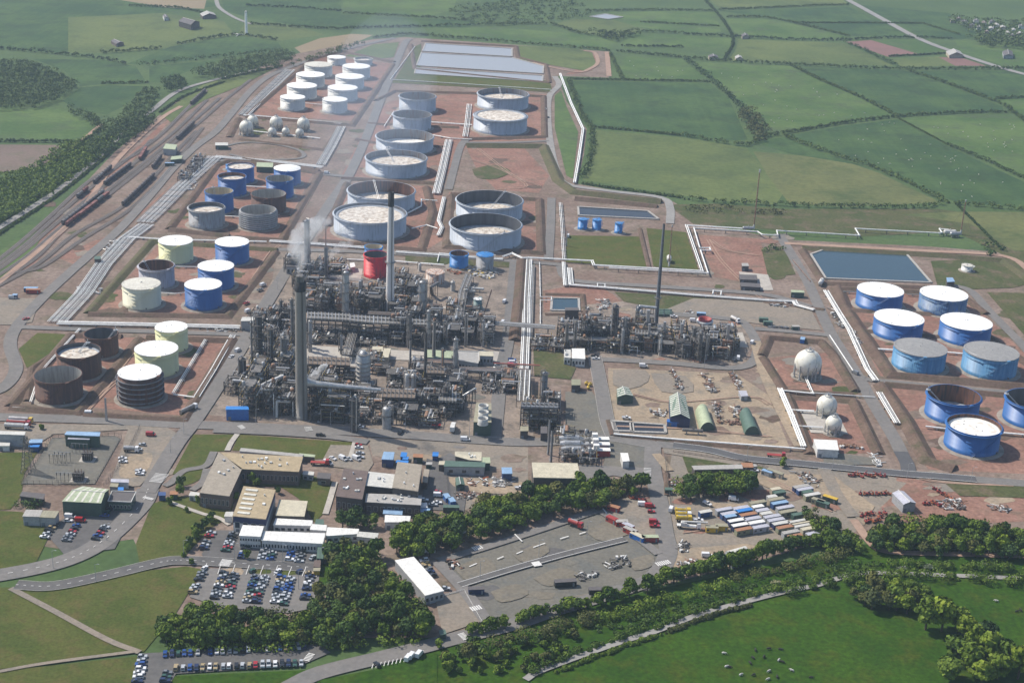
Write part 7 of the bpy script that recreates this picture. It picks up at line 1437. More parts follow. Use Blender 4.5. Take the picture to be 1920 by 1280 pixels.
for x, y, ln, an, w, r, l in ((1151, 949.5, 6, -.5, 'wall_red', 'roof_rust', 'red container at corner by the wood'), (1148, 971, 6, -.75, 'wall_red', 'wall_red', 'low red skip container'), (1166, 977, 6, .1, 'wall_red', 'roof_grey', 'red container with grey roof, leftmost of line'), (1178, 984, 6, -.75, 'wall_red', 'roof_lilac', 'red container with lilac roof in line'), (1182, 992, 7, -.75, 'wall_red', 'roof_grey', 'red container with dull roof in line'), (1196, 1003, 8, -.75, 'wall_bright_blue', 'roof_cream', 'blue container with cream roof in line'), (1219, 1006, 8, .1, 'wall_red', 'roof_pale_green', 'red container with pale green roof at line end'),
  (893, 1103, 7, .15, 'wall_navy', 'roof_dark', 'dark navy container on gravel lot'), (1060, 1089, 10, .2, 'soot', 'roof_dark', 'long black trailer bed on gravel lot'), (1127, 1104, 11, .1, 'soot', 'roof_dark', 'long black trailer bed near lot edge'), (1335, 988, 6, .05, 'wall_yellow', 'roof_khaki', 'yellow bin wagon, left of two'), (1353, 985, 6, .05, 'wall_yellow', 'roof_khaki', 'yellow bin wagon, right of two'), (1315, 587, 6, -.05, 'wall_blue', 'roof_blue', 'blue container behind red silo'), (1505, 635, 5, 1.3, 'wall_bright_blue', 'roof_blue', 'bright blue cabin by sandy pad'), (1340, 1055, 5, .3, 'wall_bright_blue', 'roof_blue', 'blue covered stack near arched shed'), (838, 930, 5, -1.2, 'wall_bright_blue', 'roof_blue', 'blue skip in fenced compound, farther'), (847, 937, 5, -1.2, 'wall_bright_blue', 'roof_blue', 'blue skip in fenced compound, nearer'), (846, 950, 8, .05, 'wall_green', 'roof_green', 'green container at wood edge'), (1254, 917, 4, 0, 'wall_green', 'roof_green', 'small green hut at road corner of oval wood'), (58, 540, 9, .1, 'wall_blue', 'roof_blue', 'blue cabin on far left verge'), (62, 543, 9, .1, 'wall_red', 'roof_rust', 'red cabin on far left verge'), (28, 553, 3, .1, 'wall_blue', 'roof_blue', 'tiny blue hut on far left verge'), (318, 306, 8, .2, 'wall_green', 'roof_blue', 'green cabin beside rail yard'), (1432, 597, 6, 0, 'wall_green', 'roof_green', 'green tank container in yard by road'), (1440, 603, 6, 0, 'roof_green', 'roof_green', 'second green tank container in yard by road'), (1492, 612, 5, .1, 'wall_green', 'roof_grey', 'small green cabin beside right road')):
    cabin(x, y, ln, 2.8, 2.6, an, w, r, l, 1, 'container', 'container')
for i in range(4):
    for j in range(2): cabin(1240+j*13, 581+i*2.6, 5, 1.6, 1.6, -.03, 'roof_green', 'roof_bright_blue' if 0 else 'roof_green', 'green tank box in stacked rows behind tall steel chimney', 0, 'container', 'container')
# railway
ground_mat('ballast', [(0.135, 0.115, 0.10), (0.155, 0.13, 0.112), (0.12, 0.105, 0.09)], 0.05, 0.7, 0.25)
TR = [[(-40, 548), (60, 490), (124, 427), (208, 363), (300, 290), (372, 232), (420, 190), (470, 150)], [(-40, 540), (50, 482), (117, 424), (202, 358), (290, 290), (362, 228), (412, 184)], [(-40, 532), (40, 475), (108, 418), (195, 350), (250, 308), (330, 245), (388, 188)], [(-40, 524), (40, 466), (100, 412), (175, 348), (240, 298), (300, 255), (355, 200), (388, 170)], [(-40, 556), (70, 496), (140, 440), (230, 388), (290, 330), (330, 285), (368, 246)], [(30, 512), (80, 500), (160, 446), (240, 396), (300, 340), (340, 290), (380, 240)], [(-40, 516), (30, 462), (92, 408), (165, 342), (213, 313), (262, 285), (285, 262)]]
mat('rail', (0.22, 0.19, 0.17), 0.4, 0.1, 0.5, metal=.6)
for q in TR:
    o = road('railway_track', 'ballast', q, 4.2, 'patch2', 5); P = smooth([G(*p) for p in q], 5)
    for d in (-.75, .75): k = MB(); ribbon(k, P, .3, LV['mark']+.05, 0, d); k.build('rail', 'rail', o)
mat('wagon_dark', (.12, .10, .09), .7, .2, .5); mat('wagon_red', (.20, .075, .06), .7, .2, .5)
def make_wagon(kind, m):
    t = thing('rail_wagon', '', 'rail wagon'); k = MB(); k.box(0, 0, .95, 12, 2.3, .3); k.build('underframe', 'steel_dark', t)
    if kind == 'tank':
        k = MB(); k.cyl((-5.7, 0, 2.55), (5.7, 0, 2.55), 1.3, 12); k.build('barrel', m, t); k = MB(); k.cyl((0, 0, 3.8), (0, 0, 4.2), .5, 8); k.build('dome', m, t)
    else:
        k = MB(); k.box(0, 0, 1.25, 11.6, 2.5, 1.9); k.build('hopper', m, t)
    for x in (-4.4, -2.9, 2.9, 4.4): k = MB(); k.cyl((x, -.8, .5), (x, .8, .5), .48, 10); k.build('wheelset', 'steel_dark', t)
    remember(t); return t
WG = {('tank', 'd'): make_wagon('tank', 'wagon_dark'), ('tank', 'g'): make_wagon('tank', 'vessel_grey'), ('tank', 'r'): make_wagon('tank', 'wagon_red'), ('hop', 'r'): make_wagon('hop', 'wagon_red')}; wu = set()
for a, b2, n, ks, l in (((124, 427), (208, 363), 11, [('tank', 'r'), ('tank', 'g'), ('hop', 'r')], 'in nearer red train'), ((117, 424), (202, 358), 11, [('tank', 'd'), ('tank', 'r'), ('tank', 'g')], 'in farther mixed train'), ((145, 374), (163, 359), 3, [('tank', 'r'), ('tank', 'g')], 'in short train by the bank'), ((176, 347), (213, 313), 6, [('tank', 'd'), ('tank', 'g')], 'in dark train under the trees'), ((196, 349), (248, 310), 8, [('tank', 'd')], 'in dark train mid yard'), ((230, 388), (290, 331), 9, [('tank', 'd')], 'in dark train beside the yard road'), ((286, 318), (303, 296), 4, [('tank', 'd')], 'before the loading shed'), ((262, 302), (275, 280), 4, [('hop', 'r')], 'in short red train by loading shed'), ((332, 264), (368, 230), 8, [('tank', 'd')], 'beyond the loading shed'), ((358, 198), (388, 170), 5, [('tank', 'd')], 'in farthest dark train')):
    A_, B2 = G(*a), G(*b2); d = B2-A_; an = math.atan2(d.y, d.x); n = min(n, max(2, int(d.length/13)))
    for i in range(n):
        k = rc.choice(ks); o = WG[k] if k not in wu else copy_tree(WG[k]); wu.add(k); p = A_+d.normalized()*(13*(i+.5)); o.location = (p.x, p.y, .62); o.rotation_euler = (0, 0, an); o['group'] = 'rail wagons in the sidings'
        o['label'] = '%s rail wagon %s' % ({'d': 'dark tank', 'g': 'grey tank', 'r': 'red tank' if k[0] == 'tank' else 'rusty red open'}[k[1]], l)
# ------------------------------------------------------------------ trees, hedges, woods
def leaf_mat(name, c0, c1, c2):
    m = bpy.data.materials.new(name); m.use_nodes = True; N = m.node_tree.nodes; L = m.node_tree.links; b = N['Principled BSDF']; b.inputs['Roughness'].default_value = .75; b.inputs['Specular IOR Level'].default_value = .2
    g = N.new('ShaderNodeNewGeometry'); r = N.new('ShaderNodeValToRGB'); e = r.color_ramp.elements; e[0].color = (*c0, 1); e[1].color = (*c2, 1); k = r.color_ramp.elements.new(.55); k.color = (*c1, 1)
    oi = N.new('ShaderNodeObjectInfo'); mx = N.new('ShaderNodeMix'); mx.data_type = 'RGBA'; mx.blend_type = 'MULTIPLY'; mx.inputs['Factor'].default_value = 1
    r2 = N.new('ShaderNodeValToRGB'); r2.color_ramp.elements[0].color = (.62, .70, .70, 1); r2.color_ramp.elements[1].color = (1.5, 1.32, 1.0, 1)
    tc = N.new('ShaderNodeTexCoord'); nz = N.new('ShaderNodeTexNoise'); nz.inputs['Scale'].default_value = .22; nz.inputs['Detail'].default_value = 3; L.new(tc.outputs['Object'], nz.inputs['Vector'])
    ad = N.new('ShaderNodeMath'); ad.operation = 'MULTIPLY_ADD'; ad.inputs[1].default_value = .55; L.new(g.outputs['Random Per Island'], ad.inputs[0]); sb = N.new('ShaderNodeMath'); sb.operation = 'MULTIPLY_ADD'; sb.inputs[1].default_value = 1.1; sb.inputs[2].default_value = -.3; L.new(nz.outputs[0], sb.inputs[0]); L.new(sb.outputs[0], ad.inputs[2])
    L.new(ad.outputs[0], r.inputs[0]); L.new(oi.outputs['Random'], r2.inputs[0]); L.new(r.outputs[0], mx.inputs['A']); L.new(r2.outputs[0], mx.inputs['B']); L.new(mx.outputs['Result'], b.inputs['Base Color']); M[name] = m
leaf_mat('leaf_green', (.040, .078, .012), (.080, .134, .019), (.145, .21, .030)); leaf_mat('leaf_bright', (.055, .098, .010), (.105, .162, .017), (.175, .235, .030)); leaf_mat('leaf_dark', (.030, .060, .018), (.052, .096, .026), (.085, .14, .036)); leaf_mat('leaf_olive', (.065, .078, .024), (.10, .112, .036), (.145, .150, .05)); leaf_mat('leaf_far', (.04, .072, .024), (.066, .108, .034), (.10, .15, .046)); leaf_mat('blossom', (.10, .12, .05), (.25, .26, .17), (.42, .42, .33))
mat('bark', (.085, .065, .05), .9, .2, 1.5)
nr = np.random.default_rng(3)
def leaves(C, R, per, size):
    "quads scattered over ellipsoid lumps: C (n,3) centres, R (n,3) radii"
    n = len(C); d = nr.normal(size=(n*per, 3)); d /= np.linalg.norm(d, axis=1)[:, None]; d[:, 2] = np.where(d[:, 2] < -.25, -d[:, 2]*.6, d[:, 2])
    ci = np.repeat(np.arange(n), per); P = C[ci]+R[ci]*d*nr.uniform(.72, 1.06, (n*per, 1)); nn = d+nr.normal(scale=.38, size=d.shape); nn /= np.linalg.norm(nn, axis=1)[:, None]
    a = np.cross(nn, nr.normal(size=nn.shape)); a /= np.linalg.norm(a, axis=1)[:, None]; b2 = np.cross(nn, a); sz = (np.asarray(size)[ci] if np.ndim(size) else size)*nr.uniform(.55, 1.2, n*per); a *= sz[:, None]*.5; b2 *= sz[:, None]*.42
    V = np.stack([P-a-b2*.6, P+a*.9-b2, P+a+b2*.7, P-a*.8+b2], 1).reshape(-1, 3); return V
def leaf_mesh(name, V, m):
    n = len(V)//4; me = bpy.data.meshes.new(name); me.vertices.add(4*n); me.vertices.foreach_set('co', V.astype(np.float32).ravel()); me.loops.add(4*n); me.loops.foreach_set('vertex_index', np.arange(4*n, dtype=np.int32)); me.polygons.add(n); me.polygons.foreach_set('loop_start', np.arange(0, 4*n, 4, dtype=np.int32)); me.polygons.foreach_set('loop_total', np.full(n, 4, dtype=np.int32)); me.materials.append(M[m]); me.update(); me.validate(); return me
def make_tree(kind, m, seed, per=70):
    rr = random.Random(seed); t = thing('tree', '', 'tree'); C = []; R = []; h, cr = 9.0, 3.9; k = MB(); k.cyl((0, 0, 0), (.1, 0, h*.45), .34, 7, 0, .22)
    if kind == 'pine':
        for i in range(11): a = rr.uniform(0, 6.28); u = rr.random(); C.append((cr*.55*math.cos(a)*(1-u*.3), cr*.55*math.sin(a)*(1-u*.3), h*(.5+.45*u))); R.append((1.7, 1.7, 1.0))
    else:
        for i in range(15):
            a = rr.uniform(0, 6.28); u = rr.random()**.7; q = cr*.62*math.sqrt(max(.08, 1-(u*1.1-.35)**2))*rr.uniform(.55, 1); C.append((q*math.cos(a), q*math.sin(a), h*(.34+.46*u))); s = rr.uniform(1.3, 2.0); R.append((s, s, s*.82))
        C.append((0, 0, h*.82)); R.append((1.9, 1.9, 1.5))
    for c in C[:7]: k.cyl((.05, 0, h*.35), (c[0]*.8, c[1]*.8, c[2]), .14, 5, 0, .05)
    k.build('trunk', 'bark', t); link('crown', leaf_mesh('crown', leaves(np.array(C), np.array(R), per, .95), m), t); remember(t); return t
TP = [make_tree('leaf', 'leaf_green', 1), make_tree('leaf', 'leaf_green', 2), make_tree('leaf', 'leaf_bright', 3), make_tree('leaf', 'leaf_olive', 4, 55), make_tree('pine', 'leaf_dark', 5, 90), make_tree('leaf', 'leaf_dark', 6), make_tree('leaf', 'leaf_bright', 7)]
TW = ['green', 'deep green', 'bright green', 'olive', 'dark pine', 'dark', 'light green']
CL = [ # polygon, spacing, kinds, scale, place
 ([(300, 1170), (352, 1134), (440, 1144), (440, 1198), (296, 1200)], 5.4, (0, 1, 0, 5, 2), (.75, 1.15), 'in wood below lower car park, left part'),
 ([(440, 1144), (570, 1150), (570, 1196), (440, 1198)], 5.4, (0, 1, 3, 5, 2, 3), (.75, 1.1), 'in wood below lower car park, middle part'),
 ([(570, 1144), (604, 1096), (700, 1080), (700, 1190), (570, 1196)], 5.6, (0, 1, 3, 5, 6), (.75, 1.15), 'in wood below lower car park, right part'),
 ([(610, 1040), (640, 1014), (700, 1018), (728, 1066), (790, 1128), (812, 1172), (790, 1186), (700, 1188), (700, 1080), (628, 1086)], 5.8, (0, 1, 3, 5, 0, 1), (.75, 1.2), 'in wood left of the long white prefab'),
 ([(730, 1000), (790, 978), (850, 962), (872, 1000), (862, 1022), (770, 1034), (735, 1018)], 5.6, (0, 0, 2, 1), (.85, 1.25), 'in round wood beyond the gravel lot'),
 ([(872, 968), (905, 935), (985, 925), (1062, 912), (1060, 948), (960, 980), (884, 1000)], 5.6, (0, 1, 2, 5, 0), (.8, 1.2), 'in tree belt above gravel lot, left part'),
 ([(1062, 912), (1130, 897), (1195, 892), (1211, 912), (1150, 930), (1060, 950)], 5.6, (0, 1, 2, 3, 6), (.8, 1.2), 'in tree belt above gravel lot, right part'),
 ([(1266, 900), (1300, 890), (1360, 888), (1420, 894), (1424, 912), (1350, 922), (1272, 922)], 5.6, (0, 1, 5, 0), (.85, 1.15), 'in oval wood above container yard'),
 ([(628, 962), (665, 958), (712, 965), (708, 985), (640, 985)], 6.0, (4, 5, 4), (.9, 1.2), 'in pine clump below brown workshop'),
 ([(1505, 955), (1530, 955), (1580, 985), (1615, 1000), (1625, 1024), (1560, 1016), (1530, 985)], 5.4, (0, 1, 5), (.7, 1.05), 'in belt right of container yard'),
 ([(1632, 1002), (1655, 982), (1760, 976), (1845, 990), (1845, 1030), (1700, 1028), (1640, 1018)], 5.4, (0, 1, 5, 3, 0), (.85, 1.2), 'in dark wood above dirt track, left'),
 ([(1845, 990), (1925, 1002), (1925, 1040), (1845, 1032)], 5.6, (5, 1, 5), (.8, 1.15), 'in dark wood above dirt track, right'),
 ([(1590, 1098), (1650, 1082), (1710, 1100), (1735, 1125), (1690, 1140), (1620, 1120)], 6.0, (3, 5, 3), (.8, 1.1), 'in scrub clump at top of near field')]
TREES = []; rt = random.Random(17)
for poly, sp, kinds, (s0, s1), words in CL:
    wp = [(G(*p, 5).x, G(*p, 5).y) for p in poly]; x0, x1 = min(p[0] for p in wp), max(p[0] for p in wp); y0, y1 = min(p[1] for p in wp), max(p[1] for p in wp); y = y0; r_ = 0
    while y < y1:
        x = x0+(r_ % 2)*sp*.5
        while x < x1:
            q = (x+rt.uniform(-.33, .33)*sp, y+rt.uniform(-.33, .33)*sp)
            if inside(q[0], q[1], wp): TREES.append((q[0], q[1], rt.uniform(s0, s1), rt.choice(kinds if rt.random() > .3 else (2, 3, 6, 5)), words))
            x += sp
        y += sp*.87; r_ += 1
def row(pts, n, s0, s1, kinds, words, j=1.2):
    P = [G(*p) for p in pts]; seg = [(b2-a).length for a, b2 in zip(P, P[1:])]; tot = sum(seg)
    for i in range(n):
        d = tot*(i+.5)/n; k = 0
        while d > seg[k] and k < len(seg)-1: d -= seg[k]; k += 1
        p = P[k].lerp(P[k+1], d/seg[k]); TREES.append((p.x+rt.uniform(-j, j), p.y+rt.uniform(-j, j), rt.uniform(s0, s1), rt.choice(kinds), words))
row([(965, 1170), (1040, 1150), (1123, 1138), (1197, 1115)], 24, .65, 1.0, (0, 1, 5), 'in row along near edge of gravel lot'); row([(1205, 1112), (1287, 1082), (1365, 1069)], 26, .75, 1.05, (0, 1, 5), 'in row below the road bend'); row([(1365, 1069), (1455, 1040), (1500, 1026), (1560, 1022)], 32, .75, 1.05, (0, 1, 5), 'in row below container yard')
row([(870, 1192), (950, 1174)], 9, .6, .85, (0, 1), 'in row by the red barriers'); row([(348, 1035), (375, 995), (402, 972)], 10, .45, .75, (5, 0, 1), 'in shrub line beside upper car park')
for x, y, s, k, w in ((340, 912, .75, 5, 'by gate lawn, tallest'), (338, 928, .7, 0, 'by gate kiosk'), (374, 945, .6, 2, 'on lawn below gate'), (402, 938, .7, 5, 'below tan office wing'), (425, 940, .55, 1, 'beside tan office wing corner'), (441, 938, .7, 0, 'left of beige workshop'), (474, 906, .85, 0, 'against inner lawn side of office'), (482, 912, .6, 1, 'right of big inner lawn tree'), (318, 945, .55, 0, 'on lawn by footpath'), (350, 960, .35, 2, 'small on lawn'), (345, 1045, .35, 1, 'by car park entrance bed'), (462, 1048, .6, 2, 'at end of upper car park'), (360, 1058, .4, 2, 'beside car park road'), (521, 925, .5, 5, 'behind beige workshop'), (77, 806, .45, 0, 'by substation gravel'), (1467, 876, .75, 1, 'alone beside dark new road'),
  (1633, 1108, .9, 3, 'left of near field clump'), (1681, 1135, 1.15, 2, 'in hedgerow of near field, first big'), (1712, 1136, 1.2, 6, 'in hedgerow of near field, second big'), (1700, 1150, 1.0, 2, 'in hedgerow of near field, in front'), (1735, 1180, 1.25, 6, 'in near field hedgerow, round bright'), (1765, 1182, 1.25, 2, 'in near field hedgerow, next round'), (1795, 1180, 1.2, 6, 'in near field hedgerow, third round'), (1808, 1200, 1.2, 2, 'in near field hedgerow, fourth round'), (1845, 1208, 1.0, 5, 'in near field hedgerow, small dark'), (1790, 1238, 1.3, 2, 'lower in near field hedgerow, left'), (1822, 1232, 1.3, 6, 'lower in near field hedgerow, middle'), (1815, 1258, 1.3, 2, 'lower in near field hedgerow, front'), (1850, 1248, 1.35, 6, 'lower in near field hedgerow, right'), (1882, 1256, 1.3, 2, 'near bottom right corner, left'), (1908, 1272, 1.35, 6, 'in bottom right corner'), (1870, 1272, 1.3, 2, 'at bottom edge right'), (1780, 1272, 1.2, 0, 'at bottom edge of hedgerow'), (1840, 1280, 1.2, 6, 'cut by bottom edge'), (840, 1245, .8, 1, 'in scrub by bottom road'), (880, 1240, .85, 3, 'in scrub right of bottom road')):
    g = G(x, y); TREES.append((g.x, g.y, s*(1.22 if x > 1600 else 1), k, w))
for poly, n in (([(820, 1215), (900, 1205), (1000, 1200), (1120, 1180), (1060, 1225), (980, 1262), (860, 1278), (830, 1260)], 60),):
    wp = [(G(*p).x, G(*p).y) for p in poly]
    while n:
        x = rt.uniform(min(p[0] for p in wp), max(p[0] for p in wp)); y = rt.uniform(min(p[1] for p in wp), max(p[1] for p in wp))
        if inside(x, y, wp): TREES.append((x, y, rt.uniform(.35, .7), rt.choice((0, 1, 3, 5)), 'in scrub below the road bend')); n -= 1
TREES.sort(key=lambda q: -q[2]*PX((q[0], q[1], 0))[2]); tu = set()
for x, y, s, k, w in TREES[:300]:
    o = TP[k] if k not in tu else copy_tree(TP[k]); tu.add(k); o.location = (x, y, 0); o.rotation_euler = (0, 0, rt.uniform(0, 6.28)); o.scale = (s*rt.uniform(.85, 1.2), s*rt.uniform(.85, 1.2), s*rt.uniform(.75, 1.25)); o['group'] = 'trees in and around the works'
    o['label'] = '%s tree %s' % (TW[k], w)
BIGV = {}
def clump(P, R, per, size, m):
    if len(P): BIGV.setdefault(m, []).append(leaves(np.array(P), np.array(R), per, size))
for k in range(7):
    q = [t_ for t_ in TREES[300:] if t_[3] == k]
    Pp, Rr = [], []
    for x, y, s, _, w in q:
        for _ in range(7): a = rt.uniform(0, 6.28); d = rt.uniform(0, 2.3)*s; Pp.append((x+d*math.cos(a), y+d*math.sin(a), 9*s*rt.uniform(.25, .75))); Rr.append((1.9*s, 1.9*s, 1.6*s))
    clump(Pp, Rr, 34, 1.0, ['leaf_green', 'leaf_green', 'leaf_bright', 'leaf_olive', 'leaf_dark', 'leaf_dark', 'leaf_bright'][k])
# woods and scrub that read as one mass
def mass(poly, sp, h, m='leaf_far', per=26, size=1.25, thin=1.0):
    per = int(per*1.5)
    wp = [(G(*p, h*.5).x, G(*p, h*.5).y) for p in poly]; x0, x1 = min(p[0] for p in wp), max(p[0] for p in wp); y0, y1 = min(p[1] for p in wp), max(p[1] for p in wp); Pp, Rr = [], []; y = y0
    while y < y1:
        x = x0
        while x < x1:
            q = (x+rt.uniform(-.5, .5)*sp, y+rt.uniform(-.5, .5)*sp)
            if inside(q[0], q[1], wp) and rt.random() < thin: s = rt.uniform(.6, 1.25); Pp.append((q[0], q[1], h*s*.5)); Rr.append((sp*.62*s, sp*.62*s, h*.5*s))
            x += sp
        y += sp
    clump(Pp, Rr, per, size, m)
mass([(-30, 112), (54, 116), (101, 131), (146, 158), (101, 187), (67, 198), (-30, 200)], 7, 9, per=34); mass([(353, 136), (423, 113), (524, 96), (556, 104), (524, 122), (416, 146)], 7, 10, per=34); mass([(300, 150), (330, 140), (350, 150), (345, 165), (310, 166)], 6, 9, 'leaf_dark', 34)
mass([(108, 192), (161, 210), (201, 226), (282, 212), (290, 228), (240, 262), (185, 240)], 7, 8, per=30); mass([(250, 180), (275, 160), (300, 170), (280, 210), (215, 240), (235, 205)], 7, 8, per=30); mass([(-30, 330), (60, 312), (100, 278), (145, 262), (190, 258), (215, 262), (190, 290), (150, 320), (90, 365), (-30, 432)], 6, 7, per=34, m='leaf_green'); mass([(170, 268), (215, 240), (290, 215), (270, 245), (180, 300), (160, 300)], 6, 8, per=34, m='leaf_dark')
mass([(845, 16), (880, 2), (1090, -6), (1105, 30), (1000, 42), (940, 46), (850, 32)], 11, 6, per=22, size=1.6, thin=.5); mass([(1380, 210), (1412, 200), (1440, 245), (1435, 262), (1410, 262)], 7, 8, per=30, m='leaf_olive'); mass([(1100, 56), (1200, 62), (1150, 74)], 9, 7, per=22, size=2); mass([(640, 96), (700, 72), (560, 112), (530, 124)], 7, 9, per=30); mass([(1780, 30), (1930, 36), (1930, 72), (1860, 74), (1800, 54)], 12, 7, per=26, size=2.0, thin=.55); mass([(1810, 66), (1930, 72), (1930, 90), (1850, 84)], 9, 8, per=24, size=2.0)
mass([(1280, 380), (1400, 388), (1470, 392), (1460, 402), (1290, 396)], 8, 3.5, per=24, m='leaf_olive', thin=.6); mass([(1440, 455), (1470, 462), (1465, 475), (1430, 470)], 6, 3, per=24, m='leaf_dark', thin=.7); mass([(1840, 450), (1880, 462), (1870, 478), (1838, 472)], 6, 4, per=24, m='leaf_dark', thin=.8)
mass([(1110, 1175), (1240, 1140), (1420, 1092), (1440, 1100), (1300, 1140), (1160, 1185), (1120, 1190)], 3.4, 2.0, per=30, m='leaf_dark', size=.75, thin=.8); mass([(1440, 1090), (1620, 1046), (1660, 1056), (1560, 1085), (1460, 1105)], 3.4, 2.2, per=30, m='leaf_dark', size=.75, thin=.85); mass([(1720, 1128), (1790, 1145), (1880, 1230), (1920, 1250), (1890, 1250), (1800, 1180)], 5, 4, per=44, m='leaf_olive', size=.8); mass([(20, 935), (60, 930), (80, 945), (55, 958), (20, 955)], 5, 4, per=40, m='leaf_dark', size=.8); mass([(700, 1200), (800, 1186), (800, 1198), (700, 1214), (420, 1216), (300, 1212), (300, 1200)], 5, 3.5, per=40, m='leaf_green', size=.9)
mass([(1560, 1012), (1622, 1018), (1600, 1036), (1548, 1030)], 5, 3.5, per=36, m='leaf_green', size=.9); mass([(1700, 960), (1830, 966), (1850, 980), (1690, 976)], 5, 2.5, per=30, m='leaf_green', size=.9, thin=.8)
for i_, c_ in enumerate(CL): mass(c_[0], 4.2, 6.2, ('leaf_green', 'leaf_olive', 'leaf_dark', 'leaf_green')[i_ % 4] if i_ != 8 else 'leaf_dark', 34, .9, .8)
for m_, lst in BIGV.items():
    o = link('woodland', leaf_mesh('woodland', np.concatenate(lst), m_)); stuff(o); o['label'] = 'mass of %s woodland and scrub' % m_.split('_')[-1]; o['category'] = 'woodland'
# hedges: each its own thing
LAND[:] = [(870, 110, 'near the lagoons'), (1640, 500, 'near the reservoir'), (1650, 90, 'near the red ploughed field'), (1850, 50, 'near the far village'), (349, 42, 'near the dark barn'), (1420, 380, 'near the middle flare'), (1810, 400, 'near the right flare'), (1100, 250, 'beside the eastern pipe line'), (30, 290, 'near the brown field'), (60, 160, 'near the far left wood'), (460, 60, 'near the white mast'), (1110, 30, 'near the far pond'), (600, 95, 'near the tan field'), (970, 60, 'beyond the lagoons'), (1360, 100, 'near the far farm lane'), (1480, 250, 'in the middle of the far fields'), (1850, 190, 'among far right fields'), (240, 140, 'among far left fields'), (1550, 20, 'at top of the photo'), (1450, 1110, 'along the near country lane'), (1150, 1200, 'along lower part of the lane'), (1250, 1120, 'below the road bend'), (1800, 1075, 'above near right field'), (80, 400, 'along the left lane'), (380, 170, 'beside the rail yard lane'), (1700, 310, 'among sheep fields')]
HED = [([(1280, 109), (1360, 116), (1481, 122.6), (1700, 131), (1960, 129.5)], 5, 5), ([(1280, 65.5), (1381, 70.5), (1535, 77), (1680, 72), (1784, 74)], 5, 4.5), ([(1347, 20), (1505, 13), (1592, 10)], 4, 4), ([(1361, 33.6), (1431, 33.6), (1488, 43.7), (1592, 69)], 4, 4), ([(1488, 43.7), (1600, 44), (1727, 45)], 3, 3), ([(1320, 0), (1353, 37), (1375, 77), (1357, 114)], 4, 4), ([(1287, 114), (1330, 148), (1367, 181), (1408, 228), (1428, 252)], 9, 6), ([(1070, 149.5), (1280, 153), (1330, 154.5)], 3, 3), ([(1481.5, 122.6), (1535, 149.5), (1616, 185), (1683, 220)], 4, 4), ([(1700, 132.7), (1784, 161), (1848, 185), (1881, 198), (1930, 235)], 5, 4.5), ([(1868, 186), (1930, 183)], 4, 4), ([(1478, 250), (1582, 232), (1683, 220), (1797, 213), (1895, 211.6)], 4, 4),
 ([(1280, 255), (1347, 267), (1404, 274), (1428, 259), (1478, 250)], 6, 5), ([(1114, 240), (1200, 247), (1280, 255)], 3, 3), ([(1468, 255), (1515, 275), (1576, 296), (1629, 312), (1707, 346), (1760, 373), (1794, 383), (1960, 398)], 6, 5), ([(1683, 222), (1777, 272)], 1.6, 1.5), ([(1777, 272), (1851, 302), (1930, 340)], 6, 3), ([(1280, 373), (1340, 380), (1461, 386), (1589, 390), (1717, 390), (1767, 383)], 6, 5), ([(1586, 81), (1630, 100), (1680, 124)], 9, 5), ([(1666, 107), (1777, 101)], 3, 3), ([(-30, 90), (94, 101), (188, 111), (235, 121)], 6, 5), ([(188, 101), (302, 92)], 5, 5), ([(332, 84), (443, 67), (521, 77)], 6, 5), ([(262, 124), (336, 117), (420, 107), (537, 97)], 8, 6), ([(191, 158), (279, 156)], 3.5, 3.5), ([(-30, 266), (134, 268)], 3.5, 3.5), ([(240, 12), (330, 16), (380, 25)], 4, 4), ([(460, 12), (560, 16), (640, 22)], 4, 4), ([(470, 46), (560, 52), (640, 56)], 4, 4),
 ([(640, 25), (720, 30), (808, 34), (880, 40)], 5, 4), ([(791, 67), (855, 72), (976, 82), (1144, 96)], 5, 4.5), ([(640, 55), (740, 52), (825, 50)], 4, 4), ([(825, 50), (940, 48), (1033, 47), (1087, 64), (1157, 70.5), (1181, 60), (1280, 64)], 6, 5), ([(1167, 87), (1280, 89)], 4, 3.5), ([(1157, 97), (1280, 109)], 5, 4), ([(1144, 101), (1155, 125), (1167, 148)], 5, 4), ([(1067, 151), (1090, 215), (1110, 249), (1107, 302), (1090, 336)], 7, 5), ([(1090, 345), (1180, 358), (1280, 372)], 3, 2.5), ([(1790, 380), (1880, 470)], 2, 1.5), ([(700, 72), (760, 66), (800, 68)], 4, 4), ([(1730, 45), (1800, 66)], 3.5, 3), ([(1100, 22), (1250, 20), (1340, 22)], 4, 4), ([(1200, 42), (1350, 50)], 3.5, 3),
 ([(930, 1210), (1019, 1190), (1079, 1175), (1120, 1165)], 8, 5.4), ([(1126, 1167), (1197, 1145), (1257, 1130), (1360, 1100)], 8, 5), ([(1365, 1096), (1468, 1073), (1532, 1057), (1590, 1044)], 8, 5), ([(990, 1262), (1150, 1200), (1227, 1177), (1300, 1149), (1397, 1121)], 5, 3), ([(1040, 1262), (1160, 1216), (1240, 1190)], 2.5, 1.6), ([(1250, 1187), (1320, 1160), (1410, 1134)], 2.5, 1.8), ([(1400, 1120), (1481, 1100), (1540, 1088)], 5, 3.4), ([(1480, 1114), (1540, 1102), (1620, 1086)], 6, 4.4), ([(1620, 1083), (1704, 1080), (1784, 1086), (1960, 1096)], 8, 5), ([(1671, 1060), (1760, 1064), (1960, 1074)], 8, 5), ([(-20, 452), (101, 372), (175, 314), (225, 270)], 2.5, 2), ([(300, 212), (350, 180), (420, 155)], 3, 2.5), ([(-20, 430), (90, 358), (165, 302)], 3, 2.5), ([(416, 150), (470, 138), (530, 126)], 3, 3), ([(100, 310), (140, 280), (195, 240)], 4, 4), ([(1720, 1095), (1780, 1138), (1850, 1215)], 4, 3)]
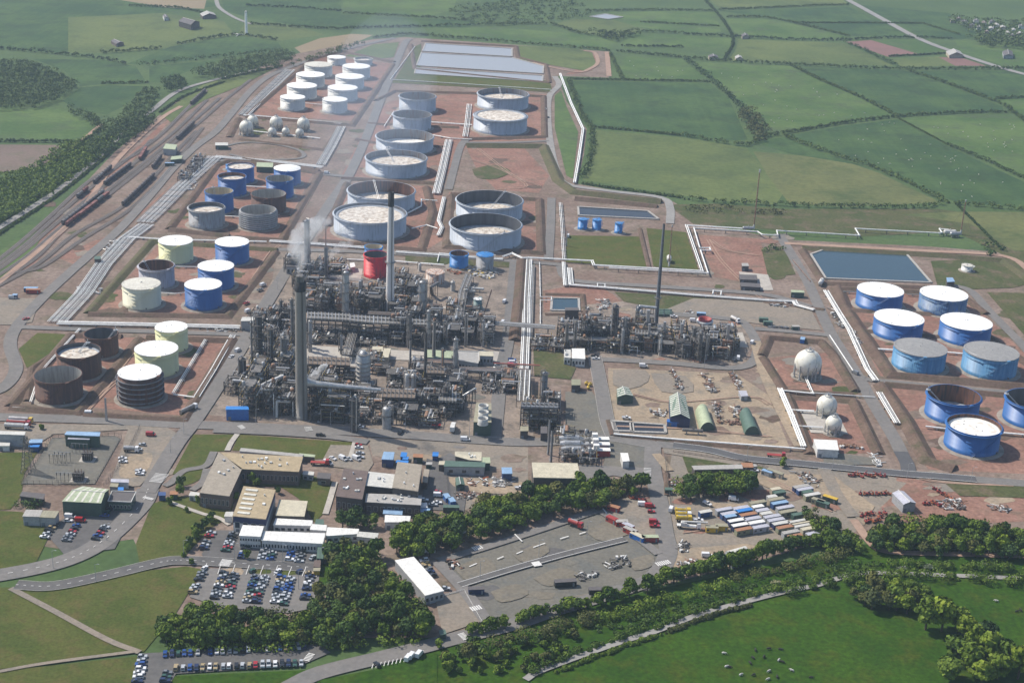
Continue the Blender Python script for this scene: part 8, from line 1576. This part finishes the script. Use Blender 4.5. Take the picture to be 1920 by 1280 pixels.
for pts, w, h in HED:
    P = smooth([G(*p) for p in pts], 4); px, py, s = PX(P[len(P)//2]); far = s < 2.6; c0 = P[len(P)//2].copy(); Pp, Rr = [], []
    for a, b2 in zip(P, P[1:]):
        L_ = (b2-a).length; k = max(1, int(L_/(w*.5)))
        for i in range(k):
            p = a.lerp(b2, (i+rt.random())/k); q = rt.uniform(.55, 1.25) if rt.random() > .06 else .3; Pp.append((p.x-c0.x+rt.uniform(-.25, .25)*w, p.y-c0.y+rt.uniform(-.25, .25)*w, h*.42*q)); Rr.append((w*.5*q, w*.5*q, h*.52*q))
    o = link('hedge', leaf_mesh('hedge', leaves(np.array(Pp), np.array(Rr), 34 if far else (200 if w > 5 else 110), 1.2 if far else .8), 'leaf_far' if far else rt.choice(['leaf_green', 'leaf_olive', 'leaf_green'])), None, (c0.x, c0.y, 0)); tag(o, '%s hedge %s' % ('thick dark' if w > 5 else 'dark green', near(px, py)), 'hedge', 'hedges')
for x, y in ((1455, 1098), (1690, 1072), (1850, 1064), (1030, 1182), (1740, 1068)):
    g = G(x, y); o = link('hawthorn_bush', leaf_mesh('hawthorn_bush', leaves(np.array([[0, 0, 1.6], [1.2, .3, 1.4], [-1.1, .2, 1.3]]), np.array([[1.8, 1.8, 1.5]]*3), 60, .7), 'blossom'), None, (g.x, g.y, 0)); tag(o, 'white blossoming hawthorn bush in near hedges', 'bush', 'hawthorn bushes')
# ------------------------------------------------------------------ flares, pylon, substation, machines, animals, steam
def flare(bx, by, ytop, w, label, guys=True):
    g = G(bx, by); H = height_to(g, ytop); r = w/2/PX(g)[2]; t = thing('flare_stack', label, 'flare stack', (g.x, g.y, .1)); k = MB(); k.cyl((0, 0, 0), (0, 0, H*.95), r, 8, 0, r*.7); k.build('riser', 'vessel_rust', t); k = MB(); k.cyl((0, 0, H*.95), (0, 0, H), r*1.1, 8); k.build('tip', 'galv', t); k = MB(); k.lathe([(r*1.6, 0), (r*1.6, 2.5), (r, 4)], 10); k.build('base_drum', 'vessel_white', t)
    k = MB()
    for i in range(int(H/5)): z = 2+i*5; k.box(0, r+.35, z, .5, .2, 4.2)
    stuff(k.build('ladder', 'steel_dark', t))
    if guys:
        for i in range(3): a = i*2.094+.5; k = MB(); k.cyl((0, 0, H*.8), (H*.38*math.cos(a), H*.38*math.sin(a), .2), .05, 4); k.build('guy_wire', 'steel_grey', t)
flare(1413, 430, 318, 2.6, 'tall middle flare stack beyond the grass plots'); flare(1254, 500, 422, 2.2, 'slim flare stack behind the tall steel chimney'); flare(1801, 440, 375, 2.4, 'flare stack at far right by silver drum')
def lattice(t, H, b0, b1, m, arms=()):
    k = MB(); n = 9; c = lambda z: b0+(b1-b0)*(z/H)**.8
    for i in range(n):
        z0, z1 = H*i/n, H*(i+1)/n; q0, q1 = c(z0)/2, c(z1)/2; cs = ((-1, -1), (1, -1), (1, 1), (-1, 1))
        for j in range(4):
            a, b2 = cs[j], cs[(j+1) % 4]; k.cyl((a[0]*q0, a[1]*q0, z0), (a[0]*q1, a[1]*q1, z1), .16, 4); k.cyl((a[0]*q0, a[1]*q0, z0), (b2[0]*q1, b2[1]*q1, z1), .09, 4); k.cyl((b2[0]*q0, b2[1]*q0, z0), (a[0]*q1, a[1]*q1, z1), .09, 4)
    k.build('lattice_tower', m, t)
    for z, L_ in arms: k = MB(); k.cyl((-L_, 0, z), (L_, 0, z), .16, 4); k.cyl((-L_, 0, z), (0, 0, z+1.4), .1, 4); k.cyl((L_, 0, z), (0, 0, z+1.4), .1, 4); k.build('cross_arm', m, t)
g = G(53, 884); t = thing('power_pylon', 'lattice power pylon left of the substation', 'pylon', (g.x, g.y, .2)); lattice(t, height_to(g, 818), 6, 1.4, 'steel_grey', ((12, 4), (15, 3.4), (18, 2.6)))
for x, y, H, l in ((200, 790, 14, 'lattice light mast by main road'), (1062, 462, 12, 'thin lattice mast by grass plot')): g = G(x, y); t = thing('lattice_mast', l, 'mast', (g.x, g.y, .2)); lattice(t, H, .9, .5, 'galv')
g = G(462, 65); H = height_to(g, 24); t = thing('turbine_tower', 'bare white turbine tower with rotor on the ground', 'wind turbine', (g.x, g.y, 0)); k = MB(); k.cyl((0, 0, 0), (0, 0, H), 1.9, 12, 0, 1.3); k.build('tower', 'white_roof', t); k = MB(); k.box(0, -1, H, 2, 4, 2); k.build('nacelle', 'wall_white', t)
for a in (.4, 2.5, 4.6): k = MB(); k.cyl((-8, -8, 1.2), (-8+14*math.cos(a), -8+14*math.sin(a), .6), .8, 6, 0, .15); k.build('blade', 'wall_white', t)
# substation
for i, (x, y) in enumerate(((165, 862), (150, 850), (148, 900), (122, 905), (118, 866), (108, 870))):
    g = G(x, y); big = i in (0, 2); t = thing('transformer' if big else 'switch_gantry', ('large dark transformer with finned radiators, %s' % ('farther' if i == 0 else 'nearer')) if big else 'thin switch gantry with insulators in substation', 'transformer' if big else 'switchgear', (g.x, g.y, .2))
    if big:
        k = MB(); k.box(0, 0, .3, 5, 3.4, 4); k.build('tank', 'steel_dark', t)
        for s in (-1, 1):
            for j in range(5): k = MB(); k.box(-2+j, s*2.3, .6, .35, .9, 3); k.build('radiator', 'steel_grey', t)
        for j in range(3): k = MB(); k.cyl((-1.5+1.5*j, 0, 4.3), (-1.7+1.7*j, 0, 6.4), .22, 8, 0, .1); k.build('bushing', 'vessel_rust', t)
        k = MB(); k.box(0, 0, 0, 8, 7, .3); k.build('plinth', 'concrete', t)
    else:
        for j in range(5): k = MB(); k.cyl((-4+2*j, 0, 0), (-4+2*j, 0, 5.5), .12, 5); k.cyl((-4+2*j, 0, 4), (-4+2*j, 0, 5.4), .25, 8); k.build('insulator', 'steel_grey', t)
        k = MB(); k.cyl((-4.3, 0, 5.6), (4.3, 0, 5.6), .1, 5); k.build('busbar', 'galv', t)
def fence(pts, h, label, m='steel_grey', step=3.0):
    P = [G(*p) for p in pts]; c = P[0].copy(); t = thing('fence', label, 'fence', (c.x, c.y, .15)); ps, rs = MB(), MB()
    for a, b2 in zip(P, P[1:]):
        d = b2-a; n = max(1, int(d.length/step)); an = math.atan2(d.y, d.x)
        for i in range(n+1): p = a+d*(i/n)-c; ps.box(p.x, p.y, 0, .14, .14, h)
        mm = (a+b2)/2-c
        for z in (.3, h*.5, h-.15): rs.box(mm.x, mm.y, z, d.length, .06, .12, an)
    stuff(ps.build('posts', m, t)); stuff(rs.build('rails', m, t))
fence([(98, 822), (215, 818), (228, 824), (180, 908), (40, 910), (98, 822)], 2.6, 'grey palisade fence round the substation'); fence([(262, 802), (228, 870), (195, 912)], 2.2, 'fence along gravel yard left of works road'); fence([(836, 890), (840, 930), (838, 950)], 2, 'fence left of sandy compound'); fence([(815, 1122), (870, 1108), (905, 1170)], 1.2, 'low rail round the prefab corner of gravel lot', 'paint_white'); fence([(1246, 855), (1252, 910), (1258, 950)], 2, 'fence between road and oval wood'); fence([(1428, 670), (1442, 636), (1560, 650), (1608, 738)], 2.2, 'fence around largest gas sphere'); fence([(1478, 742), (1522, 852)], 2.2, 'fence left of the near gas spheres'); fence([(1600, 748), (1650, 850)], 2.2, 'fence right of the near gas spheres'); fence([(1262, 848), (1400, 868), (1440, 878)], 1.4, 'rusty red railing below dark new road', 'pipe_rust')
# lamp posts
def lamp(x, y): g = G(x, y); t = thing('lamp_post', 'slim lamp post %s' % near(x, y), 'lamp post', (g.x, g.y, .3), 0, 'lamp posts'); k = MB(); k.cyl((0, 0, 0), (0, 0, 9), .13, 6, 0, .08); k.cyl((0, 0, 9), (1.4, 0, 9.3), .07, 5); k.build('column', 'galv', t); k = MB(); k.box(1.6, 0, 9.2, .8, .3, .15); k.build('lantern', 'galv', t)
LAND[:] = [(420, 1060, 'along car park road'), (300, 860, 'along works road by lawns'), (600, 815, 'along main road'), (1000, 1040, 'on gravel lot'), (1650, 890, 'along dark new road'), (500, 570, 'along works road by plant'), (1300, 690, 'before right unit'), (500, 1100, 'in lower car park'), (150, 1080, 'along entrance road'), (1600, 700, 'along right farm road')]
for q in ((345, 1046), (440, 1052), (530, 1056), (600, 1060), (420, 1100), (500, 1100), (560, 1105), (320, 850), (345, 815), (480, 796), (620, 800), (760, 810), (880, 818), (1010, 1045), (1100, 1010), (900, 1085), (1400, 866), (1560, 882), (1700, 898), (1820, 905), (520, 545), (560, 480), (1200, 686), (1320, 692), (100, 1066), (200, 1014), (180, 1092), (1570, 640), (1630, 740)): lamp(*q)
# red plant machines
def make_machine(m):
    t = thing('plant_machine', '', 'plant machine'); k = MB(); k.box(0, 0, .6, 4.4, 2.0, .9); k.build('chassis', m, t); k = MB(); frustum(k, -.2, 1.2, 1.2, 0, 1.0, 1.0, 1.5, 2.7); k.build('cab', 'glass', t); k = MB(); k.cyl((-2, .7, 1.6), (3.4, .7, 3.4), .28, 6); k.cyl((3.4, .7, 3.4), (3.9, .7, 2.2), .22, 6); k.build('boom', m, t); k = MB(); k.box(-1.8, 0, 1.5, 1.2, 1.8, .7); k.build('engine_cover', m, t); wheels(t, (-1.4, 1.4), 2.3, .55); remember(t); return t
mat('machine_red', (.30, .05, .04), .55, .15, .6); mat('machine_orange', (.38, .12, .05), .55, .15, .6); MP = [make_machine('machine_red'), make_machine('machine_orange')]; mu = set(); rm = random.Random(9)
U_ = lambda x, y: (1520+x/4.74, 800+y/4.74)
MQ = [(U_(x, 440+rm.uniform(-8, 14)), 'in top row by dark new road') for x in range(350, 690, 34)]+[(U_(x, 605), 'in middle row left of grey workshop') for x in range(440, 700, 36)]+[(U_(rm.uniform(440, 690), rm.uniform(770, 860)), 'in crowd below grey workshop') for _ in range(14)]+[(U_(x, 690+rm.uniform(-10, 20)), 'right of grey workshop') for x in range(1010, 1170, 34)]+[(U_(x, 560+(x-1100)*.6), 'at right end of machine yard') for x in range(1100, 1280, 36)]+[((1182+x, 935+x*.2), 'at wood edge in red cabin compound') for x in (0, 8, 16, 26)]+[((812, 794), 'before main plant front')]
for q, w in MQ:
    i = rm.choice((0, 0, 1)); o = MP[i] if i not in mu else copy_tree(MP[i]); mu.add(i); p = G(*q); o.location = (p.x, p.y, .35); o.scale = (.58,)*3; o.rotation_euler = (0, 0, rm.uniform(0, 6.28)); o['label'] = '%s boom machine %s' % (('red', 'orange')[i], w); o['group'] = 'plant machines in the yard'
t = thing('crawler_crane', 'red crane with raised lattice boom in plant', 'crane', (*G(899, 613).xy, .2)); k = MB(); k.box(0, 0, 0, 5, 3.6, 1.2); k.build('tracks', 'steel_dark', t); k = MB(); k.box(0, 0, 1.2, 4.5, 3, 2.2); k.build('house', 'wall_red', t); k = MB(); k.cyl((1, 0, 2.5), (7, 6, 24), .5, 4); k.build('boom', 'pipe_rust', t)
# piles of stored material
def pile(poly, n, mats, label, s=1.0):
    wp = [(G(*p).x, G(*p).y) for p in poly]; rr = random.Random(int(poly[0][0])); x0, x1 = min(p[0] for p in wp), max(p[0] for p in wp); y0, y1 = min(p[1] for p in wp), max(p[1] for p in wp); k = MB(); j = 0
    while j < n:
        x, y = rr.uniform(x0, x1), rr.uniform(y0, y1)
        if not inside(x, y, wp): continue
        a = rr.uniform(0, 3.14); mi = rr.randrange(len(mats)); j += 1
        if rr.random() < .5: k.box(x, y, .2, rr.uniform(.6, 2.4)*s, rr.uniform(.5, 1.5)*s, rr.uniform(.3, 1.4)*s, a, mi)
        else: L_ = rr.uniform(1.5, 4)*s; z = rr.uniform(.4, 1.2); k.cyl((x, y, z), (x+L_*math.cos(a), y+L_*math.sin(a), z), rr.uniform(.12, .4)*s, 6, mi)
    o = stuff(k.build('scrap_pile', mats)); o['label'] = label; o['category'] = 'stored material'
mat('junk_white', (.6, .59, .56), .6, .1, 1); mat('junk_brown', (.2, .11, .075), .8, .2, 1); J = ['junk_white', 'vessel_grey', 'pipe_rust', 'steel_dark', 'pipe_silver', 'junk_brown']
for p, n, m_, l in (([(1254, 693), (1262, 693), (1284, 730), (1270, 734)], 70, J, 'left line of scrap pipework in storage yard'), ([(1314, 702), (1322, 702), (1346, 735), (1332, 738)], 70, ['junk_brown', 'pipe_rust', 'junk_white', 'vessel_grey'], 'rusty middle line of scrap in storage yard'), ([(1366, 700), (1376, 700), (1395, 728), (1382, 732)], 60, J, 'right line of scrap in storage yard'), ([(1335, 755), (1350, 757), (1352, 785), (1345, 785)], 50, J, 'scrap between the arched hangars'), ([(1370, 765), (1386, 760), (1396, 785), (1380, 792)], 50, J, 'pale scrap left of dark green hangar'), ([(1345, 789), (1395, 792), (1395, 799), (1345, 796)], 40, ['junk_brown', 'steel_dark', 'pipe_rust'], 'rusty beams before the hangars'), ([(1218, 770), (1250, 772), (1246, 782), (1222, 778)], 36, J, 'scrap left of striped barn'),
  ([(870, 503), (905, 505), (936, 512), (930, 526), (895, 520), (872, 511)], 110, ['junk_white', 'junk_white', 'vessel_silver', 'yellow_paint', 'vessel_grey'], 'white jumble of lagging before blue capped tank'), ([(835, 506), (866, 512), (864, 517), (838, 511)], 30, ['pipe_rust', 'orange_paint', 'junk_brown'], 'orange pipe fittings by rust streaked tank'), ([(855, 925), (905, 926), (905, 936), (858, 938)], 70, ['junk_brown', 'pipe_rust', 'junk_white', 'steel_grey'], 'rows of rusty pipes in sandy compound'), ([(922, 898), (960, 898), (958, 914), (925, 914)], 70, ['junk_white', 'pipe_silver', 'vessel_grey'], 'pale bundled pipes in sandy compound'), ([(880, 900), (890, 900), (891, 912), (881, 912)], 16, ['pipe_rust', 'junk_white'], 'small rusty bundle in sandy compound'), ([(903, 900), (914, 900), (918, 912), (906, 912)], 20, ['orange_paint', 'junk_white', 'steel_dark'], 'orange equipment bundle in sandy compound'), ([(1760, 940), (1800, 938), (1812, 955), (1768, 958)], 80, J, 'grey scrap right of machine yard'), ([(1860, 950), (1895, 950), (1890, 962), (1858, 958)], 40, J, 'scrap at track edge far right'), ([(1485, 885), (1520, 890), (1545, 915), (1520, 918)], 60, J, 'scrap above upper cabins'), ([(1272, 1018), (1290, 1018), (1288, 1036), (1274, 1036)], 40, ['vessel_grey', 'steel_dark', 'junk_white'], 'grey rubble heap by road bend'), ([(1268, 1058), (1300, 1050), (1330, 1060), (1275, 1070)], 50, J, 'rubble heap below road bend'),
  ([(1080, 1078), (1120, 1070), (1120, 1082), (1085, 1092)], 40, ['junk_white', 'vessel_grey', 'steel_grey'], 'loose steel on gravel lot, middle'), ([(1130, 1050), (1170, 1045), (1180, 1065), (1135, 1070)], 36, ['junk_white', 'steel_grey', 'steel_dark'], 'loose steel on gravel lot, right'), ([(838, 1050), (862, 1055), (866, 1070), (845, 1068)], 20, ['steel_dark', 'junk_brown', 'junk_white'], 'loose parts on gravel lot near prefab'), ([(1121, 564), (1141, 563), (1141, 580), (1123, 582)], 60, ['pipe_silver', 'junk_white', 'vessel_grey'], 'rows of grey bundles beyond small pond'), ([(1094, 575), (1106, 575), (1106, 588), (1095, 588)], 20, J, 'grey bundles beside small pond'), ([(1520, 836), (1532, 840), (1560, 846), (1574, 848), (1570, 852), (1524, 846)], 36, ['junk_white', 'junk_white', 'pipe_silver'], 'white goods along front of white shed'), ([(1575, 833), (1618, 838), (1618, 842), (1575, 839)], 40, ['junk_brown', 'junk_white', 'vessel_rust'], 'row of brown bundles right of white shed'), ([(1630, 850), (1642, 854), (1655, 874), (1640, 876)], 26, ['junk_white'], 'white bagged bales by the bend'), ([(1436, 566), (1490, 572), (1488, 578), (1436, 574)], 50, J, 'stored parts along pipe track at right'), ([(1440, 612), (1490, 616), (1488, 619), (1440, 616)], 40, ['steel_grey', 'blue_grey_steel'], 'rank of grey cylinders beside right road'), ([(1280, 585), (1300, 586), (1300, 589), (1280, 588)], 20, J, 'small junk row behind right unit'), ([(1555, 580), (1572, 582), (1590, 612), (1575, 616)], 80, ['junk_white', 'pipe_silver', 'steel_dark', 'vessel_grey'], 'valve manifold beside right farm road'), ([(1592, 618), (1606, 620), (1614, 645), (1600, 648)], 50, ['junk_white', 'pipe_silver', 'vessel_grey'], 'valve cluster below the manifold'), ([(385, 612), (450, 616), (448, 624), (388, 622)], 60, ['pipe_silver', 'junk_white', 'vessel_grey'], 'valve manifold at end of left pipe track'), ([(770, 785), (815, 775), (812, 792), (775, 800)], 60, J, 'jumble of parts before front cooler'), ([(1255, 900), (1268, 902), (1266, 915), (1256, 912)], 20, J, 'odds and ends by oval wood'),
  ([(205, 455), (240, 446), (230, 470), (196, 476)], 60, ['pipe_silver', 'junk_white', 'vessel_grey'], 'valve station on left pipe track'), ([(145, 540), (190, 542), (188, 552), (144, 550)], 50, ['junk_white', 'pipe_silver'], 'white valve station near left track corner'), ([(330, 345), (375, 340), (365, 358), (325, 360)], 50, ['junk_white', 'pipe_silver'], 'white valve station on far left track')):
    pile(p, n, m_, l)
for i, (x, y) in enumerate(((1100, 722), (1106, 724), (1103, 730))): drum(x, y, 2, .9, 'yellow_paint', 'yellow drum in small group by plant road', i*.8, .3)
# animals in the pastures
def beast(name, sk, rad, m):
    me = bpy.data.meshes.new(name); me.from_pydata(sk[0], sk[1], []); o = bpy.data.objects.new(name, me); COL.objects.link(o); md = o.modifiers.new('skin', 'SKIN')
    for v, r in zip(me.skin_vertices[0].data, rad): v.radius = (r, r)
    me.skin_vertices[0].data[0].use_root = True; o.modifiers.new('sub', 'SUBSURF').levels = 1; dg = bpy.context.evaluated_depsgraph_get(); out = bpy.data.meshes.new_from_object(o.evaluated_get(dg)); out.materials.clear(); out.materials.append(M[m])
    for p in out.polygons: p.use_smooth = True
    bpy.data.objects.remove(o); return out
SK = ([(0, 0, 1.0), (-.8, 0, 1.02), (.75, 0, 1.05), (1.15, 0, 1.15), (1.5, 0, .85), (1.75, 0, .6), (.7, .28, .75), (.7, .3, .4), (.72, .3, 0), (.7, -.28, .75), (.7, -.3, .4), (.72, -.3, 0), (-.75, .28, .8), (-.85, .3, .42), (-.78, .3, 0), (-.75, -.28, .8), (-.85, -.3, .42), (-.78, -.3, 0), (-1.1, 0, .95), (-1.15, 0, .5)], [(0, 1), (0, 2), (2, 3), (3, 4), (4, 5), (2, 6), (6, 7), (7, 8), (2, 9), (9, 10), (10, 11), (1, 12), (12, 13), (13, 14), (1, 15), (15, 16), (16, 17), (1, 18), (18, 19)])
RD = [.46, .42, .40, .26, .20, .14, .16, .10, .08, .16, .10, .08, .18, .11, .08, .18, .11, .08, .07, .04]
mat('cow_black', (.02, .018, .016), .8, .1, 2); mat('cow_pied', (.6, .58, .54), .8, .1, 1.3, stain=(.03, .028, .026), stain_amt=.7); mat('fleece', (.62, .59, .5), .9, .06, 2)
cows = [beast('cow', SK, RD, 'cow_black'), beast('cow', SK, RD, 'cow_pied')]; ra = random.Random(2)
for x, y, c in ((177, 855, 1), (210, 935, 0), (192, 932, 1), (275, 980, 1), (345, 880, 0), (360, 835, 0), (410, 875, 0), (330, 912, 0), (350, 980, 0), (440, 958, 1), (435, 1005, 1), (495, 895, 1), (517, 905, 0), (572, 955, 1), (486, 990, 0), (683, 995, 0), (505, 832, 0), (440, 828, 0), (1760, 552, 1), (1900, 605, 0), (1878, 612, 0)):
    g = G(1300+x/3.097, 950+y/3.097); o = link('cow', cows[c], None, (g.x, g.y, .06), ra.uniform(0, 6.28)); o.scale = (.85,)*3; tag(o, '%s cow grazing in near right pasture' % ('black', 'black and white')[c], 'cow', 'cows in the near pasture')
sheep = beast('sheep', SK, [r*1.25 for r in RD], 'fleece'); sheep.transform(Matrix.Scale(.72, 4))
for poly, n, w in (([(1500, 262), (1680, 228), (1900, 345), (1850, 380), (1640, 305)], 46, 'below long hedge'), ([(1345, 132), (1480, 130), (1640, 212), (1440, 240)], 34, 'in pale pasture'), ([(1175, 112), (1300, 128), (1295, 148), (1182, 145)], 10, 'in small far pasture'), ([(1740, 240), (1900, 222), (1915, 310)], 24, 'in far right pasture')):
    j = 0
    while j < n:
        x, y = ra.uniform(min(p[0] for p in poly), max(p[0] for p in poly)), ra.uniform(min(p[1] for p in poly), max(p[1] for p in poly))
        if inside(x, y, poly): g = G(x, y); o = link('sheep', sheep, None, (g.x, g.y, .08), ra.uniform(0, 6.28)); o.scale = (.8,)*3; tag(o, 'white sheep grazing %s' % w, 'sheep', 'sheep in the far pastures'); j += 1
# steam and drifting smoke
def steam(name, pts, r0, r1, dens, col=(.95, .95, .95), noise=.35, wob=.3):
    P = [G(x, y, z) for x, y, z in pts]; P = smooth(P, 5); n = 12; v, f = [], []; rr = random.Random(len(pts)+int(pts[0][0]))
    for i, p in enumerate(P):
        u = i/(len(P)-1); d = (P[min(i+1, len(P)-1)]-P[max(i-1, 0)]).normalized(); a = d.orthogonal().normalized(); b2 = d.cross(a); R_ = (r0+(r1-r0)*u)*math.sin(math.pi*min(.97, .12+u*.86))**.5
        for j in range(n): t_ = 6.283*j/n; q = R_*(1+rr.uniform(-wob, wob)); v.append(p+a*math.cos(t_)*q+b2*math.sin(t_)*q)
    for i in range(len(P)-1): f += [(i*n+j, i*n+(j+1) % n, (i+1)*n+(j+1) % n, (i+1)*n+j) for j in range(n)]
    f += [tuple(range(n-1, -1, -1)), tuple((len(P)-1)*n+j for j in range(n))]
    m = bpy.data.materials.new(name+'_air'); m.use_nodes = True; N = m.node_tree.nodes; L = m.node_tree.links; N.remove(N['Principled BSDF']); vo = N.new('ShaderNodeVolumePrincipled'); vo.inputs['Color'].default_value = (*col, 1); vo.inputs['Density'].default_value = dens
    if noise:
        tc = N.new('ShaderNodeTexCoord'); nz = N.new('ShaderNodeTexNoise'); nz.inputs['Scale'].default_value = noise; nz.inputs['Detail'].default_value = 3; rg = N.new('ShaderNodeMapRange'); rg.inputs[1].default_value = .42; rg.inputs[2].default_value = .62; rg.inputs[4].default_value = dens*2.2; L.new(tc.outputs['Object'], nz.inputs['Vector']); L.new(nz.outputs[0], rg.inputs[0]); L.new(rg.outputs[0], vo.inputs['Density'])
    L.new(vo.outputs[0], N['Material Output'].inputs['Volume']); mb = MB(); mb.add(v, f, 0, True); o = mb.build(name, m); stuff(o); return o
steam('steam_plume', [(583, 705, 22), (592, 697, 26), (603, 690, 30), (614, 683, 33)], .8, 2.8, .7); steam('steam_plume', [(562, 510, 82), (563, 490, 90), (560, 465, 100), (575, 440, 108), (600, 420, 116)], 2.5, 9, .035, noise=.12)
steam('steam_plume', [(545, 482, 10), (550, 462, 18), (560, 440, 28), (585, 425, 34), (620, 412, 40)], 3, 9, .05, noise=.12); steam('steam_plume', [(617, 488, 8), (626, 472, 14), (645, 460, 20), (665, 448, 26)], 1.2, 5, .06, noise=.15); steam('steam_plume', [(1228, 628, 12), (1234, 618, 16), (1240, 604, 22)], .8, 2.4, .12)
steam('smoke_drift', [(570, 500, 95), (620, 380, 105), (680, 250, 115), (725, 130, 125), (745, 80, 130)], 14, 60, .0011, (.70, .82, 1.0), 0, .05)
# ------------------------------------------------------------------ labels: say which one of several alike
def ordn(i): return {1: '1st', 2: '2nd', 3: '3rd'}.get(i, '%dth' % i) if not 20 < i % 100 < 100 or i % 10 not in (1, 2, 3) else '%d%s' % (i, {1: 'st', 2: 'nd', 3: 'rd'}[i % 10])
_by = {}
for o in bpy.data.objects:
    if o.parent is None and 'label' in o.keys(): _by.setdefault(o['label'], []).append(o)
for l, os_ in _by.items():
    if len(os_) < 2: continue
    pts = [(PX(o.location), o) for o in os_]
    xr = max(p[0] for p, _ in pts)-min(p[0] for p, _ in pts); yr = max(p[1] for p, _ in pts)-min(p[1] for p, _ in pts)
    if xr >= yr: pts.sort(key=lambda q: q[0][0]); w = 'from left'
    else: pts.sort(key=lambda q: q[0][1]); w = 'from far end'
    for i, (_, o) in enumerate(pts): o['label'] = '%s, %s %s' % (l, ordn(i+1), w)
# ------------------------------------------------------------------ hazy air
def haze():
    m = bpy.data.materials.new('haze_air'); m.use_nodes = True; N = m.node_tree.nodes; L = m.node_tree.links
    N.remove(N['Principled BSDF']); v = N.new('ShaderNodeVolumePrincipled')
    v.inputs['Color'].default_value = (0.62, 0.77, 1.0, 1); v.inputs['Density'].default_value = 0.00008; v.inputs['Anisotropy'].default_value = 0.2
    L.new(v.outputs[0], N['Material Output'].inputs['Volume'])
    b = MB(); b.box(0, 3250, -1.2, 12400, 12000, 356); o = b.build('haze', m); o['kind'] = 'stuff'
haze()
